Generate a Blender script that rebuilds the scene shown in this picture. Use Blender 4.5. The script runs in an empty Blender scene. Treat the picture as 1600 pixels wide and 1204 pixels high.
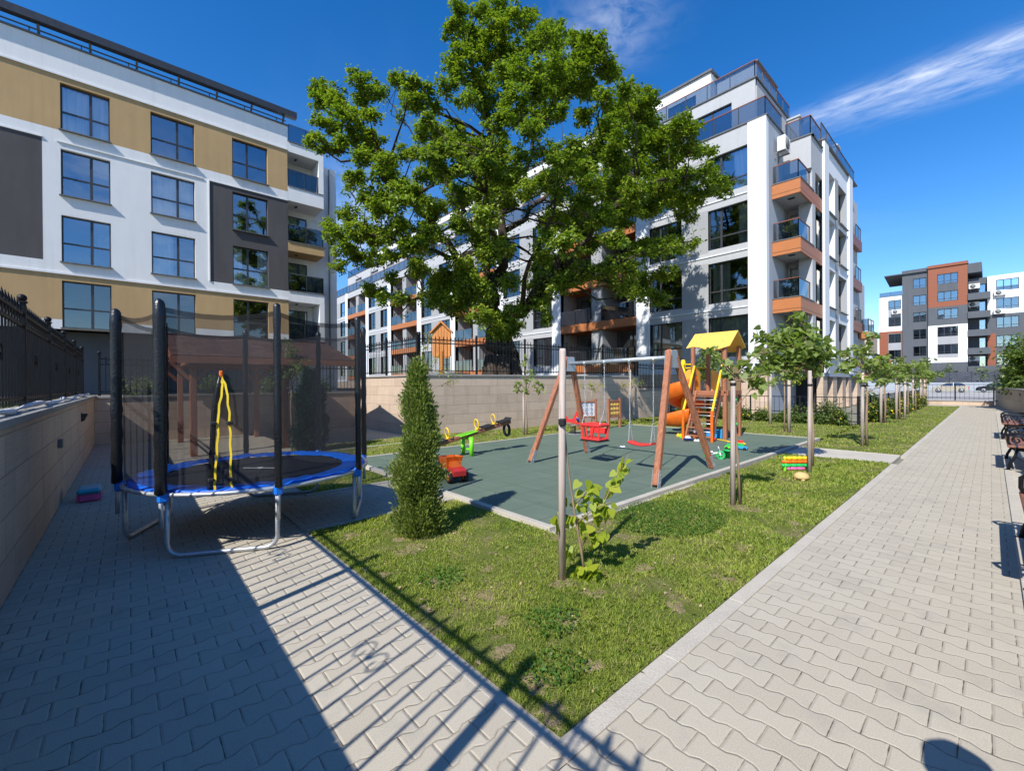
import bpy, math, random
import numpy as np
from mathutils import Vector, Matrix
random.seed(7)
RNG = np.random.default_rng(11)
SC = bpy.context.scene
COL = SC.collection
R = math.radians
PI = math.pi

# ------------------------------------------------------------------ node helper
class NT:
    def __init__(s, tree):
        s.t = tree
    def n(s, typ, **kw):
        nd = s.t.nodes.new(typ)
        for k, v in kw.items():
            setattr(nd, k, v)
        return nd
    def link(s, a, b):
        s.t.links.new(a, b)
    def put(s, sock, v):
        if v is None:
            return
        if hasattr(v, 'is_output'):
            s.t.links.new(v, sock)
        else:
            sock.default_value = v
    def m(s, op, a, b=None, c=None, clamp=False):
        nd = s.n('ShaderNodeMath', operation=op, use_clamp=clamp)
        s.put(nd.inputs[0], a); s.put(nd.inputs[1], b)
        if c is not None:
            s.put(nd.inputs[2], c)
        return nd.outputs[0]
    def noise(s, vec, scale, detail=3.0, rough=0.55, dist=0.0):
        nd = s.n('ShaderNodeTexNoise')
        s.put(nd.inputs['Vector'], vec)
        nd.inputs['Scale'].default_value = scale
        nd.inputs['Detail'].default_value = detail
        nd.inputs['Roughness'].default_value = rough
        nd.inputs['Distortion'].default_value = dist
        return nd.outputs['Fac']
    def ramp(s, fac, stops, interp='LINEAR'):
        nd = s.n('ShaderNodeValToRGB')
        cr = nd.color_ramp
        cr.interpolation = interp
        while len(cr.elements) < len(stops):
            cr.elements.new(0.5)
        for e, (p, c) in zip(cr.elements, stops):
            e.position = p
            e.color = (c[0], c[1], c[2], 1) if not isinstance(c, (int, float)) else (c, c, c, 1)
        s.put(nd.inputs[0], fac)
        return nd.outputs[0]
    def mix(s, fac, a, b, mode='MIX'):
        nd = s.n('ShaderNodeMix', data_type='RGBA', blend_type=mode)
        s.put(nd.inputs[0], fac)
        for i, v in ((6, a), (7, b)):
            if isinstance(v, tuple):
                v = (v[0], v[1], v[2], 1)
            s.put(nd.inputs[i], v)
        return nd.outputs[2]
    def pos(s):
        return s.n('ShaderNodeNewGeometry').outputs['Position']
    def obj(s):
        return s.n('ShaderNodeTexCoord').outputs['Object']
    def sep(s, v):
        nd = s.n('ShaderNodeSeparateXYZ'); s.put(nd.inputs[0], v)
        return nd.outputs
    def comb(s, x, y, z):
        nd = s.n('ShaderNodeCombineXYZ')
        s.put(nd.inputs[0], x); s.put(nd.inputs[1], y); s.put(nd.inputs[2], z)
        return nd.outputs[0]
    def scale(s, v, sx, sy, sz):
        nd = s.n('ShaderNodeVectorMath', operation='MULTIPLY')
        s.put(nd.inputs[0], v); nd.inputs[1].default_value = (sx, sy, sz)
        return nd.outputs[0]
    def bump(s, h, strength, dist=0.01, normal=None):
        nd = s.n('ShaderNodeBump')
        nd.inputs['Strength'].default_value = strength
        nd.inputs['Distance'].default_value = dist
        s.put(nd.inputs['Height'], h)
        if normal is not None:
            s.put(nd.inputs['Normal'], normal)
        return nd.outputs[0]

def newmat(name):
    m = bpy.data.materials.new(name)
    m.use_nodes = True
    nt = m.node_tree
    for nd in list(nt.nodes):
        nt.nodes.remove(nd)
    h = NT(nt)
    out = h.n('ShaderNodeOutputMaterial')
    return m, h, out

def pbsdf(h, out, color, rough=0.6, metal=0.0, spec=0.5, normal=None, extra=None):
    b = h.n('ShaderNodeBsdfPrincipled')
    if isinstance(color, tuple):
        color = (color[0], color[1], color[2], 1)
    h.put(b.inputs['Base Color'], color)
    h.put(b.inputs['Roughness'], rough)
    b.inputs['Metallic'].default_value = metal
    b.inputs['Specular IOR Level'].default_value = spec
    if normal is not None:
        h.put(b.inputs['Normal'], normal)
    if out is not None:
        h.link(b.outputs[0], out.inputs[0])
    return b

def mat(name, c, rough=0.6, metal=0.0, spec=0.4, var=0.12, vscale=6.0, bump=0.0, bscale=60.0, stretch=(1, 1, 1), fine=0.0):
    m, h, out = newmat(name)
    p = h.scale(h.pos(), *stretch)
    n1 = h.noise(p, vscale, 4)
    lo = tuple(max(0, x * (1 - var)) for x in c); hi = tuple(min(1, x * (1 + var)) for x in c)
    col = h.ramp(n1, [(0.3, lo), (0.7, hi)])
    if fine:
        n2 = h.noise(p, bscale, 2)
        col = h.mix(fine, col, h.ramp(n2, [(0.3, tuple(x * .6 for x in c)), (0.7, tuple(min(1, x * 1.4) for x in c))]))
    nrm = None
    if bump:
        nrm = h.bump(h.noise(p, bscale, 3), bump, 0.01)
    rr = h.m('MULTIPLY_ADD', n1, 0.2, rough - 0.1, clamp=True)
    pbsdf(h, out, col, rr, metal, spec, nrm)
    return m

# ------------------------------------------------------------------ objects
ORG = {}
def prop(o, label=None, cat=None, group=None, kind=None):
    if label: o['label'] = label
    if cat: o['category'] = cat
    if group: o['group'] = group
    if kind: o['kind'] = kind
    return o
def thing(name, label, cat, loc=(0, 0, 0), rz=0.0, group=None):
    o = bpy.data.objects.new(name, None)
    COL.objects.link(o)
    o.location = loc; o.rotation_euler = (0, 0, rz)
    o.empty_display_size = 0.2
    ORG[o.name] = Vector(loc)
    return prop(o, label, cat, group)
def copy_tree(o, parent=None):
    c = o.copy(); COL.objects.link(c)
    c.parent = parent
    ORG[c.name] = ORG.get(o.name, Vector())
    for ch in list(o.children):
        copy_tree(ch, c)
    return c
def link_mesh(name, me, mats, parent=None, world=True):
    for m in (mats if isinstance(mats, (list, tuple)) else [mats]):
        me.materials.append(m)
    o = bpy.data.objects.new(name, me)
    COL.objects.link(o)
    if parent is not None:
        o.parent = parent
        ORG[o.name] = ORG[parent.name]
        if world:
            v = ORG[parent.name]
            me.transform(Matrix.Translation(-v))
    return o

class MB:
    def __init__(s):
        s.v = []; s.f = []; s.mi = []; s.cur = 0; s.sm = []; s.smooth = False
    def face(s, idx):
        s.f.append(tuple(idx)); s.mi.append(s.cur); s.sm.append(s.smooth)
    def poly(s, pts):
        b = len(s.v); s.v += [tuple(p) for p in pts]; s.face(range(b, b + len(pts)))
        return s
    def box(s, x0, x1, y0, y1, z0, z1):
        if x0 > x1: x0, x1 = x1, x0
        if y0 > y1: y0, y1 = y1, y0
        if z0 > z1: z0, z1 = z1, z0
        b = len(s.v)
        s.v += [(x0, y0, z0), (x1, y0, z0), (x1, y1, z0), (x0, y1, z0), (x0, y0, z1), (x1, y0, z1), (x1, y1, z1), (x0, y1, z1)]
        for q in ((0, 3, 2, 1), (4, 5, 6, 7), (0, 1, 5, 4), (1, 2, 6, 5), (2, 3, 7, 6), (3, 0, 4, 7)):
            s.face([b + i for i in q])
        return s
    def cbox(s, c, size, bev=0.0, rot=None):
        """box by centre, optional chamfer, optional rotation matrix"""
        hx, hy, hz = size[0] / 2, size[1] / 2, size[2] / 2
        M = rot if rot is not None else Matrix.Identity(3)
        c = Vector(c)
        b = len(s.v)
        if bev <= 0:
            pts = [(-hx, -hy, -hz), (hx, -hy, -hz), (hx, hy, -hz), (-hx, hy, -hz), (-hx, -hy, hz), (hx, -hy, hz), (hx, hy, hz), (-hx, hy, hz)]
            s.v += [tuple(c + M @ Vector(p)) for p in pts]
            for q in ((0, 3, 2, 1), (4, 5, 6, 7), (0, 1, 5, 4), (1, 2, 6, 5), (2, 3, 7, 6), (3, 0, 4, 7)):
                s.face([b + i for i in q])
            return s
        e = min(bev, hx * .9, hy * .9, hz * .9)
        idx = {}
        for sx in (-1, 1):
            for sy in (-1, 1):
                for sz in (-1, 1):
                    for ax in range(3):
                        p = [sx * (hx - e), sy * (hy - e), sz * (hz - e)]
                        p[ax] += (sx, sy, sz)[ax] * e
                        idx[(sx, sy, sz, ax)] = len(s.v)
                        s.v.append(tuple(c + M @ Vector(p)))
        def F(l):
            s.face([idx[k] for k in l])
        for ax in range(3):
            a, d = (ax + 1) % 3, (ax + 2) % 3
            for sg in (-1, 1):
                l = []
                for (u, w) in ((-1, -1), (1, -1), (1, 1), (-1, 1)):
                    k = [0, 0, 0]; k[ax] = sg; k[a] = u; k[d] = w
                    l.append((k[0], k[1], k[2], ax))
                F(l if sg > 0 else l[::-1])
            for u in (-1, 1):
                for w in (-1, 1):
                    k1 = [0, 0, 0]; k2 = [0, 0, 0]
                    k1[ax] = -1; k2[ax] = 1; k1[a] = k2[a] = u; k1[d] = k2[d] = w
                    l = [tuple(k1) + (a,), tuple(k2) + (a,), tuple(k2) + (d,), tuple(k1) + (d,)]
                    F(l if u * w > 0 else l[::-1])
        for sx in (-1, 1):
            for sy in (-1, 1):
                for sz in (-1, 1):
                    l = [(sx, sy, sz, 0), (sx, sy, sz, 1), (sx, sy, sz, 2)]
                    F(l if sx * sy * sz > 0 else l[::-1])
        return s
    def bar(s, p0, p1, w, h, bev=0.0, up=(0, 0, 1), ext=0.0):
        p0 = Vector(p0); p1 = Vector(p1); d = p1 - p0; L = d.length; d.normalize()
        u = Vector(up)
        if abs(u.dot(d)) > 0.98: u = Vector((0, 1, 0))
        sd = d.cross(u).normalized(); u = sd.cross(d).normalized()
        M = Matrix((d, sd, u)).transposed()
        return s.cbox((p0 + p1) / 2, (L + 2 * ext, w, h), bev, M)
    def tube(s, pts, r, seg=8, cap=True, sm=True):
        pts = [Vector(p) for p in pts]
        n = len(pts)
        rs = r if isinstance(r, (list, tuple)) else [r] * n
        t = [(pts[min(i + 1, n - 1)] - pts[max(i - 1, 0)]).normalized() for i in range(n)]
        a = Vector((0, 0, 1)) if abs(t[0].z) < 0.9 else Vector((1, 0, 0))
        x = t[0].cross(a).normalized()
        b = len(s.v)
        for i in range(n):
            x = (x - t[i] * x.dot(t[i])).normalized()
            y = t[i].cross(x)
            for k in range(seg):
                an = 2 * PI * k / seg
                s.v.append(tuple(pts[i] + (x * math.cos(an) + y * math.sin(an)) * rs[i]))
        o = s.smooth; s.smooth = sm
        for i in range(n - 1):
            for k in range(seg):
                k2 = (k + 1) % seg
                s.face((b + i * seg + k, b + i * seg + k2, b + (i + 1) * seg + k2, b + (i + 1) * seg + k))
        s.smooth = o
        if cap:
            s.face([b + k for k in range(seg)][::-1]); s.face([b + (n - 1) * seg + k for k in range(seg)])
        return s
    def cyl(s, p0, p1, r, seg=12, r2=None, sm=True):
        return s.tube([p0, p1], [r, r if r2 is None else r2], seg, True, sm)
    def lathe(s, prof, c=(0, 0, 0), seg=16, axis=None, sm=True):
        M = Matrix.Identity(3) if axis is None else Vector((0, 0, 1)).rotation_difference(Vector(axis)).to_matrix()
        c = Vector(c); b = len(s.v); n = len(prof)
        for r, z in prof:
            for k in range(seg):
                an = 2 * PI * k / seg
                s.v.append(tuple(c + M @ Vector((r * math.cos(an), r * math.sin(an), z))))
        o = s.smooth; s.smooth = sm
        for i in range(n - 1):
            for k in range(seg):
                k2 = (k + 1) % seg
                s.face((b + i * seg + k, b + i * seg + k2, b + (i + 1) * seg + k2, b + (i + 1) * seg + k))
        s.smooth = o
        s.face([b + k for k in range(seg)][::-1]); s.face([b + (n - 1) * seg + k for k in range(seg)])
        return s
    def ball(s, c, r, sx=1, sy=1, sz=1, seg=12, rings=8):
        b = len(s.v); c = Vector(c)
        for i in range(rings + 1):
            th = PI * i / rings
            for k in range(seg):
                an = 2 * PI * k / seg
                s.v.append((c.x + r * sx * math.sin(th) * math.cos(an), c.y + r * sy * math.sin(th) * math.sin(an), c.z + r * sz * math.cos(th)))
        o = s.smooth; s.smooth = True
        for i in range(rings):
            for k in range(seg):
                k2 = (k + 1) % seg
                s.face((b + i * seg + k, b + (i + 1) * seg + k, b + (i + 1) * seg + k2, b + i * seg + k2))
        s.smooth = o
        return s
    def prism(s, poly, axis, a0, a1):
        """extrude a 2-D outline along axis 'x','y' or 'z'"""
        def P(u, w, a):
            return {'x': (a, u, w), 'y': (u, a, w), 'z': (u, w, a)}[axis]
        b = len(s.v); n = len(poly)
        s.v += [P(u, w, a0) for u, w in poly] + [P(u, w, a1) for u, w in poly]
        s.face([b + i for i in range(n)][::-1]); s.face([b + n + i for i in range(n)])
        for i in range(n):
            j = (i + 1) % n
            s.face((b + i, b + j, b + n + j, b + n + i))
        return s
    def build(s, name, mats, parent=None, world=True, fix=True):
        me = bpy.data.meshes.new(name)
        me.from_pydata(s.v, [], s.f)
        me.polygons.foreach_set('material_index', s.mi)
        me.polygons.foreach_set('use_smooth', s.sm)
        me.update()
        if fix:
            import bmesh
            bm = bmesh.new(); bm.from_mesh(me)
            bmesh.ops.recalc_face_normals(bm, faces=bm.faces)
            bm.to_mesh(me); bm.free()
        return link_mesh(name, me, mats, parent, world)

def np_mesh(name, V, nper, mats, parent=None, world=True, smooth=False):
    """V: (n_faces*nper,3) verts, each face its own island"""
    V = np.ascontiguousarray(V, dtype=np.float32)
    n = len(V); nf = n // nper
    me = bpy.data.meshes.new(name)
    me.vertices.add(n); me.vertices.foreach_set('co', V.ravel())
    me.loops.add(n); me.loops.foreach_set('vertex_index', np.arange(n, dtype=np.int32))
    me.polygons.add(nf)
    me.polygons.foreach_set('loop_start', np.arange(0, n, nper, dtype=np.int32))
    me.polygons.foreach_set('loop_total', np.full(nf, nper, dtype=np.int32))
    me.update(calc_edges=True)
    return link_mesh(name, me, mats, parent, world)

def unit(v):
    return v / np.maximum(np.linalg.norm(v, axis=-1, keepdims=True), 1e-9)

LEAF = {'oak': [(0, 0), (-.30, .18), (-.20, .34), (-.42, .62), (-.20, .86), (0, 1), (.20, .86), (.42, .62), (.20, .34), (.30, .18)],
        'heart': [(0, 0), (-.32, -.08), (-.5, .2), (-.36, .62), (0, 1.05), (.36, .62), (.5, .2), (.32, -.08)],
        'oval': [(0, 0), (-.26, .3), (-.22, .7), (0, 1), (.22, .7), (.26, .3)],
        'dia': [(0, 0), (-.33, .45), (0, 1), (.33, .45)]}
def leaf_verts(C, size, shape, up=0.7, droop=0.0, out=None, rng=RNG):
    """leaves at points C, normals leaning up (and outward), random spin"""
    n = len(C)
    nr = rng.normal(size=(n, 3)); nr = unit(nr)
    nr[:, 2] = np.abs(nr[:, 2])
    nr += np.array([0, 0, up])
    if out is not None:
        nr += out
    nr = unit(nr)
    t = rng.normal(size=(n, 3)); t[:, 2] -= droop
    t = unit(t - nr * np.sum(t * nr, 1, keepdims=True))
    b = np.cross(nr, t)
    sz = np.asarray(size).reshape(-1, 1) * np.ones((n, 1)) if np.ndim(size) else size * (0.7 + 0.6 * rng.random((n, 1)))
    P = []
    for (u, w) in LEAF[shape]:
        bend = -0.22 * w * w + 0.25 * abs(u)
        P.append(C + sz * (b * u + t * w + nr * bend))
    return np.stack(P, 1).reshape(-1, 3)
# ------------------------------------------------------------------ materials
MAT = {}
def paver_mat(name, swap):
    m, h, out = newmat(name)
    P = h.pos(); s = h.sep(P)
    a, b = (s[1], s[0]) if swap else (s[0], s[1])
    L, H, A = 0.2, 0.138, 0.0105
    wob = h.m('MULTIPLY_ADD', h.noise(P, 7, 2), 0.005, -0.0025)
    bb = h.m('ADD', b, wob)
    r0 = h.m('FLOOR', h.m('DIVIDE', bb, H))
    f = h.m('SUBTRACT', bb, h.m('MULTIPLY', r0, H))
    aa = h.m('DIVIDE', h.m('ADD', a, wob), L)
    u0 = h.m('MULTIPLY_ADD', r0, 0.5, aa)
    T = h.m('MULTIPLY', h.m('COSINE', h.m('MULTIPLY', u0, 2 * PI)), 1.7)
    T = h.m('MULTIPLY', h.m('MAXIMUM', h.m('MINIMUM', T, 1.0), -1.0), A)   # dog-bone edge of each block
    lo = h.m('ADD', f, T); up = h.m('SUBTRACT', h.m('SUBTRACT', f, H), T)
    row = h.m('SUBTRACT', h.m('ADD', r0, h.m('GREATER_THAN', up, 0.0)), h.m('LESS_THAN', lo, 0.0))
    dv = h.m('MINIMUM', h.m('ABSOLUTE', lo), h.m('ABSOLUTE', up))
    u = h.m('MULTIPLY_ADD', row, 0.5, aa)
    cu = h.m('FLOOR', u); fu = h.m('FRACT', u)
    du = h.m('MULTIPLY', h.m('MINIMUM', fu, h.m('SUBTRACT', 1.0, fu)), L)
    d = h.m('MINIMUM', h.m('MULTIPLY', du, 0.8), dv)
    def sstep(lo, hi, x):
        nd = h.n('ShaderNodeMapRange', interpolation_type='SMOOTHSTEP')
        h.put(nd.inputs[0], x); nd.inputs[1].default_value = lo; nd.inputs[2].default_value = hi
        return nd.outputs[0]
    wn = h.n('ShaderNodeTexWhiteNoise', noise_dimensions='2D')
    h.put(wn.inputs['Vector'], h.comb(cu, row, 0.0))
    rnd = wn.outputs['Value']
    dj = h.m('ADD', d, h.m('MULTIPLY_ADD', h.noise(P, 14, 3), -0.007, 0.0034))
    joint = sstep(0.0004, 0.0026, dj)
    base = h.ramp(rnd, [(0.0, (.395, .350, .275)), (0.5, (.442, .395, .312)), (1.0, (.475, .428, .342))])
    big = h.noise(P, 0.9, 4)
    base = h.mix(h.m('MULTIPLY', big, 0.5), base, (.375, .335, .265))
    fine = h.noise(P, 170, 2)
    base = h.mix(0.35, base, h.ramp(fine, [(0.3, (.27, .24, .19)), (0.7, (.56, .51, .42))]))
    stn = h.ramp(h.noise(P, 2.3, 6, .7), [(0.54, 0.0), (0.74, 0.45)])
    base = h.mix(stn, base, (.25, .235, .21))
    jc = h.ramp(h.noise(P, 3, 4), [(0.38, (.085, .065, .045)), (0.62, (.30, .25, .18))])
    col = h.mix(joint, jc, base)
    hgt = h.m('ADD', h.m('MULTIPLY', sstep(0.0, 0.010, d), 1.0), h.m('MULTIPLY', fine, 0.10))
    hgt = h.m('MULTIPLY_ADD', rnd, 0.25, hgt)
    pbsdf(h, out, col, 0.85, 0, 0.25, h.bump(hgt, 0.7, 0.005))
    return m

def block_wall_mat(name, c, bw, bh, mortar=(.50, .42, .34), amt=0.18, stri=1.0):
    m, h, out = newmat(name)
    P = h.pos(); s = h.sep(P)
    u = h.m('ADD', s[0], s[1])
    v = h.comb(u, s[2], 0.0)
    br = h.n('ShaderNodeTexBrick')
    h.put(br.inputs['Vector'], v)
    br.inputs['Scale'].default_value = 1.0
    br.inputs['Brick Width'].default_value = bw
    br.inputs['Row Height'].default_value = bh
    br.inputs['Mortar Size'].default_value = 0.0075
    br.inputs['Mortar Smooth'].default_value = 0.3
    br.inputs['Bias'].default_value = 0.0
    br.offset = 0.37
    br.inputs['Color1'].default_value = (*[x * (1 - amt) for x in c], 1)
    br.inputs['Color2'].default_value = (*[x * (1 + amt * .6) for x in c], 1)
    br.inputs['Mortar'].default_value = (*mortar, 1)
    st = h.noise(h.scale(h.comb(u, s[2], 0.0), 2.0, 55, 1), 1.0, 3, .6)
    col = h.mix(0.32 * stri, br.outputs['Color'], h.ramp(st, [(0.3, tuple(x * .62 for x in c)), (0.7, tuple(min(1, x * 1.28) for x in c))]))
    sp = h.noise(P, 60, 3)
    col = h.mix(0.18, col, h.ramp(sp, [(0.3, tuple(x * .6 for x in c)), (0.7, tuple(min(1, x * 1.3) for x in c))]))
    dirt = h.ramp(h.noise(h.scale(P, 3, 3, .6), 1.2, 4), [(0.5, 0.0), (0.75, 0.35)])
    col = h.mix(dirt, col, tuple(x * .55 for x in c))
    hg = h.m('MULTIPLY_ADD', br.outputs['Fac'], -1.0, h.m('MULTIPLY', st, 0.25))
    pbsdf(h, out, col, 0.85, 0, 0.2, h.bump(hg, 0.5, 0.008))
    return m

def plaster(name, c, var=.07, bs=220, bstr=.35):
    m, h, out = newmat(name)
    P = h.pos()
    n1 = h.noise(P, 0.7, 5, .6); n2 = h.noise(h.scale(P, 2, 2, .35), 1.6, 4)
    col = h.ramp(h.m('MULTIPLY_ADD', n2, .5, h.m('MULTIPLY', n1, .5)), [(0.3, tuple(x * (1 - var) for x in c)), (0.7, tuple(min(1, x * (1 + var)) for x in c))])
    sx = h.noise(h.scale(P, 5, 5, .16), 1.0, 4, .6)
    col = h.mix(h.ramp(sx, [(.52, 0.0), (.75, .22)]), col, tuple(x * .62 for x in c))
    pbsdf(h, out, col, 0.9, 0, 0.15, h.bump(h.noise(P, bs * .3, 4, .7), bstr, 0.02))
    return m

def wood(name, c, axis=2, sc=1.0, rough=.55):
    m, h, out = newmat(name)
    P = h.obj()
    st = [14, 14, 14]; st[axis] = 1.0
    g = h.noise(h.scale(P, *[x * sc for x in st]), 2.2, 5, .6, .4)
    col = h.ramp(g, [(0.25, tuple(x * .55 for x in c)), (0.5, c), (0.75, tuple(min(1, x * 1.35) for x in c))])
    pbsdf(h, out, col, rough, 0, 0.35, h.bump(g, 0.25, 0.004))
    return m

def leafmat(name, stops, trans=0.45, rough=.5, tcol=1.25):
    m, h, out = newmat(name)
    g = h.n('ShaderNodeNewGeometry')
    rnd = g.outputs['Random Per Island']
    nz = h.noise(g.outputs['Position'], 0.8, 3)
    f = h.m('MULTIPLY_ADD', nz, .6, h.m('MULTIPLY_ADD', rnd, .75, -.18), clamp=True)
    col = h.ramp(f, stops)
    b = pbsdf(h, None, col, rough, 0, 0.45)
    t = h.n('ShaderNodeBsdfTranslucent')
    tc = h.mix(1.0, col, (tcol, tcol * 1.12, tcol * .45), 'MULTIPLY')
    h.put(t.inputs['Color'], tc)
    ms = h.n('ShaderNodeMixShader')
    ms.inputs[0].default_value = trans
    h.link(b.outputs[0], ms.inputs[1]); h.link(t.outputs[0], ms.inputs[2])
    h.link(ms.outputs[0], out.inputs[0])
    return m

def glassmat(name, refl=0.25, tint=(.55, .62, .66), dark=None, gcol=(1, 1, 1), rough=0.0):
    """window glazing: fresnel-weighted mirror over tinted clear glass (or a dark tint film)"""
    m, h, out = newmat(name)
    lw = h.n('ShaderNodeLayerWeight'); lw.inputs['Blend'].default_value = 0.32
    f = h.m('MULTIPLY_ADD', lw.outputs['Fresnel'], 1.0 - refl, refl, clamp=True)
    gl = h.n('ShaderNodeBsdfGlossy'); gl.inputs['Roughness'].default_value = rough
    gl.inputs['Color'].default_value = (*gcol, 1)
    P = h.pos()
    h.put(gl.inputs['Normal'], h.bump(h.noise(P, 1.1, 1), 0.035, 0.05))
    tr = h.n('ShaderNodeBsdfTransparent'); tr.inputs['Color'].default_value = (*tint, 1)
    base = tr.outputs[0]
    if dark is not None:
        df = h.n('ShaderNodeBsdfDiffuse'); df.inputs['Color'].default_value = (*dark[:3], 1)
        mx = h.n('ShaderNodeMixShader'); mx.inputs[0].default_value = dark[3]
        h.link(tr.outputs[0], mx.inputs[1]); h.link(df.outputs[0], mx.inputs[2]); base = mx.outputs[0]
    ms = h.n('ShaderNodeMixShader'); h.put(ms.inputs[0], f)
    h.link(base, ms.inputs[1]); h.link(gl.outputs[0], ms.inputs[2]); h.link(ms.outputs[0], out.inputs[0])
    return m

def netmat(name, a, c=(.02, .02, .022)):
    m, h, out = newmat(name)
    tr = h.n('ShaderNodeBsdfTransparent')
    df = h.n('ShaderNodeBsdfDiffuse'); df.inputs['Color'].default_value = (*c, 1)
    P = h.obj(); fo = h.noise(h.scale(P, 3, 3, .5), 2, 3)
    ms = h.n('ShaderNodeMixShader'); h.put(ms.inputs[0], h.m('MULTIPLY_ADD', fo, 0.16, a - .08, clamp=True))
    h.link(tr.outputs[0], ms.inputs[1]); h.link(df.outputs[0], ms.inputs[2]); h.link(ms.outputs[0], out.inputs[0])
    return m

MAT['paver_x'] = paver_mat('pavers_across', False)
MAT['paver_y'] = paver_mat('pavers_along', True)
MAT['stone'] = block_wall_mat('beige_stone_blocks', (.53, .405, .305), 0.95, 0.31, (.20, .15, .11))
MAT['stone_far'] = block_wall_mat('beige_stone_slabs', (.42, .34, .26), 2.2, 0.6, (.12, .10, .08))
MAT['coping'] = mat('coping_concrete', (.27, .255, .235), .8, bump=.3, fine=.25)
MAT['kerb'] = mat('kerb_concrete', (.44, .40, .335), .85, bump=.3, bscale=90, fine=.3, var=.1, vscale=3)
MAT['slab'] = mat('walk_concrete', (.45, .41, .345), .85, bump=.3, bscale=90, fine=.3, var=.1, vscale=2)
MAT['white'] = plaster('white_render', (.74, .735, .72), .035)
MAT['ochre'] = plaster('ochre_render', (.47, .315, .155), .08, 220, .5)
MAT['char'] = plaster('charcoal_render', (.095, .088, .088), .12)
MAT['greyr'] = plaster('pale_grey_render', (.42, .425, .435), .04)
MAT['midgrey'] = plaster('mid_grey_render', (.33, .335, .34), .05)
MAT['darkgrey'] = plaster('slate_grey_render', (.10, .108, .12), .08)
MAT['panelwhite'] = plaster('white_cladding', (.68, .695, .72), .02, 60, .08)
MAT['bluegrey'] = plaster('blue_grey_cladding', (.34, .37, .41), .04, 60, .1)
MAT['beige'] = plaster('cream_render', (.60, .50, .38), .05)
def cladding(name, c, row, axis='z'):
    m, h, out = newmat(name)
    P = h.pos(); s = h.sep(P)
    fz = h.m('FRACT', h.m('DIVIDE', s[2], row))
    line = h.ramp(fz, [(0.0, 0.0), (0.06, 1.0), (0.94, 1.0), (1.0, 0.0)])
    u = h.m('ADD', s[0], s[1])
    g = h.noise(h.comb(h.m('MULTIPLY', u, 1.5), h.m('MULTIPLY', s[2], 30), 0.0), 1.5, 4)
    col = h.ramp(g, [(0.3, tuple(x * .85 for x in c)), (0.7, tuple(min(1, x * 1.12) for x in c))])
    col = h.mix(line, tuple(x * .35 for x in c), col)
    pbsdf(h, out, col, 0.5, 0, 0.35, h.bump(line, 0.4, 0.01))
    return m
MAT['orange'] = cladding('orange_wood_panel', (.42, .150, .050), .58)
MAT['redbrown'] = cladding('red_brown_cladding', (.26, .085, .042), .42)
MAT['frame'] = mat('anthracite_frame', (.035, .037, .042), .4, spec=.5)
MAT['sill'] = mat('grey_metal_sill', (.16, .16, .16), .45, metal=.3)
MAT['capmetal'] = mat('roof_edge_metal', (.12, .12, .125), .5, metal=.3)
MAT['pane'] = glassmat('window_glass', .33, (.86, .90, .92), None, (.80, .90, 1.0))
MAT['pane_dim'] = glassmat('window_glass_dim', .16, (.45, .5, .5))
MAT['rail_glass'] = glassmat('smoked_glass_railing', .16, (.20, .24, .29))
MAT['rail_dark'] = glassmat('dark_glass_railing', .10, (.10, .11, .125))
MAT['curtain'] = mat('white_curtain', (.82, .82, .80), .9, var=.15, vscale=9, stretch=(1, 1, .03))
MAT['blind'] = mat('grey_blind', (.36, .37, .37), .8)
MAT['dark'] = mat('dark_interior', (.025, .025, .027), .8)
MAT['room'] = mat('room_wall', (.07, .068, .065), .9)
MAT['iron'] = mat('black_iron', (.008, .008, .009), .5, spec=.25, var=.3)
MAT['steel'] = mat('galvanised_steel', (.48, .50, .52), .38, metal=.55, var=.12, vscale=20)
MAT['chain'] = mat('chain_steel', (.55, .55, .56), .35, metal=.8)
MAT['foam'] = mat('black_foam_sleeve', (.010, .010, .011), .30, spec=.5, bump=.6, bscale=45)
MAT['blueplastic'] = mat('blue_plastic_clamp', (.01, .16, .62), .35)
MAT['bluepad'] = mat('blue_vinyl_pad', (.006, .10, .52), .42, spec=.4, bump=.5, bscale=18)
MAT['mesh_mat'] = mat('black_jump_mat', (.016, .016, .019), .6)
MAT['net'] = netmat('black_net', .47, (.04, .04, .042))
MAT['net_top'] = netmat('black_net_edge', .55)
MAT['yellowweb'] = mat('yellow_webbing', (.70, .50, .02), .6)
MAT['redplastic'] = mat('red_plastic', (.66, .040, .036), .4)
MAT['orangeplastic'] = mat('orange_plastic', (.74, .145, .012), .38)
MAT['yellowplastic'] = mat('yellow_plastic', (.85, .52, .02), .38)
MAT['greenplastic'] = mat('lime_green_paint', (.17, .62, .02), .35)
MAT['greentoy'] = mat('green_plastic', (.02, .42, .10), .4)
MAT['bluetoy'] = mat('sky_blue_plastic', (.03, .30, .60), .4)
MAT['pinktoy'] = mat('pink_plastic', (.65, .12, .32), .4)
MAT['whitetoy'] = mat('white_plastic', (.72, .72, .72), .4)
MAT['navytoy'] = mat('navy_plastic', (.01, .03, .16), .35)
MAT['tantoy'] = mat('tan_plush', (.55, .38, .16), .9, bump=.4)
MAT['rubberblack'] = mat('black_rubber', (.015, .015, .016), .7)
MAT['yellowsheet'] = mat('yellow_board', (.80, .50, .10), .42, var=.05)
MAT['orangesheet'] = mat('light_orange_board', (.85, .36, .05), .45)
MAT['woodred'] = wood('red_brown_timber', (.33, .130, .066))
MAT['woodredx'] = wood('red_brown_timber_flat', (.33, .130, .066), 0)
MAT['woodredy'] = wood('red_brown_timber_deep', (.33, .130, .066), 1)
MAT['stake'] = wood('weathered_stake', (.46, .375, .32), 2, .8, .8)
MAT['bark_young'] = wood('young_bark', (.27, .19, .125), 2, 2.0, .8)
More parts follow.
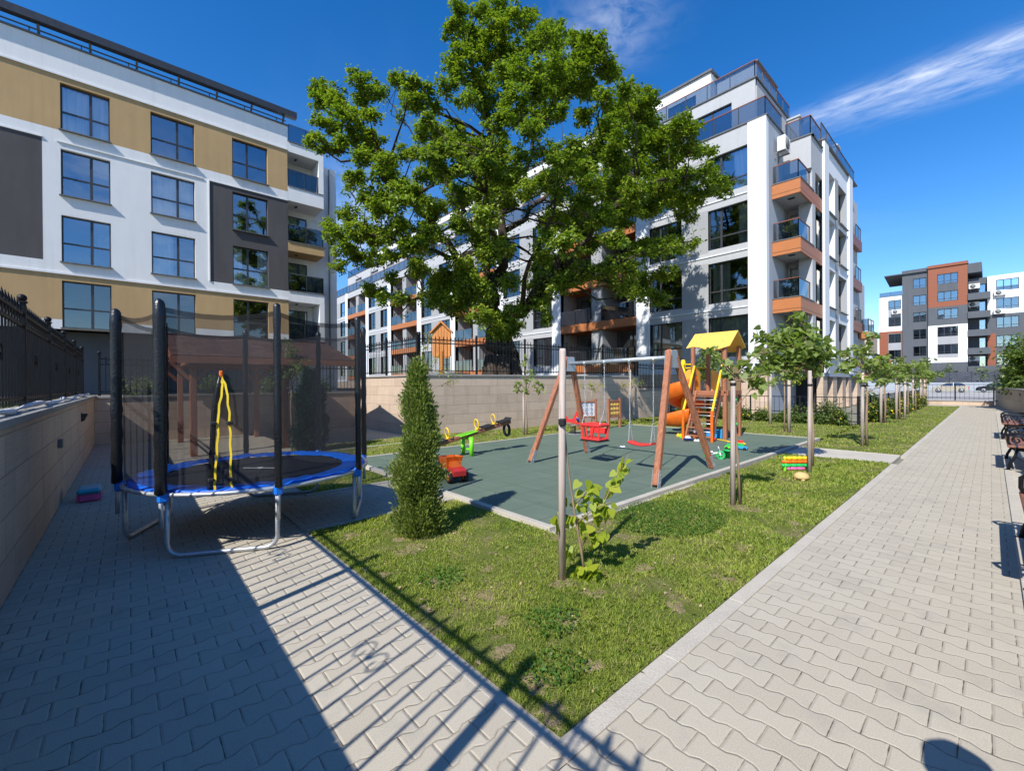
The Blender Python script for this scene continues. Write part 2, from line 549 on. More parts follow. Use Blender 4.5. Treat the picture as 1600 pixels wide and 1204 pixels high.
MAT['birdwood'] = wood('orange_stained_wood', (.52, .20, .05), 2)
MAT['ply'] = wood('tan_plywood', (.50, .29, .12), 2)
MAT['benchwood'] = wood('bench_slat_wood', (.24, .105, .065), 1)
MAT['bark'] = None
def barkmat():
    m, h, out = newmat('oak_bark')
    P = h.pos()
    n1 = h.noise(h.scale(P, 1, 1, .35), 9, 6, .7, .6)
    col = h.ramp(n1, [(0.3, (.022, .017, .013)), (0.55, (.065, .05, .038)), (0.8, (.14, .115, .09))])
    pbsdf(h, out, col, .95, 0, .1, h.bump(n1, 1.0, .06))
    return m
MAT['bark'] = barkmat()
MAT['oakleaf'] = leafmat('oak_leaves', [(0.0, (.062, .120, .013)), (0.4, (.145, .228, .020)), (0.7, (.255, .315, .032)), (1.0, (.39, .41, .07))], .42, .42)
MAT['linden'] = leafmat('lime_tree_leaves', [(0.0, (.14, .20, .05)), (0.5, (.23, .30, .08)), (1.0, (.37, .42, .15))], .5, .42)
MAT['lindenlight'] = leafmat('fresh_yellow_green_leaves', [(0.0, (.18, .25, .022)), (0.5, (.32, .39, .028)), (1.0, (.48, .50, .045))], .5)
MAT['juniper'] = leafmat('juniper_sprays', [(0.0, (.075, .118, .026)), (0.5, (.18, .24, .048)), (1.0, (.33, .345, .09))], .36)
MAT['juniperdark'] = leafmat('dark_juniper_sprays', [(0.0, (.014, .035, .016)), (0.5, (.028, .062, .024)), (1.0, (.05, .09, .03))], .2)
MAT['hedge'] = leafmat('hedge_leaves', [(0.0, (.065, .115, .022)), (0.5, (.135, .20, .035)), (1.0, (.25, .30, .07))], .4)
MAT['shrub'] = leafmat('shrub_leaves', [(0.0, (.045, .09, .02)), (0.5, (.085, .145, .028)), (0.9, (.18, .22, .04)), (1.0, (.4, .32, .03))], .4)
MAT['flower'] = mat('yellow_petals', (.72, .50, .02), .6)
def grassmat():
    m, h, out = newmat('grass_blades')
    g = h.n('ShaderNodeNewGeometry'); P = g.outputs['Position']
    rnd = g.outputs['Random Per Island']
    patch = h.noise(P, 1.7, 4, .6)
    f = h.m('MULTIPLY_ADD', patch, 1.2, h.m('MULTIPLY_ADD', rnd, .5, -.42), clamp=True)
    col = h.ramp(f, [(0.0, (.18, .275, .042)), (0.35, (.30, .385, .06)), (0.65, (.44, .475, .105)), (1.0, (.60, .54, .25))])
    dry = h.ramp(rnd, [(0.93, 0.0), (0.96, 1.0)])
    col = h.mix(h.m('MULTIPLY', dry, .8), col, (.45, .36, .19))
    b = pbsdf(h, None, col, .55, 0, .3)
    t = h.n('ShaderNodeBsdfTranslucent'); h.put(t.inputs['Color'], h.mix(1.0, col, (1.3, 1.35, .5), 'MULTIPLY'))
    ms = h.n('ShaderNodeMixShader'); ms.inputs[0].default_value = .48
    h.link(b.outputs[0], ms.inputs[1]); h.link(t.outputs[0], ms.inputs[2]); h.link(ms.outputs[0], out.inputs[0])
    return m
MAT['grass'] = grassmat()
MAT['clover'] = leafmat('clover_leaves', [(0.0, (.055, .125, .014)), (0.5, (.085, .17, .02)), (1.0, (.13, .22, .03))], .35)
def lawnmat():
    m, h, out = newmat('lawn_soil_and_thatch')
    P = h.pos()
    n1 = h.noise(P, 1.7, 4, .6); n2 = h.noise(P, 9, 4, .65); n3 = h.noise(P, 70, 3)
    g = h.ramp(n1, [(0.3, (.11, .15, .028)), (0.55, (.20, .22, .05)), (0.75, (.33, .28, .13))])
    bare = h.ramp(h.m('MULTIPLY_ADD', n2, .5, h.m('MULTIPLY', n1, .55)), [(0.53, 0.0), (0.62, 1.0)])
    col = h.mix(bare, g, h.ramp(n3, [(0.3, (.22, .15, .09)), (0.7, (.46, .34, .22))]))
    col = h.mix(.45, col, h.ramp(n3, [(0.3, (.03, .05, .008)), (0.7, (.20, .24, .05))]))
    pbsdf(h, out, col, .95, 0, .1, h.bump(h.noise(P, 130, 3), 1.0, .02))
    return m
MAT['lawn'] = lawnmat()
def rubbermat():
    m, h, out = newmat('green_rubber_tiles')
    P = h.pos(); s = h.sep(P)
    def seam(c):
        f = h.m('FRACT', h.m('DIVIDE', c, 0.5))
        return h.ramp(f, [(0.0, 0.0), (0.012, 1.0), (0.988, 1.0), (1.0, 0.0)])
    sm = h.m('MULTIPLY', seam(s[0]), seam(s[1]))
    n1 = h.noise(P, .8, 5, .6); n2 = h.noise(P, 260, 2); n3 = h.noise(h.scale(P, 1.0, 5.0, 1), .9, 4)
    col = h.ramp(n1, [(0.3, (.082, .122, .090)), (0.7, (.118, .160, .118))])
    col = h.mix(.4, col, h.ramp(n2, [(0.3, (.045, .08, .06)), (0.7, (.16, .21, .16))]))
    col = h.mix(h.ramp(n3, [(0.5, 0.0), (0.8, .45)]), col, (.17, .195, .155))
    wn = h.n('ShaderNodeTexWhiteNoise', noise_dimensions='2D')
    h.put(wn.inputs['Vector'], h.comb(h.m('FLOOR', h.m('DIVIDE', s[0], .5)), h.m('FLOOR', h.m('DIVIDE', s[1], .5)), 0.0))
    col = h.mix(h.m('MULTIPLY', wn.outputs['Value'], .22), col, (.15, .19, .15))
    col = h.mix(sm, (.028, .05, .04), col)
    stain = h.ramp(h.noise(P, 1.1, 5, .7), [(0.62, 0.0), (0.75, .5)])
    col = h.mix(stain, col, (.035, .055, .05))
    pbsdf(h, out, col, .85, 0, .3, h.bump(h.m('MULTIPLY_ADD', sm, .5, h.m('MULTIPLY', n2, .5)), .5, .006))
    return m
MAT['rubber'] = rubbermat()
MAT['road'] = mat('pale_road', (.36, .345, .325), .9, fine=.25, bump=.2)
def soilmat():
    m, h, out = newmat('bare_soil')
    P = h.pos(); n1 = h.noise(P, 22, 4, .7); n2 = h.noise(P, 90, 3)
    col = h.ramp(n1, [(.40, (.17, .17, .045)), (.52, (.27, .20, .11)), (.7, (.38, .285, .18))])
    col = h.mix(.4, col, h.ramp(n2, [(.3, (.12, .10, .04)), (.7, (.42, .33, .22))]))
    pbsdf(h, out, col, .95, 0, .1, h.bump(n2, 1.0, .02))
    return m
MAT['bare_soil'] = soilmat()
MAT['soil'] = mat('dark_soil', (.10, .085, .06), .95, bump=.5, fine=.3)
MAT['terrain'] = mat('outer_ground', (.20, .19, .15), .95, fine=.2)
def shingle():
    m, h, out = newmat('brown_shingles')
    P = h.pos(); s = h.sep(P)
    br = h.n('ShaderNodeTexBrick')
    h.put(br.inputs['Vector'], h.comb(s[1], h.m('MULTIPLY', s[2], 3.2), 0.0))
    br.inputs['Scale'].default_value = 1
    br.inputs['Brick Width'].default_value = .33; br.inputs['Row Height'].default_value = .25
    br.inputs['Mortar Size'].default_value = .012
    br.inputs['Color1'].default_value = (.085, .045, .036, 1); br.inputs['Color2'].default_value = (.15, .085, .065, 1)
    br.inputs['Mortar'].default_value = (.03, .018, .015, 1)
    col = h.mix(.3, br.outputs['Color'], h.ramp(h.noise(P, 90, 2), [(0.3, (.05, .03, .025)), (0.7, (.2, .12, .095))]))
    pbsdf(h, out, col, .95, 0, .1, h.bump(br.outputs['Fac'], -.6, .02))
    return m
MAT['shingle'] = shingle()
def carpaint(name, c):
    m, h, out = newmat(name)
    b = pbsdf(h, out, c, .3, .35, .5); b.inputs['Coat Weight'].default_value = .6
    return m
MAT['carbeige'] = carpaint('beige_car_paint', (.46, .40, .30))
MAT['carblack'] = carpaint('black_car_paint', (.015, .016, .02))
MAT['carglass'] = glassmat('car_glass', .2, (.2, .23, .23))
MAT['acwhite'] = mat('ac_white', (.68, .67, .64), .5)
MAT['acdark'] = mat('ac_grille', (.16, .17, .17), .6)
MAT['lampmetal'] = mat('dark_bronze', (.06, .055, .05), .45, metal=.4)
MAT['cloth'] = mat('white_geotextile', (.66, .66, .67), .9, bump=.5, bscale=20)
MAT['binblue'] = mat('teal_plastic', (.03, .34, .46), .45)
# ------------------------------------------------------------------ camera, sky, sun
def make_camera():
    cd = bpy.data.cameras.new('camera')
    co = bpy.data.objects.new('camera', cd); COL.objects.link(co)
    yaw, pit, rol = R(48.1718), R(-0.18336), R(-0.38216)
    f = Vector((-math.sin(yaw) * math.cos(pit), math.cos(yaw) * math.cos(pit), math.sin(pit)))
    r = Vector((math.cos(yaw), math.sin(yaw), 0)); u = r.cross(f)
    r2 = r * math.cos(rol) + u * math.sin(rol); u2 = -r * math.sin(rol) + u * math.cos(rol)
    M = Matrix((r2, u2, -f)).transposed().to_4x4()
    M.translation = (0, 0, 1.6)
    co.matrix_world = M
    cd.sensor_width = 36; cd.sensor_fit = 'HORIZONTAL'; cd.lens = 36 * 669.9 / 1600
    cd.clip_start = 0.05; cd.clip_end = 2000
    SC.camera = co
make_camera()
SUN_DIR = Vector((.285, -.958, 0)).normalized()      # horizontal direction towards the sun
SUN_EL = R(43.8)
def make_light():
    ld = bpy.data.lights.new('sun', 'SUN'); lo = bpy.data.objects.new('sun', ld); COL.objects.link(lo)
    d = Vector((SUN_DIR.x * math.cos(SUN_EL), SUN_DIR.y * math.cos(SUN_EL), math.sin(SUN_EL)))
    lo.rotation_euler = d.to_track_quat('Z', 'Y').to_euler()
    lo.location = (0, 0, 60)
    ld.energy = 4.3; ld.angle = R(0.5); ld.color = (1.0, .965, .90)
make_light()
def make_world():
    w = bpy.data.worlds.new('World'); SC.world = w; w.use_nodes = True
    nt = w.node_tree
    for nd in list(nt.nodes): nt.nodes.remove(nd)
    h = NT(nt)
    out = h.n('ShaderNodeOutputWorld'); bg = h.n('ShaderNodeBackground')
    sky = h.n('ShaderNodeTexSky', sky_type='NISHITA')
    sky.sun_disc = False; sky.sun_elevation = SUN_EL
    sky.sun_rotation = math.atan2(SUN_DIR.x, SUN_DIR.y)
    sky.altitude = 500; sky.air_density = 1.0; sky.dust_density = 0.25; sky.ozone_density = 2.6
    hs = h.n('ShaderNodeHueSaturation'); hs.inputs['Saturation'].default_value = 1.38; hs.inputs['Value'].default_value = 1.15; hs.inputs['Hue'].default_value = .507
    h.link(sky.outputs[0], hs.inputs['Color'])
    g = h.n('ShaderNodeTexCoord').outputs['Generated']
    s = h.sep(g)
    z = h.m('MAXIMUM', s[2], 0.03)
    px = h.m('DIVIDE', s[0], z); py = h.m('DIVIDE', s[1], z)      # flat cloud layer seen from below
    pl = h.comb(px, py, 0.0)
    def blob(cx, cy, rx, ry, ang):
        ca, sa = math.cos(ang), math.sin(ang)
        dx = h.m('SUBTRACT', px, cx); dy = h.m('SUBTRACT', py, cy)
        u = h.m('DIVIDE', h.m('ADD', h.m('MULTIPLY', dx, ca), h.m('MULTIPLY', dy, sa)), rx)
        v = h.m('DIVIDE', h.m('ADD', h.m('MULTIPLY', dx, -sa), h.m('MULTIPLY', dy, ca)), ry)
        d = h.m('ADD', h.m('MULTIPLY', u, u), h.m('MULTIPLY', v, v))
        return h.m('POWER', 2.718, h.m('MULTIPLY', d, -1.0)), u, v
    total = None
    for (cx, cy, rx, ry, ang, amp, st, sc, seed) in CLOUDS:
        b, u, v = blob(cx, cy, rx, ry, ang)
        nz = h.noise(h.comb(h.m('MULTIPLY_ADD', u, st[0], seed), h.m('MULTIPLY', v, st[1]), 0.0), sc, 7, .62, .5)
        fz = h.ramp(nz, [(0.30, 0.0), (0.78, 1.0)])
        c = h.m('MULTIPLY', h.m('MULTIPLY', b, fz), amp)
        total = c if total is None else h.m('ADD', total, c)
    total = h.m('MINIMUM', total, 0.9)
    col = h.mix(total, hs.outputs[0], CLOUD_COL)
    h.link(col, bg.inputs[0]); bg.inputs[1].default_value = 0.118
    h.link(bg.outputs[0], out.inputs[0])
CLOUD_COL = (7.2, 7.5, 8.0)
CLOUDS = [  # x, y on the layer, radii, angle, strength, noise stretch, scale, seed
    (-.12, 1.95, .50, .075, R(3), .68, (2.6, 1.0), 1.3, 1.3),
    (.10, 2.12, .50, .10, R(8), .40, (2.6, 1.2), 1.5, 5.3),
    (-.73, 1.02, .13, .16, R(60), .30, (1.2, 1.6), 1.6, 4.2),
    (-2.75, 1.12, .75, .28, R(-20), .60, (1.2, 1.2), 1.5, 9.7),
    (-1.75, 3.6, .8, .6, R(0), .35, (1.2, 1.2), 1.5, 2.7),
    (3.0, .1, .8, .45, R(10), .45, (2.4, 1.6), 1.4, 5.5),
    (5.2, .6, 1.5, .7, R(-10), .55, (2.4, 1.6), 1.4, 3.1),
]
make_world()
SC.view_settings.view_transform = 'Standard'
SC.view_settings.look = 'None'
SC.view_settings.exposure = 0.62
SC.view_settings.gamma = 1.0
SC.render.engine = 'CYCLES'
SC.cycles.max_bounces = 8; SC.cycles.diffuse_bounces = 3; SC.cycles.glossy_bounces = 3
SC.cycles.transparent_max_bounces = 24; SC.cycles.transmission_bounces = 4
SC.cycles.use_denoising = True
SC.cycles.sample_clamp_indirect = 6

# ------------------------------------------------------------------ ground
def sheet(name, x0, x1, y0, y1, z, m):
    o = MB().poly([(x0, y0, z), (x1, y0, z), (x1, y1, z), (x0, y1, z)]).build(name, MAT[m], fix=False)
    return prop(o, kind='structure')
sheet('ground', -400, 400, -300, 500, -0.05, 'terrain')
sheet('paved_walkway', -16.6, -1.20, -0.72, 6.7, 0.0, 'paver_y')
sheet('paved_path', -1.196, 0.20, -0.72, 40.7, 0.0, 'paver_x')
sheet('path_edge_strip', 0.20, .95, -0.72, 40.7, -0.004, 'slab')
sheet('path_end', -3.3, -1.20, 39.2, 40.7, 0.0, 'slab')
sheet('road', -90, 90, 41.1, 96.5, -0.012, 'road')
LAWNS = [(-4.95, -1.30, 1.44, 3.36), (-3.10, -1.30, 3.36, 10.98), (-3.10, -1.30, 12.34, 39.2), (-10.7, -6.68, 1.95, 3.34),
         (-11.95, -9.2, 3.34, 17.2), (-10.7, -3.10, 14.42, 19.98), (-3.30, -3.10, 14.42, 39.2)]
lm = MB()
for (x0, x1, y0, y1) in LAWNS:
    lm.poly([(x0, y0, .006), (x1, y0, .006), (x1, y1, .006), (x0, y1, .006)])
prop(lm.build('lawn', MAT['lawn'], fix=False), kind='structure')
prop(MB().box(-9.1, -3.26, 3.5, 14.3, -0.04, 0.022).build('playground_surface', MAT['rubber']), kind='structure')
prop(MB().box(-3.10, -1.30, 11.06, 12.26, -0.04, 0.014).build('concrete_walk', MAT['slab']), kind='structure')
prop(MB().box(-6.56, -5.06, 1.425, 3.36, -0.04, 0.008).build('paved_link', MAT['paver_y']), kind='structure')
# kerbs: 1 m concrete units with open joints
kb = MB()
def kerb_run(x0, y0, x1, y1, w, z, unitl=1.0):
    L = math.hypot(x1 - x0, y1 - y0); n = max(1, round(L / unitl))
    for i in range(n):
        a, b = i / n, (i + 1) / n
        p0 = Vector((x0 + (x1 - x0) * a, y0 + (y1 - y0) * a, 0)); p1 = Vector((x0 + (x1 - x0) * b, y0 + (y1 - y0) * b, 0))
        d = (p1 - p0).normalized() * .0012
        dz = random.uniform(-.0025, .0025)
        kb.bar(p0 + d + Vector((0, 0, z - .1 + dz)), p1 - d + Vector((0, 0, z - .1 + dz)), w, .2, .003)
kerb_run(-1.245, 1.37, -1.245, 11.0, .10, .010); kerb_run(-1.245, 12.3, -1.245, 39.2, .10, .010)
kerb_run(-1.30, 1.40, -5.0, 1.40, .075, .002)
kerb_run(-5.01, 1.44, -5.01, 3.36, .07, .02); kerb_run(-6.62, 1.9, -6.62, 3.36, .07, .02)
kerb_run(-3.18, 3.42, -9.14, 3.42, .09, .05); kerb_run(-3.21, 3.47, -3.21, 14.32, .09, .05)
kerb_run(-9.14, 3.47, -9.14, 14.32, .07, .035); kerb_run(-9.14, 14.36, -3.2, 14.36, .07, .03)
kerb_run(-3.1, 11.02, -1.3, 11.02, .07, .025); kerb_run(-3.1, 12.3, -1.3, 12.3, .07, .025)
kerb_run(-10.74, 1.9, -10.74, 6.5, .07, .02); kerb_run(0.2, -.7, 0.2, 31.0, .09, .02)
prop(kb.build('kerb', MAT['kerb']), kind='structure')
# raised planting ground behind the retaining walls
rg = MB()
rg.box(-60, 2.0, -14, -0.98, -.04, 1.22)
rg.box(-70, -16.7, -0.98, 23.0, -.04, 1.22)
rg.box(-16.7, -12.3, 6.95, 16.8, -.04, 1.5)
prop(rg.build('raised_ground', MAT['soil']), kind='structure')

# ------------------------------------------------------------------ walls and iron fences
def wall_seg(name, label, p0, p1, h, th, side, m='stone', ch=.06, cov=.04):
    """retaining wall from p0 to p1; the visible face lies on p0-p1, thickness goes to 'side' (unit normal)"""
    root = thing(name, label, 'wall', (p0[0], p0[1], 0))
    a = Vector((p0[0], p0[1], 0)); b = Vector((p1[0], p1[1], 0)); n = Vector((side[0], side[1], 0))
    mb = MB(); q = [a, b, b + n * th, a + n * th]
    mb.v = [(v.x, v.y, -.05) for v in q] + [(v.x, v.y, h - ch) for v in q]
    for f in ((0, 3, 2, 1), (4, 5, 6, 7), (0, 1, 5, 4), (1, 2, 6, 5), (2, 3, 7, 6), (3, 0, 4, 7)): mb.face(f)
    mb.build('wall_face', MAT[m], root)
    c = MB(); L = (b - a).length; k = max(1, round(L / 1.0)); d = (b - a).normalized()
    for i in range(k):
        p = a + d * (L * i / k + .002); r_ = a + d * (L * (i + 1) / k - .002)
        ctr = n * (th / 2 - cov / 2 + .02)
        c.bar(p + ctr + Vector((0, 0, h - ch / 2 + .001)), r_ + ctr + Vector((0, 0, h - ch / 2 + .001)), th + cov + .04, ch, .006)
    c.build('coping', MAT['coping'], root)
    return root
wall_seg('retaining_wall', 'low beige stone retaining wall in shade left of the trampoline', (1.4, -.70), (-16.4, -.70), 1.36, .32, (0, -1))
wall_seg('retaining_wall', 'short beige stone wall across the far end behind the gazebo posts', (-16.4, -.70), (-16.4, 6.6), 1.34, .3, (-1, 0))
wall_seg('garden_wall', 'sunlit beige block wall section carrying the gazebo roof shadow', (-16.4, 6.6), (-11.93, 6.6), 1.92, .3, (0, 1))
d_ = Vector((-10.62 + 11.9, 17.2 - 6.6, 0)).normalized()
wall_seg('garden_wall', 'tall sunlit beige block wall behind the seesaw and swings', (-11.9, 6.6), (-10.62, 17.2), 1.93, .3, (-d_.y, d_.x))
wall_seg('garden_wall', 'lower end section of beige block wall behind the orange slide', (-10.62, 17.26), (-10.7, 20.3), 1.30, .3, (-1, 0))
wall_seg('boundary_wall', 'long pale stone slab wall right of the path behind the benches', (.93, -.7), (.95, 31.0), 1.2, .3, (1, 0), 'stone_far')
d2 = Vector((.18 - 1.0, 41.0 - 31.05, 0)).normalized()
wall_seg('boundary_wall', 'pale stone wall angling to the path end beneath the hedge', (.95, 31.05), (.18, 41.0), 1.2, .3, (d2.y, -d2.x), 'stone_far')
wall_seg('low_wall', 'low cream kerb wall under the railing at the path end', (-3.4, 40.8), (.15, 40.8), .33, .2, (0, 1), 'stone')

def iron_fence(name, label, p0, p1, z0, h, step, npan, spears=True, rings=True, postw=.06, cat='fence', pick=.016, ball=True, scroll=False, dbl=.15):
    """bar fence: every post and every bay of bars is a part"""
    root = thing(name, label, cat, (p0[0], p0[1], z0))
    a = Vector((p0[0], p0[1], z0)); b = Vector((p1[0], p1[1], z0)); L = (b - a).length; d = (b - a).normalized()
    ht = h - .17 if spears else h
    for i in range(npan + 1):
        p = a + d * (L * i / npan)
        mb = MB()
        mb.bar(p, p + Vector((0, 0, ht + .13 if spears else h + .05)), postw, postw, .004, up=d)
        if ball:
            mb.cbox(p + Vector((0, 0, ht + .135)), (postw * 1.35, postw * 1.35, .02), .004)
            mb.ball(p + Vector((0, 0, ht + .18)), .042, seg=10, rings=6)
        mb.build('post', MAT['iron'], root)
        if i == npan: break
        q = a + d * (L * (i + 1) / npan); e = d * (postw / 2)
        mb = MB()
        for z in ([.12, ht - dbl, ht] if dbl else [.12, ht]):
            mb.bar(p + e + Vector((0, 0, z)), q - e + Vector((0, 0, z)), .03, .03, .003)
        n = max(2, int((q - p).length / step))
        for k in range(1, n):
            t = p + (q - p) * (k / n)
            top = ht + .01 if spears else h
            mb.bar(t + Vector((0, 0, .05)), t + Vector((0, 0, top)), pick, pick, 0, up=d)
            if spears:
                mb.lathe([(.006, 0), (.014, .012), (.009, .025), (.02, .05), (.013, .08), (.001, .13)], t + Vector((0, 0, top - .01)), 6)
                if k % 2 == 0:
                    mb.cbox(t + Vector((0, 0, ht + .03)), (.034, .034, .022), .004)
            if rings and dbl:
                c = t + d * ((q - p).length / n / 2) + Vector((0, 0, ht - dbl / 2)); rr = dbl / 2 - .01
                if k < n - 1:
                    mb.tube([c + (d * math.cos(x) * rr * .8 + Vector((0, 0, 1)) * math.sin(x) * rr) for x in [2 * PI * j / 8 for j in range(9)]], .006, 4, False)
            if scroll and k == n // 2 - 1:
                for sg in (-1, 1):
                    c = t + Vector((0, 0, ht * .52))
                    pts = []
                    for j in range(12):
                        an = j * .62; rr = .075 - j * .0052
                        pts.append(c + d * sg * (.085 - rr * math.cos(an) * .9) + Vector((0, 0, rr * math.sin(an) * 1.6)))
                    mb.tube(pts, .007, 4, False)
                mb.ball(t + Vector((0, 0, ht * .52)), .022, seg=6, rings=4)
        mb.build('bar_panel', MAT['iron'], root)
    return root
iron_fence('iron_fence', 'black spear-topped iron fence standing on the shaded left wall', (1.05, -.87), (-15.35, -.87), 1.365, 1.215, .146, 8, scroll=True, dbl=.13)
iron_fence('iron_fence', 'black iron fence on the short far wall behind the gazebo', (-16.56, -.6), (-16.56, 6.7), 1.345, 1.2, .13, 4, scroll=True)
iron_fence('iron_fence', 'black iron fence on the wall section right of the trampoline', (-16.3, 6.76), (-12.0, 6.76), 1.925, 1.29, .13, 2, dbl=.12, rings=False)
iron_fence('iron_fence', 'black iron fence topping the tall beige wall below the oak', (-12.03, 6.86), (-10.79, 17.15), 1.935, 1.29, .13, 5, dbl=.12)
iron_fence('iron_fence', 'short black iron fence on the lower wall behind the slide', (-10.78, 17.35), (-10.83, 20.2), 1.305, 1.29, .13, 1, dbl=.12, rings=False)
iron_fence('garden_fence', 'low thin black bar fence in front of the shrubs and pale columns', (-10.6, 20.05), (-3.28, 20.05), .0, 1.02, .17, 4, spears=False, rings=False, postw=.05, ball=False, pick=.012, dbl=.6)
iron_fence('garden_fence', 'black bar fence running to the road behind the tree row', (-3.25, 20.05), (-3.25, 40.6), .0, 1.02, .17, 9, spears=False, rings=False, postw=.06, ball=False, pick=.012, dbl=.6)
iron_fence('road_railing', 'grey bar railing across the end of the path before the road', (-3.3, 40.9), (.12, 40.9), .33, 1.05, .19, 2, spears=False, rings=False, postw=.07, ball=False, pick=.013, dbl=.85)
iron_fence('iron_fence', 'black spear-topped iron fence on the boundary wall beside the benches', (1.04, -.6), (1.06, 31), 1.205, 1.215, .146, 16, dbl=.13)

# wall lights, socket box, geotextile edge
def wall_lamp(p, n, label):
    t = thing('wall_lamp', label, 'wall lamp', p, 0, 'wedge lamps on the walls')
    x = Vector(n); y = Vector((0, 0, 1)).cross(x)
    mb = MB(); o = Vector(p)
    pts = []
    for zz, dep, w in ((.0, .10, .055), (-.14, .045, .035)):
        for (a, s) in ((0, -1), (0, 1), (dep, 1), (dep, -1)):
            pts.append(tuple(o + x * (a + .002) + y * s * w + Vector((0, 0, zz))))
    mb.v = pts
    for f in ((0, 1, 2, 3), (4, 7, 6, 5), (0, 4, 5, 1), (1, 5, 6, 2), (2, 6, 7, 3), (3, 7, 4, 0)): mb.face(f)
    mb.build('shade', MAT['lampmetal'], t)
    MB().cbox(o + x * .012 + Vector((0, 0, -.07)), (.02 if abs(n[0]) > .5 else .06, .06 if abs(n[0]) > .5 else .02, .17), .003).build('back_plate', MAT['lampmetal'], t)
wall_lamp((-12.0, -.70, 1.07), (0, 1, 0), 'dark wedge lamp on the shaded left wall near the far corner')
wall_lamp((-11.18, 12.55, 1.14), (1, -.1, 0), 'dark wedge lamp on the sunlit wall behind the swing')
for i, (x, y, l) in enumerate(((.985, 31.4, 'nearest dark wedge lamp on the pale wall by the path'), (.75, 34.2, 'middle dark wedge lamp on the pale wall by the path'), (.36, 39.0, 'farthest dark wedge lamp on the pale wall by the path'))):
    wall_lamp((x - .01, y, .98), (-1, -.08, 0), l)
sb = MB().cbox((-8.28, -.675, .85), (.16, .05, .11), .006).build('socket_box', MAT['sill'])
prop(sb, 'small grey socket box fixed on the shaded left wall', 'socket box')
gb = MB()
xs = np.linspace(-3.5, -16.0, 60)
gb.tube([(x, -.80 + .03 * math.sin(x * 3.1) , 1.395 + .02 * math.sin(x * 2.3)) for x in xs], [.022 + .009 * math.sin(x * 4.1) for x in xs], 8)
prop(gb.build('fabric_edging', MAT['cloth']), 'white fabric edging lying along the top of the left wall', 'edging')
# ------------------------------------------------------------------ facade tools
def facade(P, u0, u1, v0, v1, holes, regions, default, depth=.22):
    """grid of wall quads with real openings; returns {material: MB}. regions: (u0,u1,v0,v1,material)"""
    us = sorted({u0, u1, *[x for hh in holes for x in hh[:2] if u0 < x < u1], *[x for r in regions for x in r[:2] if u0 < x < u1]})
    vs = sorted({v0, v1, *[x for hh in holes for x in hh[2:4] if v0 < x < v1], *[x for r in regions for x in r[2:4] if v0 < x < v1]})
    out = {}
    def M(u, v):
        k = default
        for r in regions:
            if r[0] <= u <= r[1] and r[2] <= v <= r[3]: k = r[4]
        return out.setdefault(k, MB())
    for i in range(len(us) - 1):
        for j in range(len(vs) - 1):
            cu, cv = (us[i] + us[i + 1]) / 2, (vs[j] + vs[j + 1]) / 2
            if any(hh[0] < cu < hh[1] and hh[2] < cv < hh[3] for hh in holes): continue
            M(cu, cv).poly([P(us[i], vs[j], 0), P(us[i + 1], vs[j], 0), P(us[i + 1], vs[j + 1], 0), P(us[i], vs[j + 1], 0)])
    for hh in holes:
        a, b, c, d = hh[:4]; dp = hh[4] if len(hh) > 4 else depth
        mb = M((a + b) / 2 if False else a - .01, (c + d) / 2)
        for (p, q) in (((a, c), (a, d)), ((b, c), (b, d)), ((a, c), (b, c)), ((a, d), (b, d))):
            mb.poly([P(*p, 0), P(*q, 0), P(*q, -dp), P(*p, -dp)])
    return out
def emit(parts, root, name):
    for k, mb in parts.items():
        mb.build(name, MAT[k], root, fix=False)
def pbox(mb, P, u0, u1, v0, v1, d0, d1):
    """box in facade coordinates (d outwards)"""
    b = len(mb.v)
    for d in (d0, d1):
        mb.v += [tuple(P(u0, v0, d)), tuple(P(u1, v0, d)), tuple(P(u1, v1, d)), tuple(P(u0, v1, d))]
    for q in ((0, 3, 2, 1), (4, 5, 6, 7), (0, 1, 5, 4), (1, 2, 6, 5), (2, 3, 7, 6), (3, 0, 4, 7)): mb.face([b + i for i in q])
    return mb
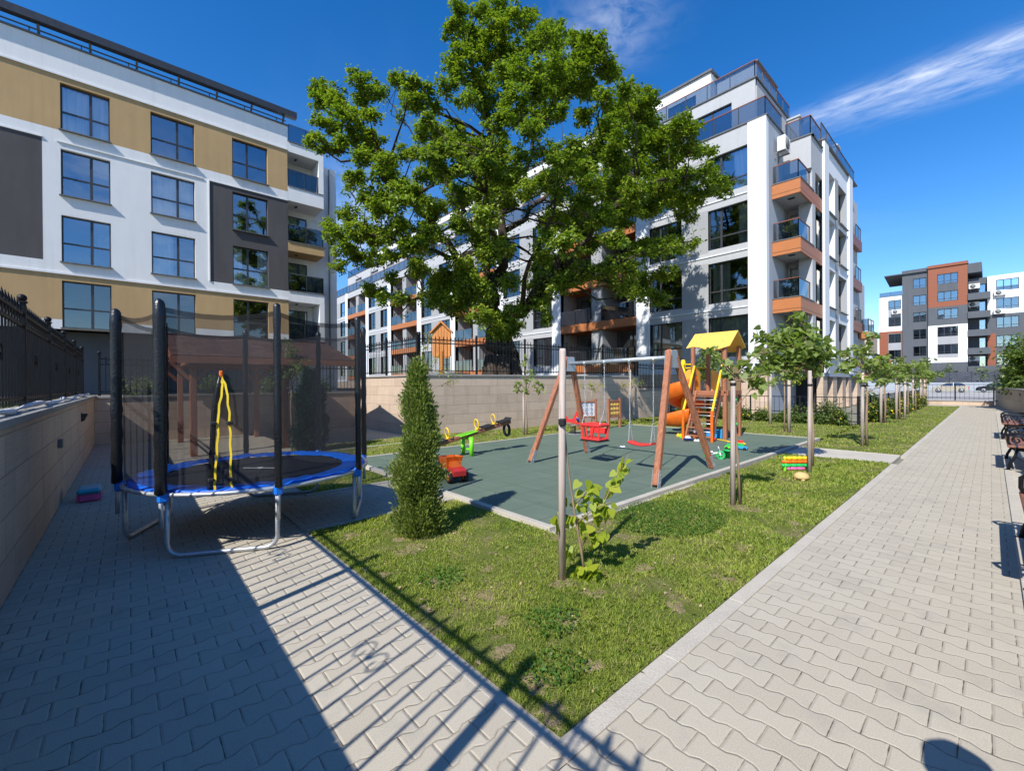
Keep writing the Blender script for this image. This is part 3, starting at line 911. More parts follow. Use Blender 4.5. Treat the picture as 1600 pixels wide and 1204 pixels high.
def window(root, P, u0, u1, v0, v1, splits=(.6,), tr=.42, inset=.16, curtain=0, sill=True, pane='pane', fw=.055, name='window', rnd=None):
    """frame with mullions, glass panes, sill and (where the photo shows it) a curtain or blind"""
    f = MB(); d0, d1 = -inset - .06, -inset
    pbox(f, P, u0, u1, v0, v0 + fw, d0, d1); pbox(f, P, u0, u1, v1 - fw, v1, d0, d1)
    pbox(f, P, u0, u0 + fw, v0 + fw, v1 - fw, d0, d1); pbox(f, P, u1 - fw, u1, v0 + fw, v1 - fw, d0, d1)
    for s in splits:
        x = u0 + (u1 - u0) * s
        pbox(f, P, x - .05, x + .05, v0 + fw, v1 - fw, d0 - .004, d1 + .004)
    if tr:
        y = v0 + (v1 - v0) * tr
        pbox(f, P, u0 + fw, u1 - fw, y - .035, y + .035, d0 - .002, d1 + .002)
    w = f.build(name, MAT['frame'], root)
    g = MB(); dp = -inset - .03
    g.poly([P(u0 + fw, v0 + fw, dp), P(u1 - fw, v0 + fw, dp), P(u1 - fw, v1 - fw, dp), P(u0 + fw, v1 - fw, dp)])
    g.build('pane', MAT[pane], w, fix=False)
    if curtain:
        c = MB(); n = 40
        spans = {1: [(0.0, 1.0)], 2: [(.62, 1.0)], 3: [(0, .28), (.72, 1)], 4: [(0.05, .5)]}.get(curtain, [])
        for (a, b) in spans:
            ua, ub = u0 + (u1 - u0) * a, u0 + (u1 - u0) * b
            k = max(6, int(n * (b - a)))
            for i in range(k):
                x0, x1 = ua + (ub - ua) * i / k, ua + (ub - ua) * (i + 1) / k
                z0, z1 = -inset - .22 + .03 * math.sin(i * 1.3), -inset - .22 + .03 * math.sin((i + 1) * 1.3)
                c.poly([P(x0, v0 + .02, z0), P(x1, v0 + .02, z1), P(x1, v1 - .02, z1), P(x0, v1 - .02, z0)])
        if curtain == 5:
            yb = v0 + (v1 - v0) * .45
            x0 = u0 + (u1 - u0) * splits[0]
            c.poly([P(x0, yb, -inset - .1), P(u1 - .05, yb, -inset - .1), P(u1 - .05, v1 - .05, -inset - .1), P(x0, v1 - .05, -inset - .1)])
        if c.f:
            c.build('blind' if curtain == 5 else 'curtain', MAT['blind' if curtain == 5 else 'curtain'], w, fix=False)
    r = MB()
    r.poly([P(u0 - .05, v0 - .05, -inset - 1.1), P(u1 + .05, v0 - .05, -inset - 1.1), P(u1 + .05, v1 + .05, -inset - 1.1), P(u0 - .05, v1 + .05, -inset - 1.1)])
    if sill:
        pbox(MB(), P, 0, 1, 0, 1, 0, 1)
        s = MB(); pbox(s, P, u0 - .05, u1 + .05, v0 - .035, v0, -inset, .14)
        s.build('sill', MAT['sill'], w)
    return w
def glass_rail(root, segs, z0, h=1.0, name='railing', cap='capmetal', posts=1.1, gmat='rail_glass'):
    """tinted glass balustrade along ground-plan segments"""
    f = MB(); g = MB(); mats = [MAT[cap], MAT['frame']]
    for (a, b) in segs:
        a = Vector((*a, 0)); b = Vector((*b, 0)); L = (b - a).length; d = (b - a).normalized(); n = max(1, round(L / posts))
        f.bar(a + Vector((0, 0, z0 + h)), b + Vector((0, 0, z0 + h)), .05, .035)
        f.cur = 1
        for i in range(n + 1):
            p = a + d * (L * i / n)
            f.bar(p + Vector((0, 0, z0)), p + Vector((0, 0, z0 + h - .02)), .035, .035, up=d)
        f.cur = 0
        g.poly([a + Vector((0, 0, z0 + .05)), b + Vector((0, 0, z0 + .05)), b + Vector((0, 0, z0 + h - .03)), a + Vector((0, 0, z0 + h - .03))])
    r = f.build(name, mats, root)
    g.build('glass', MAT[gmat], r, fix=False)
    return r
def ac_unit(name, label, P, u, v, w=.85, h=.62, dep=.32, off=.12, group='air conditioner units on the facades', face=1):
    o = Vector(P(u, v, off))
    t = thing(name, label, 'air conditioner', o, 0, group)
    c = MB(); pbox(c, P, u - w / 2, u + w / 2, v, v + h, off, off + dep); c.build('casing', MAT['acwhite'], t)
    g = MB(); pc = Vector(P(u - w * .12, v + h / 2, off + dep)); nn = (Vector(P(0, 0, 1)) - Vector(P(0, 0, 0)))
    g.lathe([(.02, .0), (h * .40, .0), (h * .42, .025), (.02, .03)], pc, 20, axis=nn)
    g.build('fan_grille', MAT['acdark'], t)
    b = MB()
    for s in (-1, 1):
        pbox(b, P, u + s * w * .35 - .02, u + s * w * .35 + .02, v - .05, v, 0.002, off + dep)
        pbox(b, P, u + s * w * .35 - .02, u + s * w * .35 + .02, v - .3, v - .05, 0.002, .04)
    b.build('bracket', MAT['acdark'], t)
    return t

# ------------------------------------------------------------------ building on the left (ochre, white and charcoal)
def building_left():
    XA = -27.7
    root = thing('apartment_building', 'ochre, white and charcoal apartment block with square windows at the left', 'apartment building', (XA, 0, 0))
    P = lambda u, v, d: (XA + d, u, v)
    Y0, Y1 = -26.0, 7.1
    cols = [(-2.18, -.56), (.91, 2.66), (4.33, 6.05)]
    rows = [(13.1, 15.2), (10.18, 12.25), (7.2, 9.3), (4.26, 6.37)]
    left = [(-6.6, -4.9), (-10.6, -8.9), (-14.6, -12.9), (-18.6, -16.9), (-22.6, -20.9)]
    holes = [(a, b, c, d) for (a, b) in cols for (c, d) in rows]
    holes += [(a, b, c, d) for (a, b) in left for (c, d) in rows]
    regs = [(Y0, Y1, 4.62, 6.64, 'ochre'), (Y0, Y1, 13.06, 15.48, 'ochre'), (3.29, Y1, 7.18, 12.5, 'char'), (-7.4, -2.74, 7.2, 12.55, 'char'), (-19.2, -12.3, 7.2, 12.55, 'char')]
    emit(facade(P, Y0, Y1, 4.2, 16.9, holes, regs, 'white'), root, 'wall')
    tr = MB()   # shadow-line trims: bands stand 3-4 cm proud of the coloured fields
    for (a, b, c, d) in ((Y0, Y1 - .01, 15.48, 15.56), (Y0, Y1 - .01, 6.64, 6.72)): pbox(tr, P, a, b, c, d, .003, .06)
    pbox(tr, P, 3.24, 3.29, 7.18, 12.55, .003, .05); pbox(tr, P, 3.29, Y1 - .01, 12.5, 12.56, .003, .05)
    pbox(tr, P, -7.4, -2.74, 12.55, 12.61, .003, .05); pbox(tr, P, -2.3, 3.0, 12.52, 12.57, .003, .05)
    tr.build('trim', MAT['white'], root)
    cur = {(0, 0): 1, (0, 1): 5, (0, 2): 5, (1, 1): 1, (1, 2): 4, (0, 3): 0, (2, 2): 3, (2, 0): 0, (1, 0): 0}
    for i, (a, b) in enumerate(cols):
        for j, (c, d) in enumerate(rows):
            sp = (.60,) if i < 2 else (.42,)
            window(root, P, a, b, c, d, sp, .42, curtain=cur.get((i, j), 0), pane='pane' if j < 3 else 'pane_dim')
    for i, (a, b) in enumerate(left[:1]):
        for j, (c, d) in enumerate(rows): window(root, P, a, b, c, d, (.5,), .42, curtain=1 if j == 0 else 0)
    rb = MB()
    rb.poly([P(Y0, 4.2, -1.6), P(Y1, 4.2, -1.6), P(Y1, 16.9, -1.6), P(Y0, 16.9, -1.6)])
    for z in (4.2, 6.9, 9.8, 12.7, 15.6): rb.poly([P(Y0, z, -.23), P(Y1, z, -.23), P(Y1, z, -1.6), P(Y0, z, -1.6)])
    rb.build('interior', MAT['room'], root, fix=False)
    # loggia tower at the right end
    lg = MB(); wl = {}
    e0, e1 = 7.1, 9.15
    back = MB(); back.poly([P(e0, 4.2, -1.5), P(9.6, 4.2, -1.5), P(9.6, 16.0, -1.5), P(e0, 16.0, -1.5)])
    W = MB()
    pbox(W, P, e0 + .002, e1, 12.56, 13.4, -1.5, .0); pbox(W, P, e0 + .002, e1, 15.45, 16.02, -1.5, .0); pbox(W, P, e1 - .28, e1, 13.4, 15.45, -1.5, .0)
    W.build('loggia_frame', MAT['white'], root); W = MB()
    pbox(W, P, e0 + .002, e1, 6.6, 7.2, -1.5, .0); pbox(W, P, e1 - .28, e1, 4.2, 6.6, -1.5, .0); pbox(W, P, e0 + .002, e1 - .285, 4.2, 4.3, -1.5, 0)
    W.build('loggia_frame', MAT['white'], root)
    O = MB(); pbox(O, P, e0 + .002, e1 + .02, 9.6, 10.12, -1.5, .0); O.build('balcony_slab', MAT['ochre'], root)
    C = MB(); pbox(C, P, e0 + .002, e1 + .06, 10.122, 10.17, -1.45, .05); pbox(C, P, e0, e1 + .06, 7.202, 7.25, -1.45, .05); pbox(C, P, e0, e1, 13.402, 13.44, -1.45, .04)
    C.build('slab_edge', MAT['sill'], root)
    SW = MB(); pbox(SW, P, e0 - .3, e0, 4.2, 16.02, -1.5, -.003); SW.build('side_wall', MAT['white'], root)
    SB = MB(); pbox(SB, P, e0, 10.45, 0.0, 15.9, -8, -1.5); SB.build('rear_wall', MAT['white'], root)
    for (z0, z1) in ((4.35, 6.3), (7.25, 9.25), (10.17, 12.15), (13.44, 15.1)):
        PB = lambda u, v, d: (XA - 1.5 + .1 + d, u, v)
        window(root, PB, e0 + .1, 8.55, z0, z1, (.62,), 0, inset=.02, sill=False, pane='pane_dim', name='balcony_door')
    for z, right in ((4.3, 8.86), (7.25, 9.1), (10.17, 9.1), (13.44, 8.86)):
        segs = [((XA - .06, e0 + .05), (XA - .06, right))]
        if right > 9: segs.append(((XA - .06, right), (XA - 1.45, right)))
        glass_rail(root, segs, z, 1.0, gmat='rail_dark')
    # ceiling lights on the loggias
    L = MB()
    for z in (6.6, 9.6, 12.56, 15.45): L.cbox((XA - .75, 7.75, z - .03), (.28, .12, .05), .01)
    L.build('ceiling_lamp', MAT['lampmetal'], root)
    dp = MB(); dp.cyl((XA - 1.42, 9.95, .0), (XA - 1.42, 9.95, 15.8), .05, 8); dp.build('downpipe', MAT['sill'], root)
    # roof: parapet coping, set-back attic, brise-soleil beam on raking brackets
    r = MB(); pbox(r, P, Y0, e0 + .04, 16.9, 16.98, -.4, .06); pbox(r, P, e0 + .045, e1 + .04, 16.02, 16.08, -1.5, .05); r.build('roof_edge', MAT['capmetal'], root)
    bm = MB(); pbox(bm, P, Y0, 7.55, 17.38, 17.72, .02, .34); bm.build('roof_beam', MAT['frame'], root)
    for i in range(20):
        y = 6.9 - i * 1.62
        b = MB(); b.bar((XA - .35, y, 16.95), (XA + .1, y, 17.40), .09, .12); b.build('bracket', MAT['sill'], root)
    rl = MB(); rl.bar((XA - .3, Y0, 17.34), (XA - .3, 7.1, 17.34), .05, .05)
    for i in range(20): rl.bar((XA - .3, 6.6 - i * 1.62, 16.98), (XA - .3, 6.6 - i * 1.62, 17.32), .04, .04, up=(0, 1, 0))
    rl.build('roof_rail', MAT['frame'], root)
    at = MB(); at.box(XA - 10, XA - 1.6, Y0, 4.2, 16.0, 17.62); at.build('attic', MAT['white'], root)
    ac = MB(); ac.box(XA - 10.1, XA - 1.5, Y0, 4.3, 17.62, 17.7); ac.build('attic_roof', MAT['capmetal'], root)
    glass_rail(root, [((XA - .1, 7.2), (XA - .1, 9.1)), ((XA - .1, 9.1), (XA - 1.5, 9.1))], 16.08, 1.02)
    body = MB(); body.box(XA - 14, XA - 1.62, Y0, 7.1, 4.2, 15.98); body.build('core', MAT['white'], root)
    # ground floor set back in shadow under the overhang
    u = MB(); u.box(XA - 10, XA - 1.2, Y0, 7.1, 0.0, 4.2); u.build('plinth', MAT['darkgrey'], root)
    so = MB(); so.poly([P(Y0, 4.2, 0), P(9.15, 4.2, 0), P(9.15, 4.2, -1.5), P(Y0, 4.2, -1.5)]); so.build('soffit', MAT['white'], root, fix=False)
building_left()

# ------------------------------------------------------------------ long pale building behind the oak
YB = 23.6; XB = -6.14
def building_right():
    root = thing('apartment_building', 'long pale grey apartment block with orange balcony bands behind the oak', 'apartment building', (-7.4, YB, 0))
    P = lambda u, v, d: (u, YB - d, v)
    S = lambda u, v, d: (XB + d, u, v)          # right side, u runs away along the path
    FL = [(2.95, 5.11), (5.85, 8.04), (8.77, 10.92), (11.66, 13.75)]
    colw = MB(); band = MB(); pier = MB()
    holes = []; wins = []; loggias = []
    x = -7.38; first = True
    while x > -64:
        c0 = x; c1 = x - .86
        pbox(MB(), P, c1, c0, 2.12, 14.8, -.3, .05).build('column', MAT['panelwhite'], root)
        b0 = c1 - .02; w1 = (b0 - 2.0, b0); pi = (b0 - 3.5, b0 - 2.0); w2 = (b0 - 5.52, b0 - 3.5)
        wins.append((w1, w2)); holes += [(w[0], w[1], a, b) for w in (w1, w2) for a, b in FL]
        pier_x = pi
        for (a, b) in FL:
            pbox(MB(), P, pi[0], pi[1], a - .1, b + .06, -.2, .004).build('pier', MAT['midgrey'], root)
        e = w2[0]
        pbox(MB(), P, e - .92, e, 2.12, 14.8, -.3, .05).build('column', MAT['panelwhite'], root)
        lx1 = e - .92; lx0 = lx1 - 6.25
        loggias.append((lx0, lx1))
        x = lx0; first = False
    xe = -66.0
    regs = []
    logholes = [(a, b, 2.3, 14.0, 1.8) for a, b in loggias]
    fac = facade(P, xe, -7.39, 2.1, 14.8, holes + logholes, [], 'greyr', .24)
    emit(fac, root, 'wall')
    # thin moulding between the storeys
    for (w1, w2) in wins:
        for (a, b) in FL[:-1]: pbox(MB(), P, w2[0] + .01, w1[1] - .01, b + .36, b + .42, .003, .05).build('string_course', MAT['panelwhite'], root)
        pbox(MB(), P, w2[0] + .01, w1[1] - .01, 2.1, 2.4, .003, .04).build('string_course', MAT['panelwhite'], root)
    k = 0
    for bi, (w1, w2) in enumerate(wins):
        for j, (a, b) in enumerate(FL):
            for wi, w in enumerate((w1, w2)):
                k += 1
                cu = 2 if (bi == 0 and wi == 0 and j == 3) else (1 if (bi == 0 and j == 0) else (4 if k % 3 == 0 else (3 if k % 4 == 1 else 0)))
                if bi >= 4: cu = 0
                window(root, P, w[0], w[1], a, b, (.32,) if bi == 0 else (.5,), .30, inset=.14, curtain=cu, sill=False, pane='pane' if j == 3 else 'pane_dim')
    rb = MB(); rb.box(xe, -9.3, YB + 2.6, YB + 12, 0, 14.7)
    for z in (5.4, 8.3, 11.2): rb.box(xe, -9.31, YB + .26, YB + 2.59, z, z + .2)
    rb.build('core', MAT['room'], root)
    # loggias: dividing pier, doors, orange bands, glass
    for li, (a, b) in enumerate(loggias):
        mid = (a + b) / 2
        dv = MB(); pbox(dv, P, mid - .45, mid + .45, 2.3, 14.0, -1.8, -.12)
        dv.build('divider', MAT['midgrey'], root)
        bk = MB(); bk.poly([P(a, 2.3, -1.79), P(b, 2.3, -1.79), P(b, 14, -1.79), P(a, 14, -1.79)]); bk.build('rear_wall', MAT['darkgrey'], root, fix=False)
        for j in range(4):
            z = 2.3 + j * 2.9
            ob = MB(); pbox(ob, P, a + .003, b - .003, z, z + .56, -1.78, .06); ob.build('balcony_band', MAT['orange'], root)
            if li < 3:
                PB = lambda u, v, d: (u, YB + 1.75 - d, v)
                for (ua, ub) in ((a + .4, mid - .8), (mid + .8, b - .4)):
                    window(root, PB, ua, ub, z + .6, z + 2.6, (.5,), 0, inset=.0, sill=False, pane='pane_dim', name='balcony_door')
            glass_rail(root, [((a + .03, YB - .02), (mid - .47, YB - .02)), ((mid + .47, YB - .02), (b - .03, YB - .02))], z + .56, 1.0, cap='capmetal')
    # stone base: piers and dark garage openings
    st = MB(); op = MB()
    xx = -7.4
    st.box(xe, -7.4, YB + .02, YB + .3, 0, 2.1)
    st.build('stone_base', MAT['stone'], root)
    # parapet edge and the terraces above
    ed = MB(); ed.box(xe - .05, -7.32, YB - .06, YB + .25, 14.8, 14.87); ed.box(-7.62, -7.32, YB + .25, 26.1, 14.8, 14.87); ed.build('roof_edge', MAT['capmetal'], root)
    glass_rail(root, [((xe, YB + .05), (-7.45, YB + .05)), ((-7.45, YB + .05), (-7.45, 26.1))], 14.87, .95, cap='redbrown', posts=1.25)
    P6 = lambda u, v, d: (u, 24.75 - d, v)
    h6 = []; u = -9.45
    while u > -60: h6.append((u - 2.2, u, 14.95, 16.95)); u -= 4.6 if (int(u) % 2) else 5.4
    emit(facade(P6, xe + 1.5, -8.25, 14.8, 17.65, h6, [], 'greyr', .2), root, 'penthouse_wall')
    for hh in h6[:8]: window(root, P6, *hh, (.5,), 0, inset=.12, sill=False)
    sd = MB(); sd.box(xe + 1.5, -8.251, 24.97, 30.6, 14.6, 17.64); sd.build('penthouse_core', MAT['greyr'], root)
    e6 = MB(); e6.box(xe + 1.4, -8.17, 24.68, 25.0, 17.65, 17.72); e6.box(-8.5, -8.17, 25.0, 30.7, 17.65, 17.72); e6.build('roof_edge', MAT['capmetal'], root)
    glass_rail(root, [((xe + 1.5, 24.8), (-8.3, 24.8)), ((-8.3, 24.8), (-8.3, 30.6))], 17.72, .9, cap='redbrown', posts=1.25)
    tp = MB(); P7 = lambda u, v, d: (u, 26.2 - d, v)
    tp.box(-60, -11.2, 26.2, 31.5, 17.6, 20.25); tp.build('attic', MAT['white'], root); MB().box(-11.1, -8.9, 26.9, 30.2, 17.6, 19.9).build('attic', MAT['white'], root)
    tc = MB(); tc.box(-60.1, -11.08, 26.08, 31.6, 20.25, 20.38); tc.box(-11.07, -8.8, 26.8, 30.3, 19.9, 20.0); tc.build('attic_roof', MAT['capmetal'], root)
    for (a, b) in ((-13.9, -12.1), (-18.5, -16.3), (-26, -23.5), (-36, -33), (-46, -43)):
        P7b = lambda u, v, d: (u, 26.17 - d, v)
        window(root, P7b, a, b, 17.8, 19.3, (.5,), 0, inset=-.01, sill=False)
    ch = MB(); ch.box(-10.6, -9.9, 28.0, 28.7, 20.0, 20.3)
    ch.box(-10.75, -9.75, 27.85, 28.85, 20.42, 20.5)
    for (cx, cy) in ((-10.5, 28.1), (-10.0, 28.1), (-10.5, 28.6), (-10.0, 28.6)): ch.box(cx - .04, cx + .04, cy - .04, cy + .04, 20.3, 20.42)
    ch.build('chimney', MAT['sill'], root)
    MB().box(-8.2, -7.6, 29.9, 30.6, 14.5, 17.4).box(-8.28, -7.52, 29.82, 30.68, 17.4, 17.5).build('roof_vent', MAT['greyr'], root)
    MB().box(-7.0, -6.4, 33.0, 33.7, 14.5, 16.3).box(-7.08, -6.32, 32.92, 33.78, 16.3, 16.4).build('roof_vent', MAT['greyr'], root)
    # right flank -------------------------------------------------------
    fk = MB(); fk.box(-8.2, -7.383, YB + .31, 26.2, 0.0, 14.8); fk.build('flank_wall', MAT['bluegrey'], root)  # side of the white column, its blue-grey shading put into the colour
    rw = MB(); rw.box(-9.2, -7.4, 26.21, 28.3, 0, 14.0); rw.build('rear_wall', MAT['midgrey'], root)
    # corner pier + recessed slot
    pr = MB(); pr.box(-6.75, XB - .002, 26.4, 27.0, 2.12, 13.35); pr.box(-7.39, -6.76, 27.0, 27.25, 2.12, 13.35); pr.build('pier', MAT['greyr'], root)
    tg = MB(); tg.box(-7.38, XB, 26.2, 28.33, 12.62, 14.3); tg.build('corner_parapet', MAT['greyr'], root)
    PD = lambda u, v, d: (u, 26.98 - d, v)
    for j in range(4):
        z = 2.2 + j * 2.88
        t = z + .7
        bl = MB(); bl.box(-7.38, XB - .002, 24.36, 28.34, z + .12, z + .2); bl.build('balcony_floor', MAT['greyr'], root)
        bn = MB()
        bn.box(-7.37, XB, 24.34, 24.42, z, t); bn.box(XB - .08, XB, 24.43, 28.34, z, t); bn.build('balcony_band', MAT['orange'], root)
        cp = MB(); cp.box(-7.37, XB + .03, 24.31, 24.45, t, t + .04); cp.box(XB - .1, XB + .03, 24.45, 26.7, t, t + .04); cp.build('slab_edge', MAT['sill'], root)
        glass_rail(root, [((-7.33, 24.45), (XB - .12, 24.45)), ((XB - .12, 24.45), (XB - .12, 26.38))], t + .04, .92, cap='redbrown', posts=2.0)
        lm = MB(); lm.cbox((-6.75, 25.2, z + .09), (.3, .14, .05), .01); lm.build('ceiling_lamp', MAT['lampmetal'], root)
        window(root, PD, -7.3, -6.8, t + .1, t + 2.0, (), 0, inset=.02, sill=False, pane='pane_dim', name='balcony_door')
    # side wall with the tall narrow windows
    H = []
    for (a, b) in [(2.95, 5.15), (5.85, 8.05), (8.70, 10.9), (11.2, 13.55)]:
        H += [(29.4, 31.25, a, b, .35), (32.1, 34.2, a, b, .35)]
    emit(facade(S, 28.36, 35.5, 2.1, 14.8, H, [(31.25, 32.1, 2.6, 13.7, 'midgrey')], 'panelwhite', .35), root, 'wall')
    for (a, b) in ((28.36, 29.3), (34.5, 35.5)): pbox(MB(), S, a, b, 2.1, 14.8, .003, .12).build('column', MAT['panelwhite'], root)
    for hh in H:
        window(root, S, hh[0], hh[1], hh[2], hh[3], (.5,), .28, inset=.3, curtain=4, sill=True, pane='pane_dim')
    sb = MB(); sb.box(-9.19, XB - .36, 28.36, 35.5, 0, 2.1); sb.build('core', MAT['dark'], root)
    for (a, b) in ((28.4, 29.3), (30.6, 31.6), (33.0, 33.9), (34.7, 35.5), (37.4, 38.2)): MB().box(XB - .3, XB, a, b, 0, 2.1).build('stone_pier', MAT['stone'], root)
    pb = MB(); pbox(pb, S, 28.36, 38.9, 1.9, 2.6, .004, .06); pb.build('slate_band', MAT['bluegrey'], root)
    er = MB(); pbox(er, S, 28.3, 36.9, 14.8, 14.87, -.3, .14); pbox(er, P, -7.38, XB + .08, 14.3, 14.36, -2.9, -2.54); er.box(XB - .1, XB + .08, 26.2, 28.3, 14.3, 14.36)
    er.build('roof_edge', MAT['capmetal'], root)
    glass_rail(root, [((-7.3, 26.3), (XB - .05, 26.3)), ((XB - .05, 26.3), (XB - .05, 28.3))], 14.36, 1.0, cap='redbrown', posts=1.25)
    glass_rail(root, [((XB - .05, 28.36), (XB - .05, 36.8))], 14.87, .95, posts=1.25)
    rf = MB(); rf.box(-9.2, XB - .37, 28.36, 36.9, 14.1, 14.79); rf.build('roof_slab', MAT['greyr'], root)
    # farther bays of the flank with projecting balconies
    fb = MB(); fb.box(-9.2, XB - .25, 35.52, 39.1, 0, 14.3); fb.box(-9.2, XB - .3, 39.11, 42.0, 0, 8.9); fb.build('far_wall', MAT['greyr'], root)
    for j in range(4):
        z = 2.2 + j * 2.88
        b = MB(); b.box(XB - .2, XB + .02, 35.6, 39.1, z, z + .68); b.build('balcony_band', MAT['redbrown'], root)
        if j < 2:
            fl = MB(); fl.box(XB - .24, XB + .34, 39.5, 41.6, z - .35, z + .12); fl.build('balcony_band', MAT['orange'], root)
            glass_rail(root, [((XB + .3, 39.5), (XB + .3, 41.6)), ((XB - .2, 39.5), (XB + .3, 39.5))], z + .12, .9, posts=1.1)
        glass_rail(root, [((XB - .06, 37.4), (XB - .06, 39.1))], z + .68, .95)
        dw = MB(); dw.box(XB - .255, XB - .235, 36.2, 36.9, z + .8, z + 2.8); dw.build('window', MAT['pane_dim'], root)
building_right()
ac_unit('air_conditioner', 'white air conditioner high on the corner above the top orange balcony', lambda u, v, d: (-7.38 + d, u, v), 25.1, 13.35, .8, .72, .36, .15)
# ------------------------------------------------------------------ far apartment block beyond the road
def building_far():
    Y = 100.0
    root = thing('apartment_building', 'distant slate grey apartment block with red-brown and white panels beyond the road', 'apartment building', (-5, Y, 0))
    P = lambda u, v, d: (u, Y - d, v)
    z0s = [4.0 + 2.87 * i for i in range(6)]          # storey floors
    # left wing
    wl = [(-12.05, -10.4, a, b) for a, b in ((14.2, 15.8), (11.25, 12.9), (8.35, 9.95), (5.5, 7.1))]
    emit(facade(P, -13.3, -10.2, 0, 16.5, wl, [(-13.3, -10.2, 10.4, 16.5, 'white'), (-12.07, -10.38, 11.2, 15.82, 'midgrey'), (-13.3, -10.2, 4.0, 10.4, 'redbrown'), (-12.07, -10.38, 5.4, 10.0, 'midgrey')], 'darkgrey', .2), root, 'wall')
    # stair block
    wm = [(-8.84, -7.2, 17.36 - 2.87 * i, 19.0 - 2.87 * i) for i in range(5)]
    PM = lambda u, v, d: (u, Y - .25 - d, v)
    emit(facade(PM, -10.2, -7.0, 0, 20.0, wm, [], 'darkgrey', .2), root, 'wall')
    # projecting red block over white frame
    PR = lambda u, v, d: (u, Y - .7 - d, v)
    wr = [(-5.87, -3.5, 17.5 - 2.87 * i, 19.1 - 2.87 * i) for i in range(5)] + [(-5.8, -3.5, 2.2, 3.2)]
    emit(facade(PR, -6.96, -2.45, 0, 20.25, wr, [(-6.96, -2.45, 13.75, 20.25, 'redbrown'), (-5.88, -3.49, 14.6, 19.12, 'darkgrey'), (-6.96, -2.45, 4.65, 10.75, 'white'), (-5.88, -3.49, 5.4, 10.0, 'midgrey')], 'darkgrey', .2), root, 'wall')
    sd = MB()
    sd.box(-6.96, -6.9, Y - .69, Y + 1, 0, 20.2); sd.box(-2.5, -2.45, Y - .69, Y + 2.2, 0, 20.2); sd.box(-10.19, -10.1, Y - .24, Y + 1, 0, 19.9); sd.build('return_wall', MAT['darkgrey'], root)
    # right wing
    ww = [(u, u + 2.3, 15.5 - 2.87 * i, 17.2 - 2.87 * i) for u in (.55, 4.4, 8.5) for i in range(5)]
    PW = lambda u, v, d: (u, Y + .2 - d, v)
    emit(facade(PW, -.35, 16, 0, 17.9, ww, [(-.35, 3.4, 11.9, 17.9, 'white'), (3.4, 16, 14.9, 17.9, 'white'), (-.35, .5, 4, 9, 'redbrown'), (7.6, 16, 9, 14.9, 'white')], 'darkgrey', .2), root, 'wall')
    for i, w in enumerate(wl): window(root, P, *w, (.5,), .25, inset=.1, sill=False, pane='pane' if i == 0 else 'pane_dim', fw=.08, curtain=[0, 0, 1, 2][i])
    for i, w in enumerate(wm): window(root, PM, *w, (.5,), .25, inset=.1, sill=False, pane='pane' if i < 2 else 'pane_dim', fw=.08, curtain=2 if i == 4 else 0)
    for i, w in enumerate(wr): window(root, PR, *w, (.33, .66), .25, inset=.1, sill=False, pane='pane' if i < 3 else 'pane_dim', fw=.08, curtain=2 if i == 4 else 0)
    for i, w in enumerate(ww[:10]): window(root, PW, *w, (.33, .66), .25, inset=.1, sill=False, pane='pane', fw=.08)
    co = MB(); co.box(-13.25, 16, Y + 1.2, Y + 14, 0, 16.3); co.box(-10.1, -2.5, Y + 1.2, Y + 14, 16.3, 19.9); co.build('core', MAT['darkgrey'], root)
    rf = MB()
    rf.prism([(Y - 1.2, 19.9), (Y + 5, 19.0), (Y + 5, 20.0), (Y - 1.2, 20.05)], 'x', -12.45, -10.2)
    rf.box(-10.2, -6.97, Y - .6, Y + 12, 20.0, 20.55); rf.box(-2.44, -.93, Y - .6, Y + 12, 18.7, 20.2); rf.box(-2.4, -.36, Y + .6, Y + 12, 16.9, 17.9)
    rf.build('roof', MAT['darkgrey'], root)
    rr = MB(); rr.box(-7.05, -2.38, Y - .9, Y + 12, 20.26, 20.7); rr.build('roof_edge', MAT['redbrown'], root)
    glass_rail(root, [((-13.2, Y + .1), (-10.3, Y + .1))], 16.5, .8, posts=1.4)
    fs = MB(); fs.box(-13.3, -10.2, Y - .03, Y + .3, 16.5, 16.62); fs.build('terrace_edge', MAT['sill'], root)
    for i in range(6):
        z = 14.4 - 2.87 * i
        b = MB(); b.box(-2.43, -.02, Y - .9, Y + 1.0, z, z + 1.02); b.build('balcony_band', MAT['darkgrey'], root)
        s = MB(); s.box(-2.43, -.36, Y + 1.05, Y + 1.15, z + 1.0, z + 2.8); s.build('rear_wall', MAT['darkgrey'], root)
        d = MB(); d.box(-1.2, -.6, Y + 1.0, Y + 1.04, z + 1.0, z + 2.6); d.build('balcony_door', MAT['pane'], root)
    hw = MB(); hw.box(-30, 20, 97.6, 97.9, 0, 1.4); 
    hw.build('foundation_wall', MAT['bluegrey'], root)
    return P, PR, PW
Pf, PRf, PWf = building_far()
for i, (pp, u, v, l) in enumerate(((Pf, -10.95, 13.35, 'white air conditioner on the white left wing of the distant block'), (Pf, -11.0, 4.55, 'lowest white air conditioner under the red-brown left wing of the distant block'),
        (PWf, -1.75, 16.3, 'uppermost white air conditioner above the grey balconies of the distant block'), (PWf, -1.8, 13.4, 'second white air conditioner down beside the grey balconies of the distant block'),
        (PWf, -1.8, 4.8, 'low white air conditioner behind the lowest grey balconies of the distant block'), (PWf, .95, 14.75, 'white air conditioner on the white right wing below its top window'), (PWf, .9, 11.9, 'white air conditioner at the lower edge of the white right wing'))):
    ac_unit('air_conditioner', l, pp, u, v, 1.2, .75, .45, -.5 if pp is PWf and u < 0 else .1)
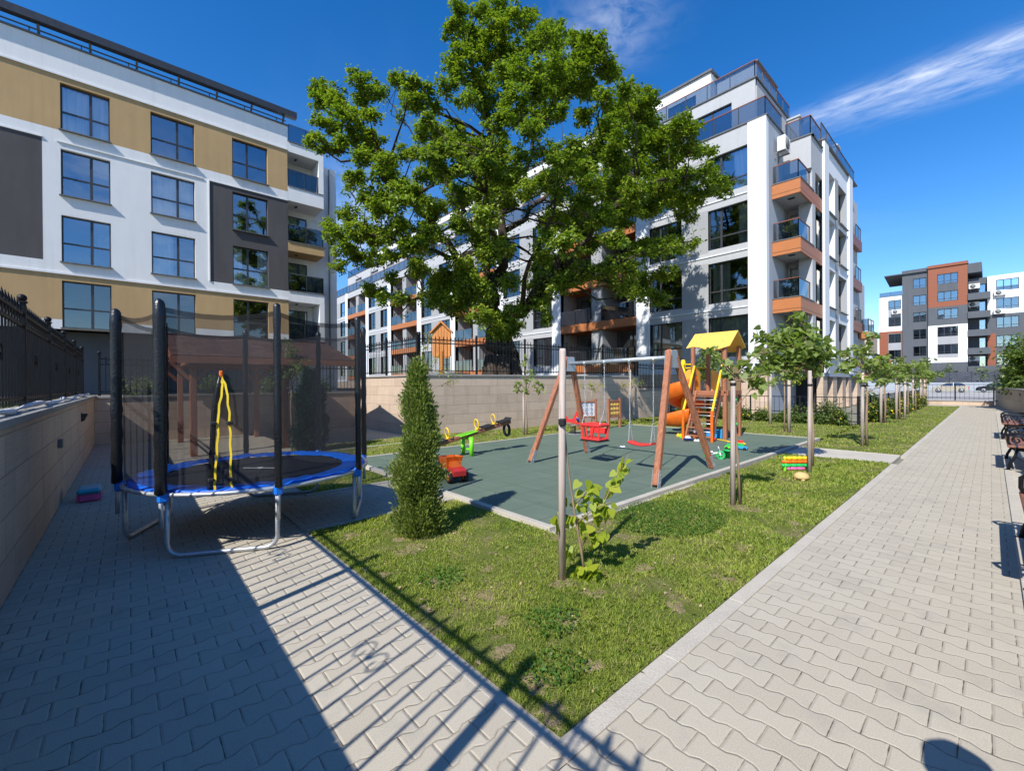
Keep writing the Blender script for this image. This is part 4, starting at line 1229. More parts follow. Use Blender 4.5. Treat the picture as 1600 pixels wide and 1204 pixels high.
# patterned hoarding on the foundation wall
def hoarding():
    t = thing('screen_fence', 'dark blue patterned screen fence below the distant grey block', 'screen fence', (-3, 97.7, 1.4))
    m, h, out = newmat('chevron_screen')
    s = h.sep(h.pos())
    tri = h.m('PINGPONG', s[0], .8)
    f = h.m('FRACT', h.m('DIVIDE', h.m('ADD', s[2], h.m('MULTIPLY', tri, .8)), .36))
    nz = h.noise(h.pos(), 1.5, 3)
    msk = h.m('MULTIPLY', h.ramp(f, [(.42, 0.0), (.5, 1.0), (.58, 1.0), (.66, 0.0)]), h.ramp(nz, [(.4, 0.0), (.6, 1.0)]))
    pbsdf(h, out, h.mix(msk, (.03, .035, .05), (.15, .16, .19)), .6)
    for i in range(7):
        x = -14 + i * 2.4
        MB().box(x, x + 2.36, 97.66, 97.72, 1.45, 3.05).build('screen_panel', m, t)
        MB().box(x - .04, x + .04, 97.73, 97.79, 1.4, 3.1).build('post', MAT['iron'], t)
hoarding()
def small_building(name, label, x0, x1, y0, y1, h, m, roof, wins):
    t = thing(name, label, 'building', ((x0 + x1) / 2, y0, 0))
    P = lambda u, v, d: (u, y0 - d, v)
    emit(facade(P, x0, x1, 0, h, wins, [], m, .15), t, 'wall')
    for w in wins: window(t, P, *w, (.5,), 0, inset=.1, sill=False, pane='pane_dim')
    c = MB(); c.box(x0, x1, y0 + .4, y1, 0, h - .05); c.box(x1 - .05, x1, y0, y0 + .4, 0, h - .05); c.box(x0, x0 + .05, y0, y0 + .4, 0, h - .05); c.build('core', MAT[m], t)
    r = MB(); r.box(x0 - .2, x1 + .2, y0 - .2, y1, h, h + .25); r.build('roof', MAT[roof], t)
small_building('house', 'small cream house between the pale block and the distant grey block', -28, -16.5, 112, 122, 11.6, 'beige', 'sill', [(-26, -24, 6, 7.8), (-21, -19, 6, 7.8), (-21, -19, 2, 3.8)])
small_building('house', 'low pale blue-grey house left of the distant block, behind the tree row', -20, -13.9, 98, 108, 6.4, 'bluegrey', 'sill', [(-18, -16.5, 3.6, 5.2)])
# ------------------------------------------------------------------ parked cars on the road
def make_car(name, label, x, y, L, paint, rz, hgt=1.45, suv=False):
    t = thing(name, label, 'car', (x, y, 0), rz)
    hw = .82
    l = L / 2
    # side profile (front to +x)
    low = [(-l, .32), (-l + .02, .62), (-l + .12, .86), (-l + .35, .93), (l * .42, .92), (l * .8, .80), (l - .05, .66), (l, .42), (l - .04, .24), (-l + .05, .24)]
    b = MB(); n = len(low)
    secs = [(-hw, .90), (-hw + .06, .985), (-.3, 1.0), (.3, 1.0), (hw - .06, .985), (hw, .90)]
    for yy, k in secs:
        for (px, pz) in low: b.v.append((px * (k if abs(px) > l * .8 else 1), yy, .24 + (pz - .24) * (.94 if abs(yy) >= hw else 1)))
    b.smooth = False
    for i in range(len(secs) - 1):
        for j in range(n):
            b.face((i * n + j, i * n + (j + 1) % n, (i + 1) * n + (j + 1) % n, (i + 1) * n + j))
    b.face(range(n)); b.face([(len(secs) - 1) * n + j for j in range(n)][::-1])
    body = b.build('body', paint, t, world=False)
    # roof shell and glasshouse
    cab = [(-l * .86, .93), (-l * .70, hgt - .14), (-l * .45, hgt), (l * .02, hgt - .01), (l * .20, hgt - .12), (l * .52, .93)]
    r = MB()
    for yy, k, dz in ((-.60, 1, -.02), (-.3, 1, 0), (.3, 1, 0), (.60, 1, -.02)):
        for px, pz in cab[1:5]: r.v.append((px, yy, pz + dz))
    for i in range(3):
        for j in range(3): r.face((i * 4 + j, i * 4 + j + 1, (i + 1) * 4 + j + 1, (i + 1) * 4 + j))
    for s in (-1, 1):   # pillars
        for (a, c) in (((-l * .70, hgt - .15), (-l * .87, .92)), ((l * .20, hgt - .13), (l * .53, .92)), ((-l * .2, hgt - .04), (-l * .2, .92))):
            r.bar((a[0], s * .60, a[1]), (c[0], s * .76, c[1]), .07, .05)
        r.bar((-l * .70, s * .60, hgt - .16), (-l * .45, s * .60, hgt - .02), .05, .05); r.bar((-l * .45, s * .6, hgt - .02), (l * .2, s * .6, hgt - .13), .05, .05)
    r.build('roof', paint, t, world=False)
    g = MB()
    for s in (-1, 1):
        g.poly([(-l * .85, s * .745, .93), (l * .5, s * .745, .93), (l * .19, s * .595, hgt - .14), (-l * .44, s * .595, hgt - .04), (-l * .69, s * .595, hgt - .16)])
    g.poly([(-l * .855, -.72, .93), (-l * .855, .72, .93), (-l * .70, .58, hgt - .15), (-l * .70, -.58, hgt - .15)])
    g.poly([(l * .515, -.72, .93), (l * .515, .72, .93), (l * .20, .58, hgt - .13), (l * .20, -.58, hgt - .13)])
    g.build('window', MAT['carglass'], t, world=False, fix=False)
    for sx in (-1, 1):
        for sy in (-1, 1):
            c = (sx * l * .62, sy * (hw - .09), .31)
            w = MB(); w.lathe([(.2, -.1), (.29, -.1), (.31, -.07), (.31, .07), (.29, .1), (.2, .1)], c, 20, axis=(0, 1, 0)); wo = w.build('wheel', MAT['rubberblack'], t, world=False)
            q = MB(); q.lathe([(.03, -.095), (.2, -.105), (.2, .105), (.03, .095)], c, 16, axis=(0, 1, 0)); q.build('rim', MAT['steel'], wo, world=False)
    for sy in (-1, 1):
        MB().cbox((l - .08, sy * .58, .62), (.1, .28, .14), .03).build('headlight', MAT['whitetoy'], t, world=False)
        MB().cbox((-l + .05, sy * .62, .70), (.08, .2, .2), .03).build('tail_light', MAT['redplastic'], t, world=False)
        MB().cbox((l * .42, sy * .90, .98), (.12, .16, .12), .03).build('mirror', paint, t, world=False)
make_car('car', 'small beige hatchback parked on the road behind the railing', -3.9, 87.0, 3.7, MAT['carbeige'], PI)
make_car('car', 'black car parked on the road at the right edge of the railing', .6, 90.5, 4.2, MAT['carblack'], PI)
# ------------------------------------------------------------------ trampoline
def trampoline():
    cx, cy, r = -5.89, 1.17, 1.23
    t = thing('trampoline', 'round trampoline with blue padding inside a black net enclosure', 'trampoline', (cx, cy, 0))
    ang = [R(a) for a in (-94, -49, -4, 41, 86, 131, 176, 221)]
    pt = lambda a, rr, z: (cx + rr * math.cos(a), cy + rr * math.sin(a), z)
    zr = .60
    fr = MB(); fr.tube([pt(2 * PI * i / 48, r - .005, zr) for i in range(49)], .021, 8, False); fr.build('frame', MAT['steel'], t)
    # four U-shaped legs, each under two enclosure poles
    for i in range(0, 8, 2):
        a, b = ang[(i + 1) % 8], ang[(i + 2) % 8]
        ra = r - .02
        A = Vector(pt(a, ra, 0)); B = Vector(pt(b, ra, 0)); d = (B - A).normalized()
        pts = [A + Vector((0, 0, zr)), A + Vector((0, 0, .14))]
        for k in range(1, 6):
            x = k / 5 * PI / 2
            pts.append(A + d * .12 * (1 - math.cos(x)) + Vector((0, 0, .14 - .115 * math.sin(x))))
        for k in range(5, 0, -1):
            x = k / 5 * PI / 2
            pts.append(B - d * .12 * (1 - math.cos(x)) + Vector((0, 0, .14 - .115 * math.sin(x))))
        pts += [B + Vector((0, 0, .14)), B + Vector((0, 0, zr))]
        m = MB(); m.tube(pts, .0215, 10); m.build('leg', MAT['steel'], t)
    for a in ang:
        p = Vector(pt(a, r + .035, 0))
        m = MB()
        prof = []
        zz = np.linspace(.62, 2.36, 15)
        for z in zz: prof.append(((.047 if a < R(-40) else .034) + .004 * math.sin(z * 23 + a * 7), z))
        m.lathe([(.02, .6)] + prof + [(.03, 2.385), (.012, 2.40)], p, 12)
        po = m.build('pole', MAT['foam'], t)
        s = MB(); s.cyl(p + Vector((0, 0, .30)), p + Vector((0, 0, .63)), .019, 8); s.build('pole_tube', MAT['steel'], po)
        c = MB(); c.cbox(p + Vector((-.018 * math.cos(a), -.018 * math.sin(a), .585)), (.085, .085, .11), .02); c.build('clamp', MAT['blueplastic'], po)
    mm = MB(); n = 64
    mm.v.append((cx, cy, zr - .012))
    for i in range(n): mm.v.append(pt(2 * PI * i / n, r - .26, zr + .005))
    for i in range(n): mm.face((0, 1 + i, 1 + (i + 1) % n))
    mm.build('jump_mat', MAT['mesh_mat'], t, fix=False)
    lg = MB()
    lg.bar((cx - .13, cy - .14, zr + .012), (cx + .16, cy + .16, zr + .012), .012, .004)
    lg.cbox((cx + .02, cy + .01, zr + .014), (.09, .05, .004))
    lg.build('printed_mark', MAT['whitetoy'], t)
    pd = MB(); rings = [(r - .30, .014), (r - .25, .026), (r - .13, .034), (r - .045, .030), (r - .03, .018), (r - .035, .006)]
    n = 96
    for (rr, dz) in rings:
        for i in range(n):
            a = 2 * PI * i / n
            w = .004 * math.sin(i * 1.9) + .004 * math.sin(i * 4.1 + rr * 30) + .005 * math.sin(i * .7)
            pd.v.append(pt(a, rr + .006 * math.sin(i * 2.7), zr + dz + w))
    pd.smooth = True
    for j in range(len(rings) - 1):
        for i in range(n):
            pd.face((j * n + i, j * n + (i + 1) % n, (j + 1) * n + (i + 1) % n, (j + 1) * n + i))
    pd.build('safety_pad', MAT['bluepad'], t)
    # net hung between the poles, sagging along the top edge
    nm = MB(); ed = MB(); rn = r - .015
    per = 6; zt = 2.33
    ringp = []
    for i in range(8):
        a, b = ang[i], ang[(i + 1) % 8] + (2 * PI if i == 7 else 0)
        A = Vector(pt(a, rn, 0)); B = Vector(pt(b, rn, 0))
        for k in range(per):
            f = k / per
            ringp.append((A.lerp(B, f), -.10 * 4 * f * (1 - f) * .6))
    N = len(ringp); zs = [zr + .02, 1.0, 1.6, zt - .17, zt]
    for z in zs:
        for (p, sag) in ringp:
            q = (z - zr) / (zt - zr)
            nm.v.append((p.x, p.y, z + sag * q))
    nm.smooth = True
    for j in range(len(zs) - 1):
        for i in range(N):
            if i < per and False: continue
            nm.face((j * N + i, j * N + (i + 1) % N, (j + 1) * N + (i + 1) % N, (j + 1) * N + i))
    nm.build('safety_net', MAT['net'], t, fix=False)
    bd = MB(); zs2 = [zt - .045, zt + .004]
    for z in zs2:
        for (p, sag) in ringp:
            c = Vector((cx, cy, 0)); o = (p - c).normalized() * .006
            bd.v.append((p.x + o.x, p.y + o.y, z + sag))
    for i in range(N): bd.face((i, (i + 1) % N, N + (i + 1) % N, N + i))
    bd.build('net_border', MAT['net_top'], t, fix=False)
    # entrance: black zip edge with yellow webbing between the two front poles
    a, b = ang[1], ang[2]
    A = Vector(pt(a, r + .0, 0)); B = Vector(pt(b, r + .0, 0)); out = ((A + B) / 2 - Vector((cx, cy, 0))).normalized() * .02
    E = lambda f, z: A.lerp(B, f) + out + Vector((0, 0, z))
    zl = [(.39, .60), (.40, .72), (.42, 1.05), (.435, 1.35), (.47, 1.58), (.495, 1.70)]
    zrr = [(.59, .61), (.585, .72), (.58, 1.05), (.575, 1.35), (.55, 1.58), (.505, 1.70)]
    z = MB(); z.tube([E(f, zz) for f, zz in zl], .022, 6); z.build('entrance_edge', MAT['foam'], t)
    y = MB()
    for path, o in ((zl, .045), (zrr, 0)):
        P_ = [E(f + (o * (1.0 if zz < 1.6 else .15)), zz) + out * .5 for f, zz in path]
        Q = []
        for i in range(len(P_) - 1):
            for k in range(3):
                p = P_[i].lerp(P_[i + 1], k / 3); Q.append(p + (B - A).normalized() * .006 * math.sin(i * 3 + k * 2.1))
        Q.append(P_[-1]); 
        for i in range(len(Q) - 1): y.bar(Q[i], Q[i + 1], .018, .005, up=out)
    y.build('entrance_webbing', MAT['yellowweb'], t)
    tp = MB(); tp.cbox(E(.5, 1.71), (.035, .03, .07), .008); tp.build('zip_pull', MAT['orangeplastic'], t)
    bk = MB()
    for (f, zz) in ((.41, .72), (.585, .72), (.435, 1.25), (.578, 1.25)): bk.cbox(E(f, zz) + out * .8, (.05, .05, .035), .008)
    bk.build('buckle', MAT['rubberblack'], t)
trampoline()

# ------------------------------------------------------------------ swing frame, swings
def swing_set():
    t = thing('swing_stand', 'red-brown timber A-frame swing stand with grey steel crossbar', 'swing stand', (-4.8, 6.95, 0))
    zb = 2.04
    tops = {0: (-3.66, 6.95), 1: (-5.95, 6.95)}
    feet = {0: ((-3.38, 5.92), (-3.42, 8.02)), 1: ((-6.16, 5.98), (-6.14, 7.80))}
    for k in (0, 1):
        tx, ty = tops[k]
        for j, f in enumerate(feet[k]):
            top = Vector((tx, ty + (-.06 if j == 0 else .06), 2.16)); ft = Vector((*f, .0))
            d = (top - ft).normalized()
            lg = MB(); lg.bar(ft + d * .05, top, .095, .095, .012, up=(1, 0, 0)); lo = lg.build('leg', MAT['woodred'], t)
            sh = MB()
            [sh.bar(ft + Vector((s_ * .052, 0, 0)), ft + d * .30 + Vector((s_ * .052, 0, 0)), .09, .006, .001, up=(1, 0, 0)) for s_ in (-1, 1)]
            sh.build('foot_bracket', MAT['steel'], lo)
            bo = MB()
            for q in (.1, .22): bo.cyl(ft + d * q + Vector((-.065, 0, 0)), ft + d * q + Vector((.065, 0, 0)), .01, 6)
            bo.build('bolt', MAT['steel'], lo)
        pl = MB()
        for s in (-1, 1):
            x = tx + s * .056
            pl.prism([(ty - .14, 1.86), (ty + .14, 1.86), (ty + .10, 2.16), (ty - .10, 2.16)], 'x', x - .004, x + .004)
        pl.build('top_plate', MAT['steel'], t)
    b = MB(); b.cyl((-3.62, 6.95, zb), (-5.99, 6.95, zb - .015), .038, 14); b.build('crossbar', MAT['steel'], t)
    hg = MB()
    for x in (-5.54, -5.05, -4.49, -4.0):
        hg.lathe([(.012, -.075), (.022, -.05), (.03, -.03), (.045, -.02), (.045, .02), (.012, .03)], (x, 6.95, zb - .02), 10)
    hg.build('hanger', MAT['chain'], t)
swing_set()
def chain(mb, p0, p1, link=.034):
    p0 = Vector(p0); p1 = Vector(p1); L = (p1 - p0).length; n = int(L / (link * .78)); d = (p1 - p0).normalized()
    s0 = d.cross(Vector((1, 0, 0))).normalized(); s1 = d.cross(s0)
    for i in range(n):
        c = p0.lerp(p1, (i + .5) / n); s = s0 if i % 2 else s1
        pts = [c + d * (math.cos(a) * link * .56) + s * (math.sin(a) * link * .30) for a in [2 * PI * k / 6 for k in range(7)]]
        mb.tube(pts, .0042, 4, False)
def flat_swing():
    t = thing('swing', 'flat red plastic swing seat on chains', 'swing', (-4.245, 6.95, .5), 0, 'swings hanging from the frame')
    m = MB(); n = 14; prof = []
    for i in range(n + 1):
        x = -.24 + .48 * i / n; prof.append((x, -.035 * (1 - (x / .24) ** 2)))
    for yy, dz in ((-.085, -.004), (-.07, .012), (.07, .012), (.085, -.004), (.08, -.03), (-.08, -.03)):
        for x, z in prof: m.v.append((-4.245 + x, 6.95 + yy, .53 + z + dz))
    k = n + 1; m.smooth = True
    for j in range(6):
        for i in range(n): m.face((j * k + i, j * k + i + 1, ((j + 1) % 6) * k + i + 1, ((j + 1) % 6) * k + i))
    m.smooth = False
    m.face([j * k for j in range(6)]); m.face([j * k + n for j in range(6)][::-1])
    m.build('seat', MAT['redplastic'], t)
    for s, x in ((-1, -4.49), (1, -4.0)):
        c = MB(); j = (x - s * .005, 6.95, .95)
        chain(c, (x, 6.95, 1.96), j)
        for q in (-1, 1): chain(c, j, (-4.245 + s * .225, 6.95 + q * .07, .535))
        c.build('chain', MAT['chain'], t)
flat_swing()
def toddler_swing():
    t = thing('swing', 'red bucket toddler swing with barred sides on chains', 'swing', (-5.295, 6.95, .5), 0, 'swings hanging from the frame')
    cx, cy, z0 = -5.295, 6.95, .50
    m = MB()
    m.cbox((cx, cy, z0), (.46, .34, .05), .018)
    for s in (-1, 1):
        for q in (-1, 1):
            m.bar((cx + s * .20, cy + q * .14, z0), (cx + s * .21, cy + q * .15, z0 + .27), .045, .03, .01)
        m.bar((cx + s * .05, cy - .155, z0 + .02), (cx + s * .10, cy - .16, z0 + .25), .045, .028, .01)
    for q in (-1, 1): m.bar((cx - .235, cy + q * .155, z0 + .275), (cx + .235, cy + q * .155, z0 + .275), .05, .065, .02)
    for s in (-1, 1): m.bar((cx + s * .215, cy - .15, z0 + .275), (cx + s * .215, cy + .15, z0 + .275), .05, .06, .02)
    m.bar((cx - .20, cy + .16, z0 + .15), (cx + .20, cy + .16, z0 + .15), .03, .12, .01)
    m.build('bucket_seat', MAT['redplastic'], t)
    r = MB(); r.cbox((cx, cy, z0 - .035), (.48, .36, .022), .008); r.build('edge_bumper', MAT['rubberblack'], t)
    for s, x in ((-1, -5.54), (1, -5.05)):
        c = MB(); j = (x - s * .01, cy, 1.08)
        chain(c, (x, 6.95, 1.96), j)
        for q in (-1, 1): chain(c, j, (cx + s * .215, cy + q * .12, z0 + .31))
        c.build('chain', MAT['chain'], t)
toddler_swing()

# ------------------------------------------------------------------ seesaw
def seesaw():
    px, py = -7.79, 5.62
    t = thing('seesaw', 'timber seesaw with lime green legs and yellow grab hoops', 'seesaw', (px, py, 0))
    for dx in (-.16, .16):
        p = MB(); p.tube([(px + dx, py, 0), (px + dx, py, .44)], .048, 14); p.build('leg', MAT['greenplastic'], t)
    b = MB(); b.bar((px - .16, py, .16), (px + .16, py, .16), .05, .04, .01); b.bar((px - .16, py, .40), (px + .16, py, .40), .05, .05, .01); b.build('leg_brace', MAT['greenplastic'], t)
    d = Vector((0, 1, 0)); up = Vector((0, 0, 1))
    ax = (d * math.cos(R(10)) + up * math.sin(R(10))).normalized(); nn = (up * math.cos(R(10)) - d * math.sin(R(10))).normalized()
    c = Vector((px, py, .47))
    tp = MB(); tp.bar(c - ax * .24 + nn * .035, c + ax * .24 + nn * .035, .22, .02, .008, up=nn); tp.build('saddle_plate', MAT['greenplastic'], t)
    be = MB(); be.bar(c - ax * 1.36, c + ax * 1.3, .09, .09, .015, up=nn); be.build('beam', MAT['woodredx'], t)
    for s in (-1.0, -.50, .30, .80):
        h = MB(); o = c + ax * s + nn * .05; sd = ax
        h.tube([o + nn * (.02 + .11 * (1 - math.cos(a))) + d.cross(up) * math.sin(a) * .075 for a in [2 * PI * k / 18 for k in range(19)]], .014, 8, False)
        h.cbox(o + nn * .01, (.12, .07, .02), .006, Matrix((ax, nn.cross(ax), nn)).transposed())
        h.build('handle', MAT['yellowplastic'], t)
    for s in (-1.2, -.72, .58, 1.08):
        st = MB(); o = c + ax * s + nn * .062
        st.bar(o - ax * .15, o + ax * .15, .26, .028, .01, up=nn)
        if s > 1 or s < -1: st.bar(o + ax * .13 * np.sign(s) + nn * .0, o + ax * .19 * np.sign(s) + nn * .05, .24, .025, .01, up=nn)
        st.build('seat', MAT['rubberblack'], t)
    for s in (-1, 1):
        ty = MB(); o = c + ax * 1.16 * s - nn * .17
        ty.tube([o + ax * math.cos(a) * .085 + nn * math.sin(a) * .14 for a in [2 * PI * k / 18 for k in range(19)]], .034, 8, False); ty.build('tyre_buffer', MAT['rubberblack'], t)
seesaw()

# ------------------------------------------------------------------ spring rider (red bird) and play panels
def spring_rider():
    x0, y0 = -8.75, 10.4
    t = thing('spring_rider', 'red bird-shaped spring rider with a round blue badge', 'spring rider', (x0, y0, 0))
    s = MB(); s.tube([(x0 + .085 * math.cos(k * .55), y0 + .085 * math.sin(k * .55), .03 + k * .0042) for k in range(64)], .012, 6); s.build('spring', MAT['rubberblack'], t)
    f = MB(); f.cbox((x0, y0, .015), (.3, .3, .03), .01); f.cbox((x0, y0, .305), (.3, .22, .03), .01); f.build('base_plate', MAT['steel'], t)
    SCB = .66
    out = [(-.62, .36), (-.60, .52), (-.46, .60), (-.34, .52), (-.26, .40), (-.12, .36), (.05, .40), (.12, .58), (.20, .74), (.33, .80), (.45, .74), (.56, .66), (.46, .60), (.42, .50), (.46, .36), (.36, .22), (.18, .14), (0, .18), (-.2, .24), (-.42, .26)]
    di = Vector((.62, .78, 0)).normalized(); nr = Vector((di.y, -di.x, 0))
    for q in (-1, 1):
        b = MB(); n = len(out)
        for o in (.10 * q, .075 * q + .0):
            b.v += [tuple(Vector((x0, y0, 0)) + di * u * SCB + nr * (o + .025 * q) + Vector((0, 0, w * SCB + .24))) for u, w in out]
        b.face(range(n)); b.face(list(range(n, 2 * n))[::-1])
        for i in range(n): b.face((i, (i + 1) % n, n + (i + 1) % n, n + i))
        sd = b.build('side_panel', MAT['redplastic'], t)
        e = MB(); c = Vector((x0, y0, 0)) + di * .15 + nr * q * .128 + Vector((0, 0, .49)); e.lathe([(.005, 0), (.085, 0), (.085, .012), (.005, .014)], c, 20, axis=nr * q); e.build('badge', MAT['bluetoy'] if False else MAT['navytoy'], sd)
        e = MB()
        for k in range(4):
            a = R(45) + k * PI / 2
            e.lathe([(.002, 0), (.014, 0), (.014, .012), (.002, .014)], c + di * math.cos(a) * .098 + Vector((0, 0, math.sin(a) * .098)), 8, axis=nr * q)
        e.lathe([(.002, 0), (.02, 0), (.02, .014), (.002, .016)], Vector((x0, y0, 0)) + di * .25 + nr * q * .128 + Vector((0, 0, .71)), 10, axis=nr * q)
        e.build('cap', MAT['yellowplastic'], sd)
    st = MB(); st.bar(Vector((x0, y0, .46)) - di * .3, Vector((x0, y0, .46)) + di * .02, .2, .03, .01); st.build('seat', MAT['redplastic'], t)
    h = MB(); c = Vector((x0, y0, .66)) + di * .18; h.cyl(c - nr * .25, c + nr * .25, .015, 8); h.build('handlebar', MAT['rubberblack'], t)
spring_rider()
def play_panel(label, pa, pb, h, kind):
    a = Vector((*pa, 0)); b = Vector((*pb, 0)); d = (b - a).normalized(); nr = Vector((d.y, -d.x, 0))
    t = thing('play_board', label, 'play board', tuple((a + b) / 2), 0, 'play panels by the wall')
    for p in (a, b):
        m = MB(); m.bar(p, p + Vector((0, 0, h)), .085, .085, .01, up=d); m.cbox(p + Vector((0, 0, h + .012)), (.1, .1, .025), .006); m.build('post', MAT['woodred'], t)
    m = MB()
    for z in (h * .40, h * .93): m.bar(a + Vector((0, 0, z)), b + Vector((0, 0, z)), .06, .06, .006)
    m.build('rail', MAT['woodredx'], t)
    L = (b - a).length; zc = h * .665; hh = h * .48
    m = MB(); m.bar(a + d * .05 + Vector((0, 0, zc)), b - d * .05 + Vector((0, 0, zc)), .018, hh); bo = m.build('board', MAT['whitetoy'] if kind else MAT['ply'], t)
    q = MB()
    for i in range(3):
        for j in range(3):
            c = a + d * (L * (.24 + .26 * i)) + Vector((0, 0, zc + hh * (.32 - .31 * j)))
            for s in (-1, 1):
                if kind: q.tube([c + nr * s * .014 + d * math.cos(x) * .035 + Vector((0, 0, math.sin(x) * .05)) for x in [2 * PI * k / 10 for k in range(11)]], .008, 4, False)
                else: q.bar(c + nr * s * .022 - d * .05, c + nr * s * .022 + d * .05, .02, .085, .006)
    q.build('game_piece', MAT['navytoy'] if kind else MAT['yellowsheet'], bo)
play_panel('brown framed play panel with blue line maze on white, behind the swing leg', (-9.75, 11.85), (-9.55, 12.6), 1.02, 1)
play_panel('brown framed play panel with yellow tiles, right of the toddler swing', (-9.0, 12.62), (-8.96, 13.25), 1.04, 0)

# ------------------------------------------------------------------ play tower with spiral slide
def play_tower():
    X0, X1, Y0, Y1 = -5.85, -4.95, 12.4, 13.4
    t = thing('play_tower', 'timber play tower with yellow gable roof, ladder and orange spiral slide', 'play tower', ((X0 + X1) / 2, 12.9, 0))
    for x in (X0, X1):
        for y in (Y0, Y1):
            m = MB(); m.bar((x, y, 0), (x, y, 2.66), .10, .10, .012, up=(0, 1, 0)); m.build('post', MAT['woodred'], t)
    dk = MB(); dk.cbox(((X0 + X1) / 2, (Y0 + Y1) / 2, 1.33), (X1 - X0 + .1, Y1 - Y0 + .1, .06), .008)
    dk.bar((X0, Y0 - .06, 1.31), (X1, Y0 - .06, 1.31), .03, .13); dk.bar((X1 + .06, Y0, 1.31), (X1 + .06, Y1, 1.31), .03, .13); dk.build('deck', MAT['woodredx'], t)
    # gable roof: two yellow boards, wavy lower edge on the ladder side
    xm0, xm1 = X0 - .17, X1 + .17
    yr = (Y0 + Y1) / 2
    for s in (-1, 1):
        m = MB(); n = 16
        lowz = []
        for k in range(n + 1):
            f = k / n
            lowz.append(2.60 + (.07 * math.sin(f * PI * 2 + .6) - .02))
        for off in (0, .022):
            for k in range(n + 1):
                x = xm0 + (xm1 - xm0) * k / n
                m.v.append((x, yr + s * .004 , 3.06 + off)); 
            for k in range(n + 1):
                x = xm0 + (xm1 - xm0) * k / n
                f = (3.06 - lowz[k]) / .5
                m.v.append((x, yr + s * .64 * f, lowz[k] + off))
        K = n + 1
        for k in range(n):
            m.face((k, k + 1, K + k + 1, K + k)); m.face((2 * K + k, 2 * K + k + 1, 3 * K + k + 1, 3 * K + k))
            m.face((K + k, K + k + 1, 3 * K + k + 1, 3 * K + k)); m.face((k, k + 1, 2 * K + k + 1, 2 * K + k))
        m.face((0, K, 3 * K, 2 * K)); m.face((n, K + n, 3 * K + n, 2 * K + n))
        ro = m.build('roof_board', MAT['yellowsheet'], t)
        sc = MB()
        for (fx, fz) in ((.2, .3), (.2, .75), (.5, .25), (.8, .3), (.8, .7)):
            sc.ball((xm0 + (xm1 - xm0) * fx, yr + s * .6 * fz, 3.065 - .45 * fz + .03), .016, seg=8, rings=5)
        sc.build('screw_cap', MAT['tantoy'], ro)
    # side boards
    bb = MB(); bb.prism([(X0 + .1, 1.36), (X0 + .36, 1.36), (X0 + .36, 1.62), (X0 + .30, 1.95), (X0 + .1, 2.0)], 'y', Y1 - .02, Y1 + .02)
    bb.prism([(X1 - .5, 1.36), (X1 - .06, 1.36), (X1 - .06, 1.9), (X1 - .2, 2.25), (X1 - .42, 2.25), (X1 - .5, 2.1)], 'y', Y1 - .02, Y1 + .02)
    bb.build('side_board', MAT['yellowsheet'], t)
    rb = MB(); rb.prism([(Y0 + .08, 1.36), (Y1 - .08, 1.36), (Y1 - .08, 2.0), (Y0 + .3, 2.1), (Y0 + .08, 1.9)], 'x', X1 + .015, X1 + .04); rb.build('side_board', MAT['ply'], t)
    lb = MB(); lb.prism([(Y0 + .1, 1.36), (Y0 + .45, 1.36), (Y0 + .45, 1.9), (Y0 + .1, 2.1)], 'x', X0 - .02, X0 + .005); lb.build('side_board', MAT['orangesheet'], t)
    # climbing wall on the right flank
    cw = MB(); cw.prism([(Y0 + .12, .30), (Y0 + .25, .22), (Y0 + .38, .30), (Y0 + .5, .22), (Y1 - .12, .30), (Y1 - .12, 1.26), (Y0 + .12, 1.26)], 'x', X1 - .01, X1 + .02); w = cw.build('climbing_board', MAT['ply'], t)
    hd = MB()
    for k, (yy, zz) in enumerate(((.3, .45), (.6, .7), (.3, .9), (.65, 1.1), (.45, .62), (.7, .4))): hd.ball((X1 + .045, Y0 + yy, zz), .04, .7, 1, 1, 8, 6)
    hd.build('climbing_hold', MAT['greentoy'], w)
    # ladder
    la, lb2 = Vector((-5.76, 11.72, 0)), Vector((-4.97, 11.6, 0))
    for p, top in ((la, Vector((-5.72, 12.36, 1.36))), (lb2, Vector((-5.06, 12.36, 1.36)))):
        m = MB(); m.bar(p + Vector((0, .0, .02)), top, .05, .12, .008, up=(0, -1, 0)); m.build('ladder_stringer', MAT['woodred'], t)
    for k in range(6):
        f = (k + .6) / 6.3
        a = la.lerp(Vector((-5.72, 12.36, 1.36)), f); b = lb2.lerp(Vector((-5.06, 12.36, 1.36)), f)
        m = MB(); m.bar(a, b, .12, .028, .005); m.build('ladder_tread', MAT['woodredx'], t)
    m = MB()
    for k in range(5):
        f = (k + 1.15) / 6.3
        a = la.lerp(Vector((-5.72, 12.36, 1.36)), f) + Vector((0, .05, 0)); b = lb2.lerp(Vector((-5.06, 12.36, 1.36)), f) + Vector((0, .05, 0))
        m.cyl(a, b, .014, 8)
    m.build('ladder_rung', MAT['steel'], t)
    for p, top in ((Vector((-5.78, 11.62, 0)), Vector((-5.78, 12.34, 2.10))), (Vector((-4.93, 11.5, 0)), Vector((-4.99, 12.34, 2.12)))):
        m = MB(); m.bar(p, p + Vector((0, .0, .86)), .07, .07, .02, up=(0, 1, 0)); m.build('newel', MAT['orangeplastic'], t)
        m = MB(); m.bar(p + Vector((0, .0, .78)), top, .055, .055, .014); m.build('handrail', MAT['yellowplastic'], t)
    # spiral slide: a half-turn chute swept around the yellow mast
    mc = Vector((-6.34, 12.78, 0))
    m = MB(); m.cyl((mc.x, mc.y, 0), (mc.x, mc.y, 2.28), .065, 14); m.lathe([(.03, 0), (.065, 0), (.05, .03), (.01, .04)], (mc.x, mc.y, 2.28), 12); m.build('mast', MAT['yellowplastic'], t)
    m = MB()
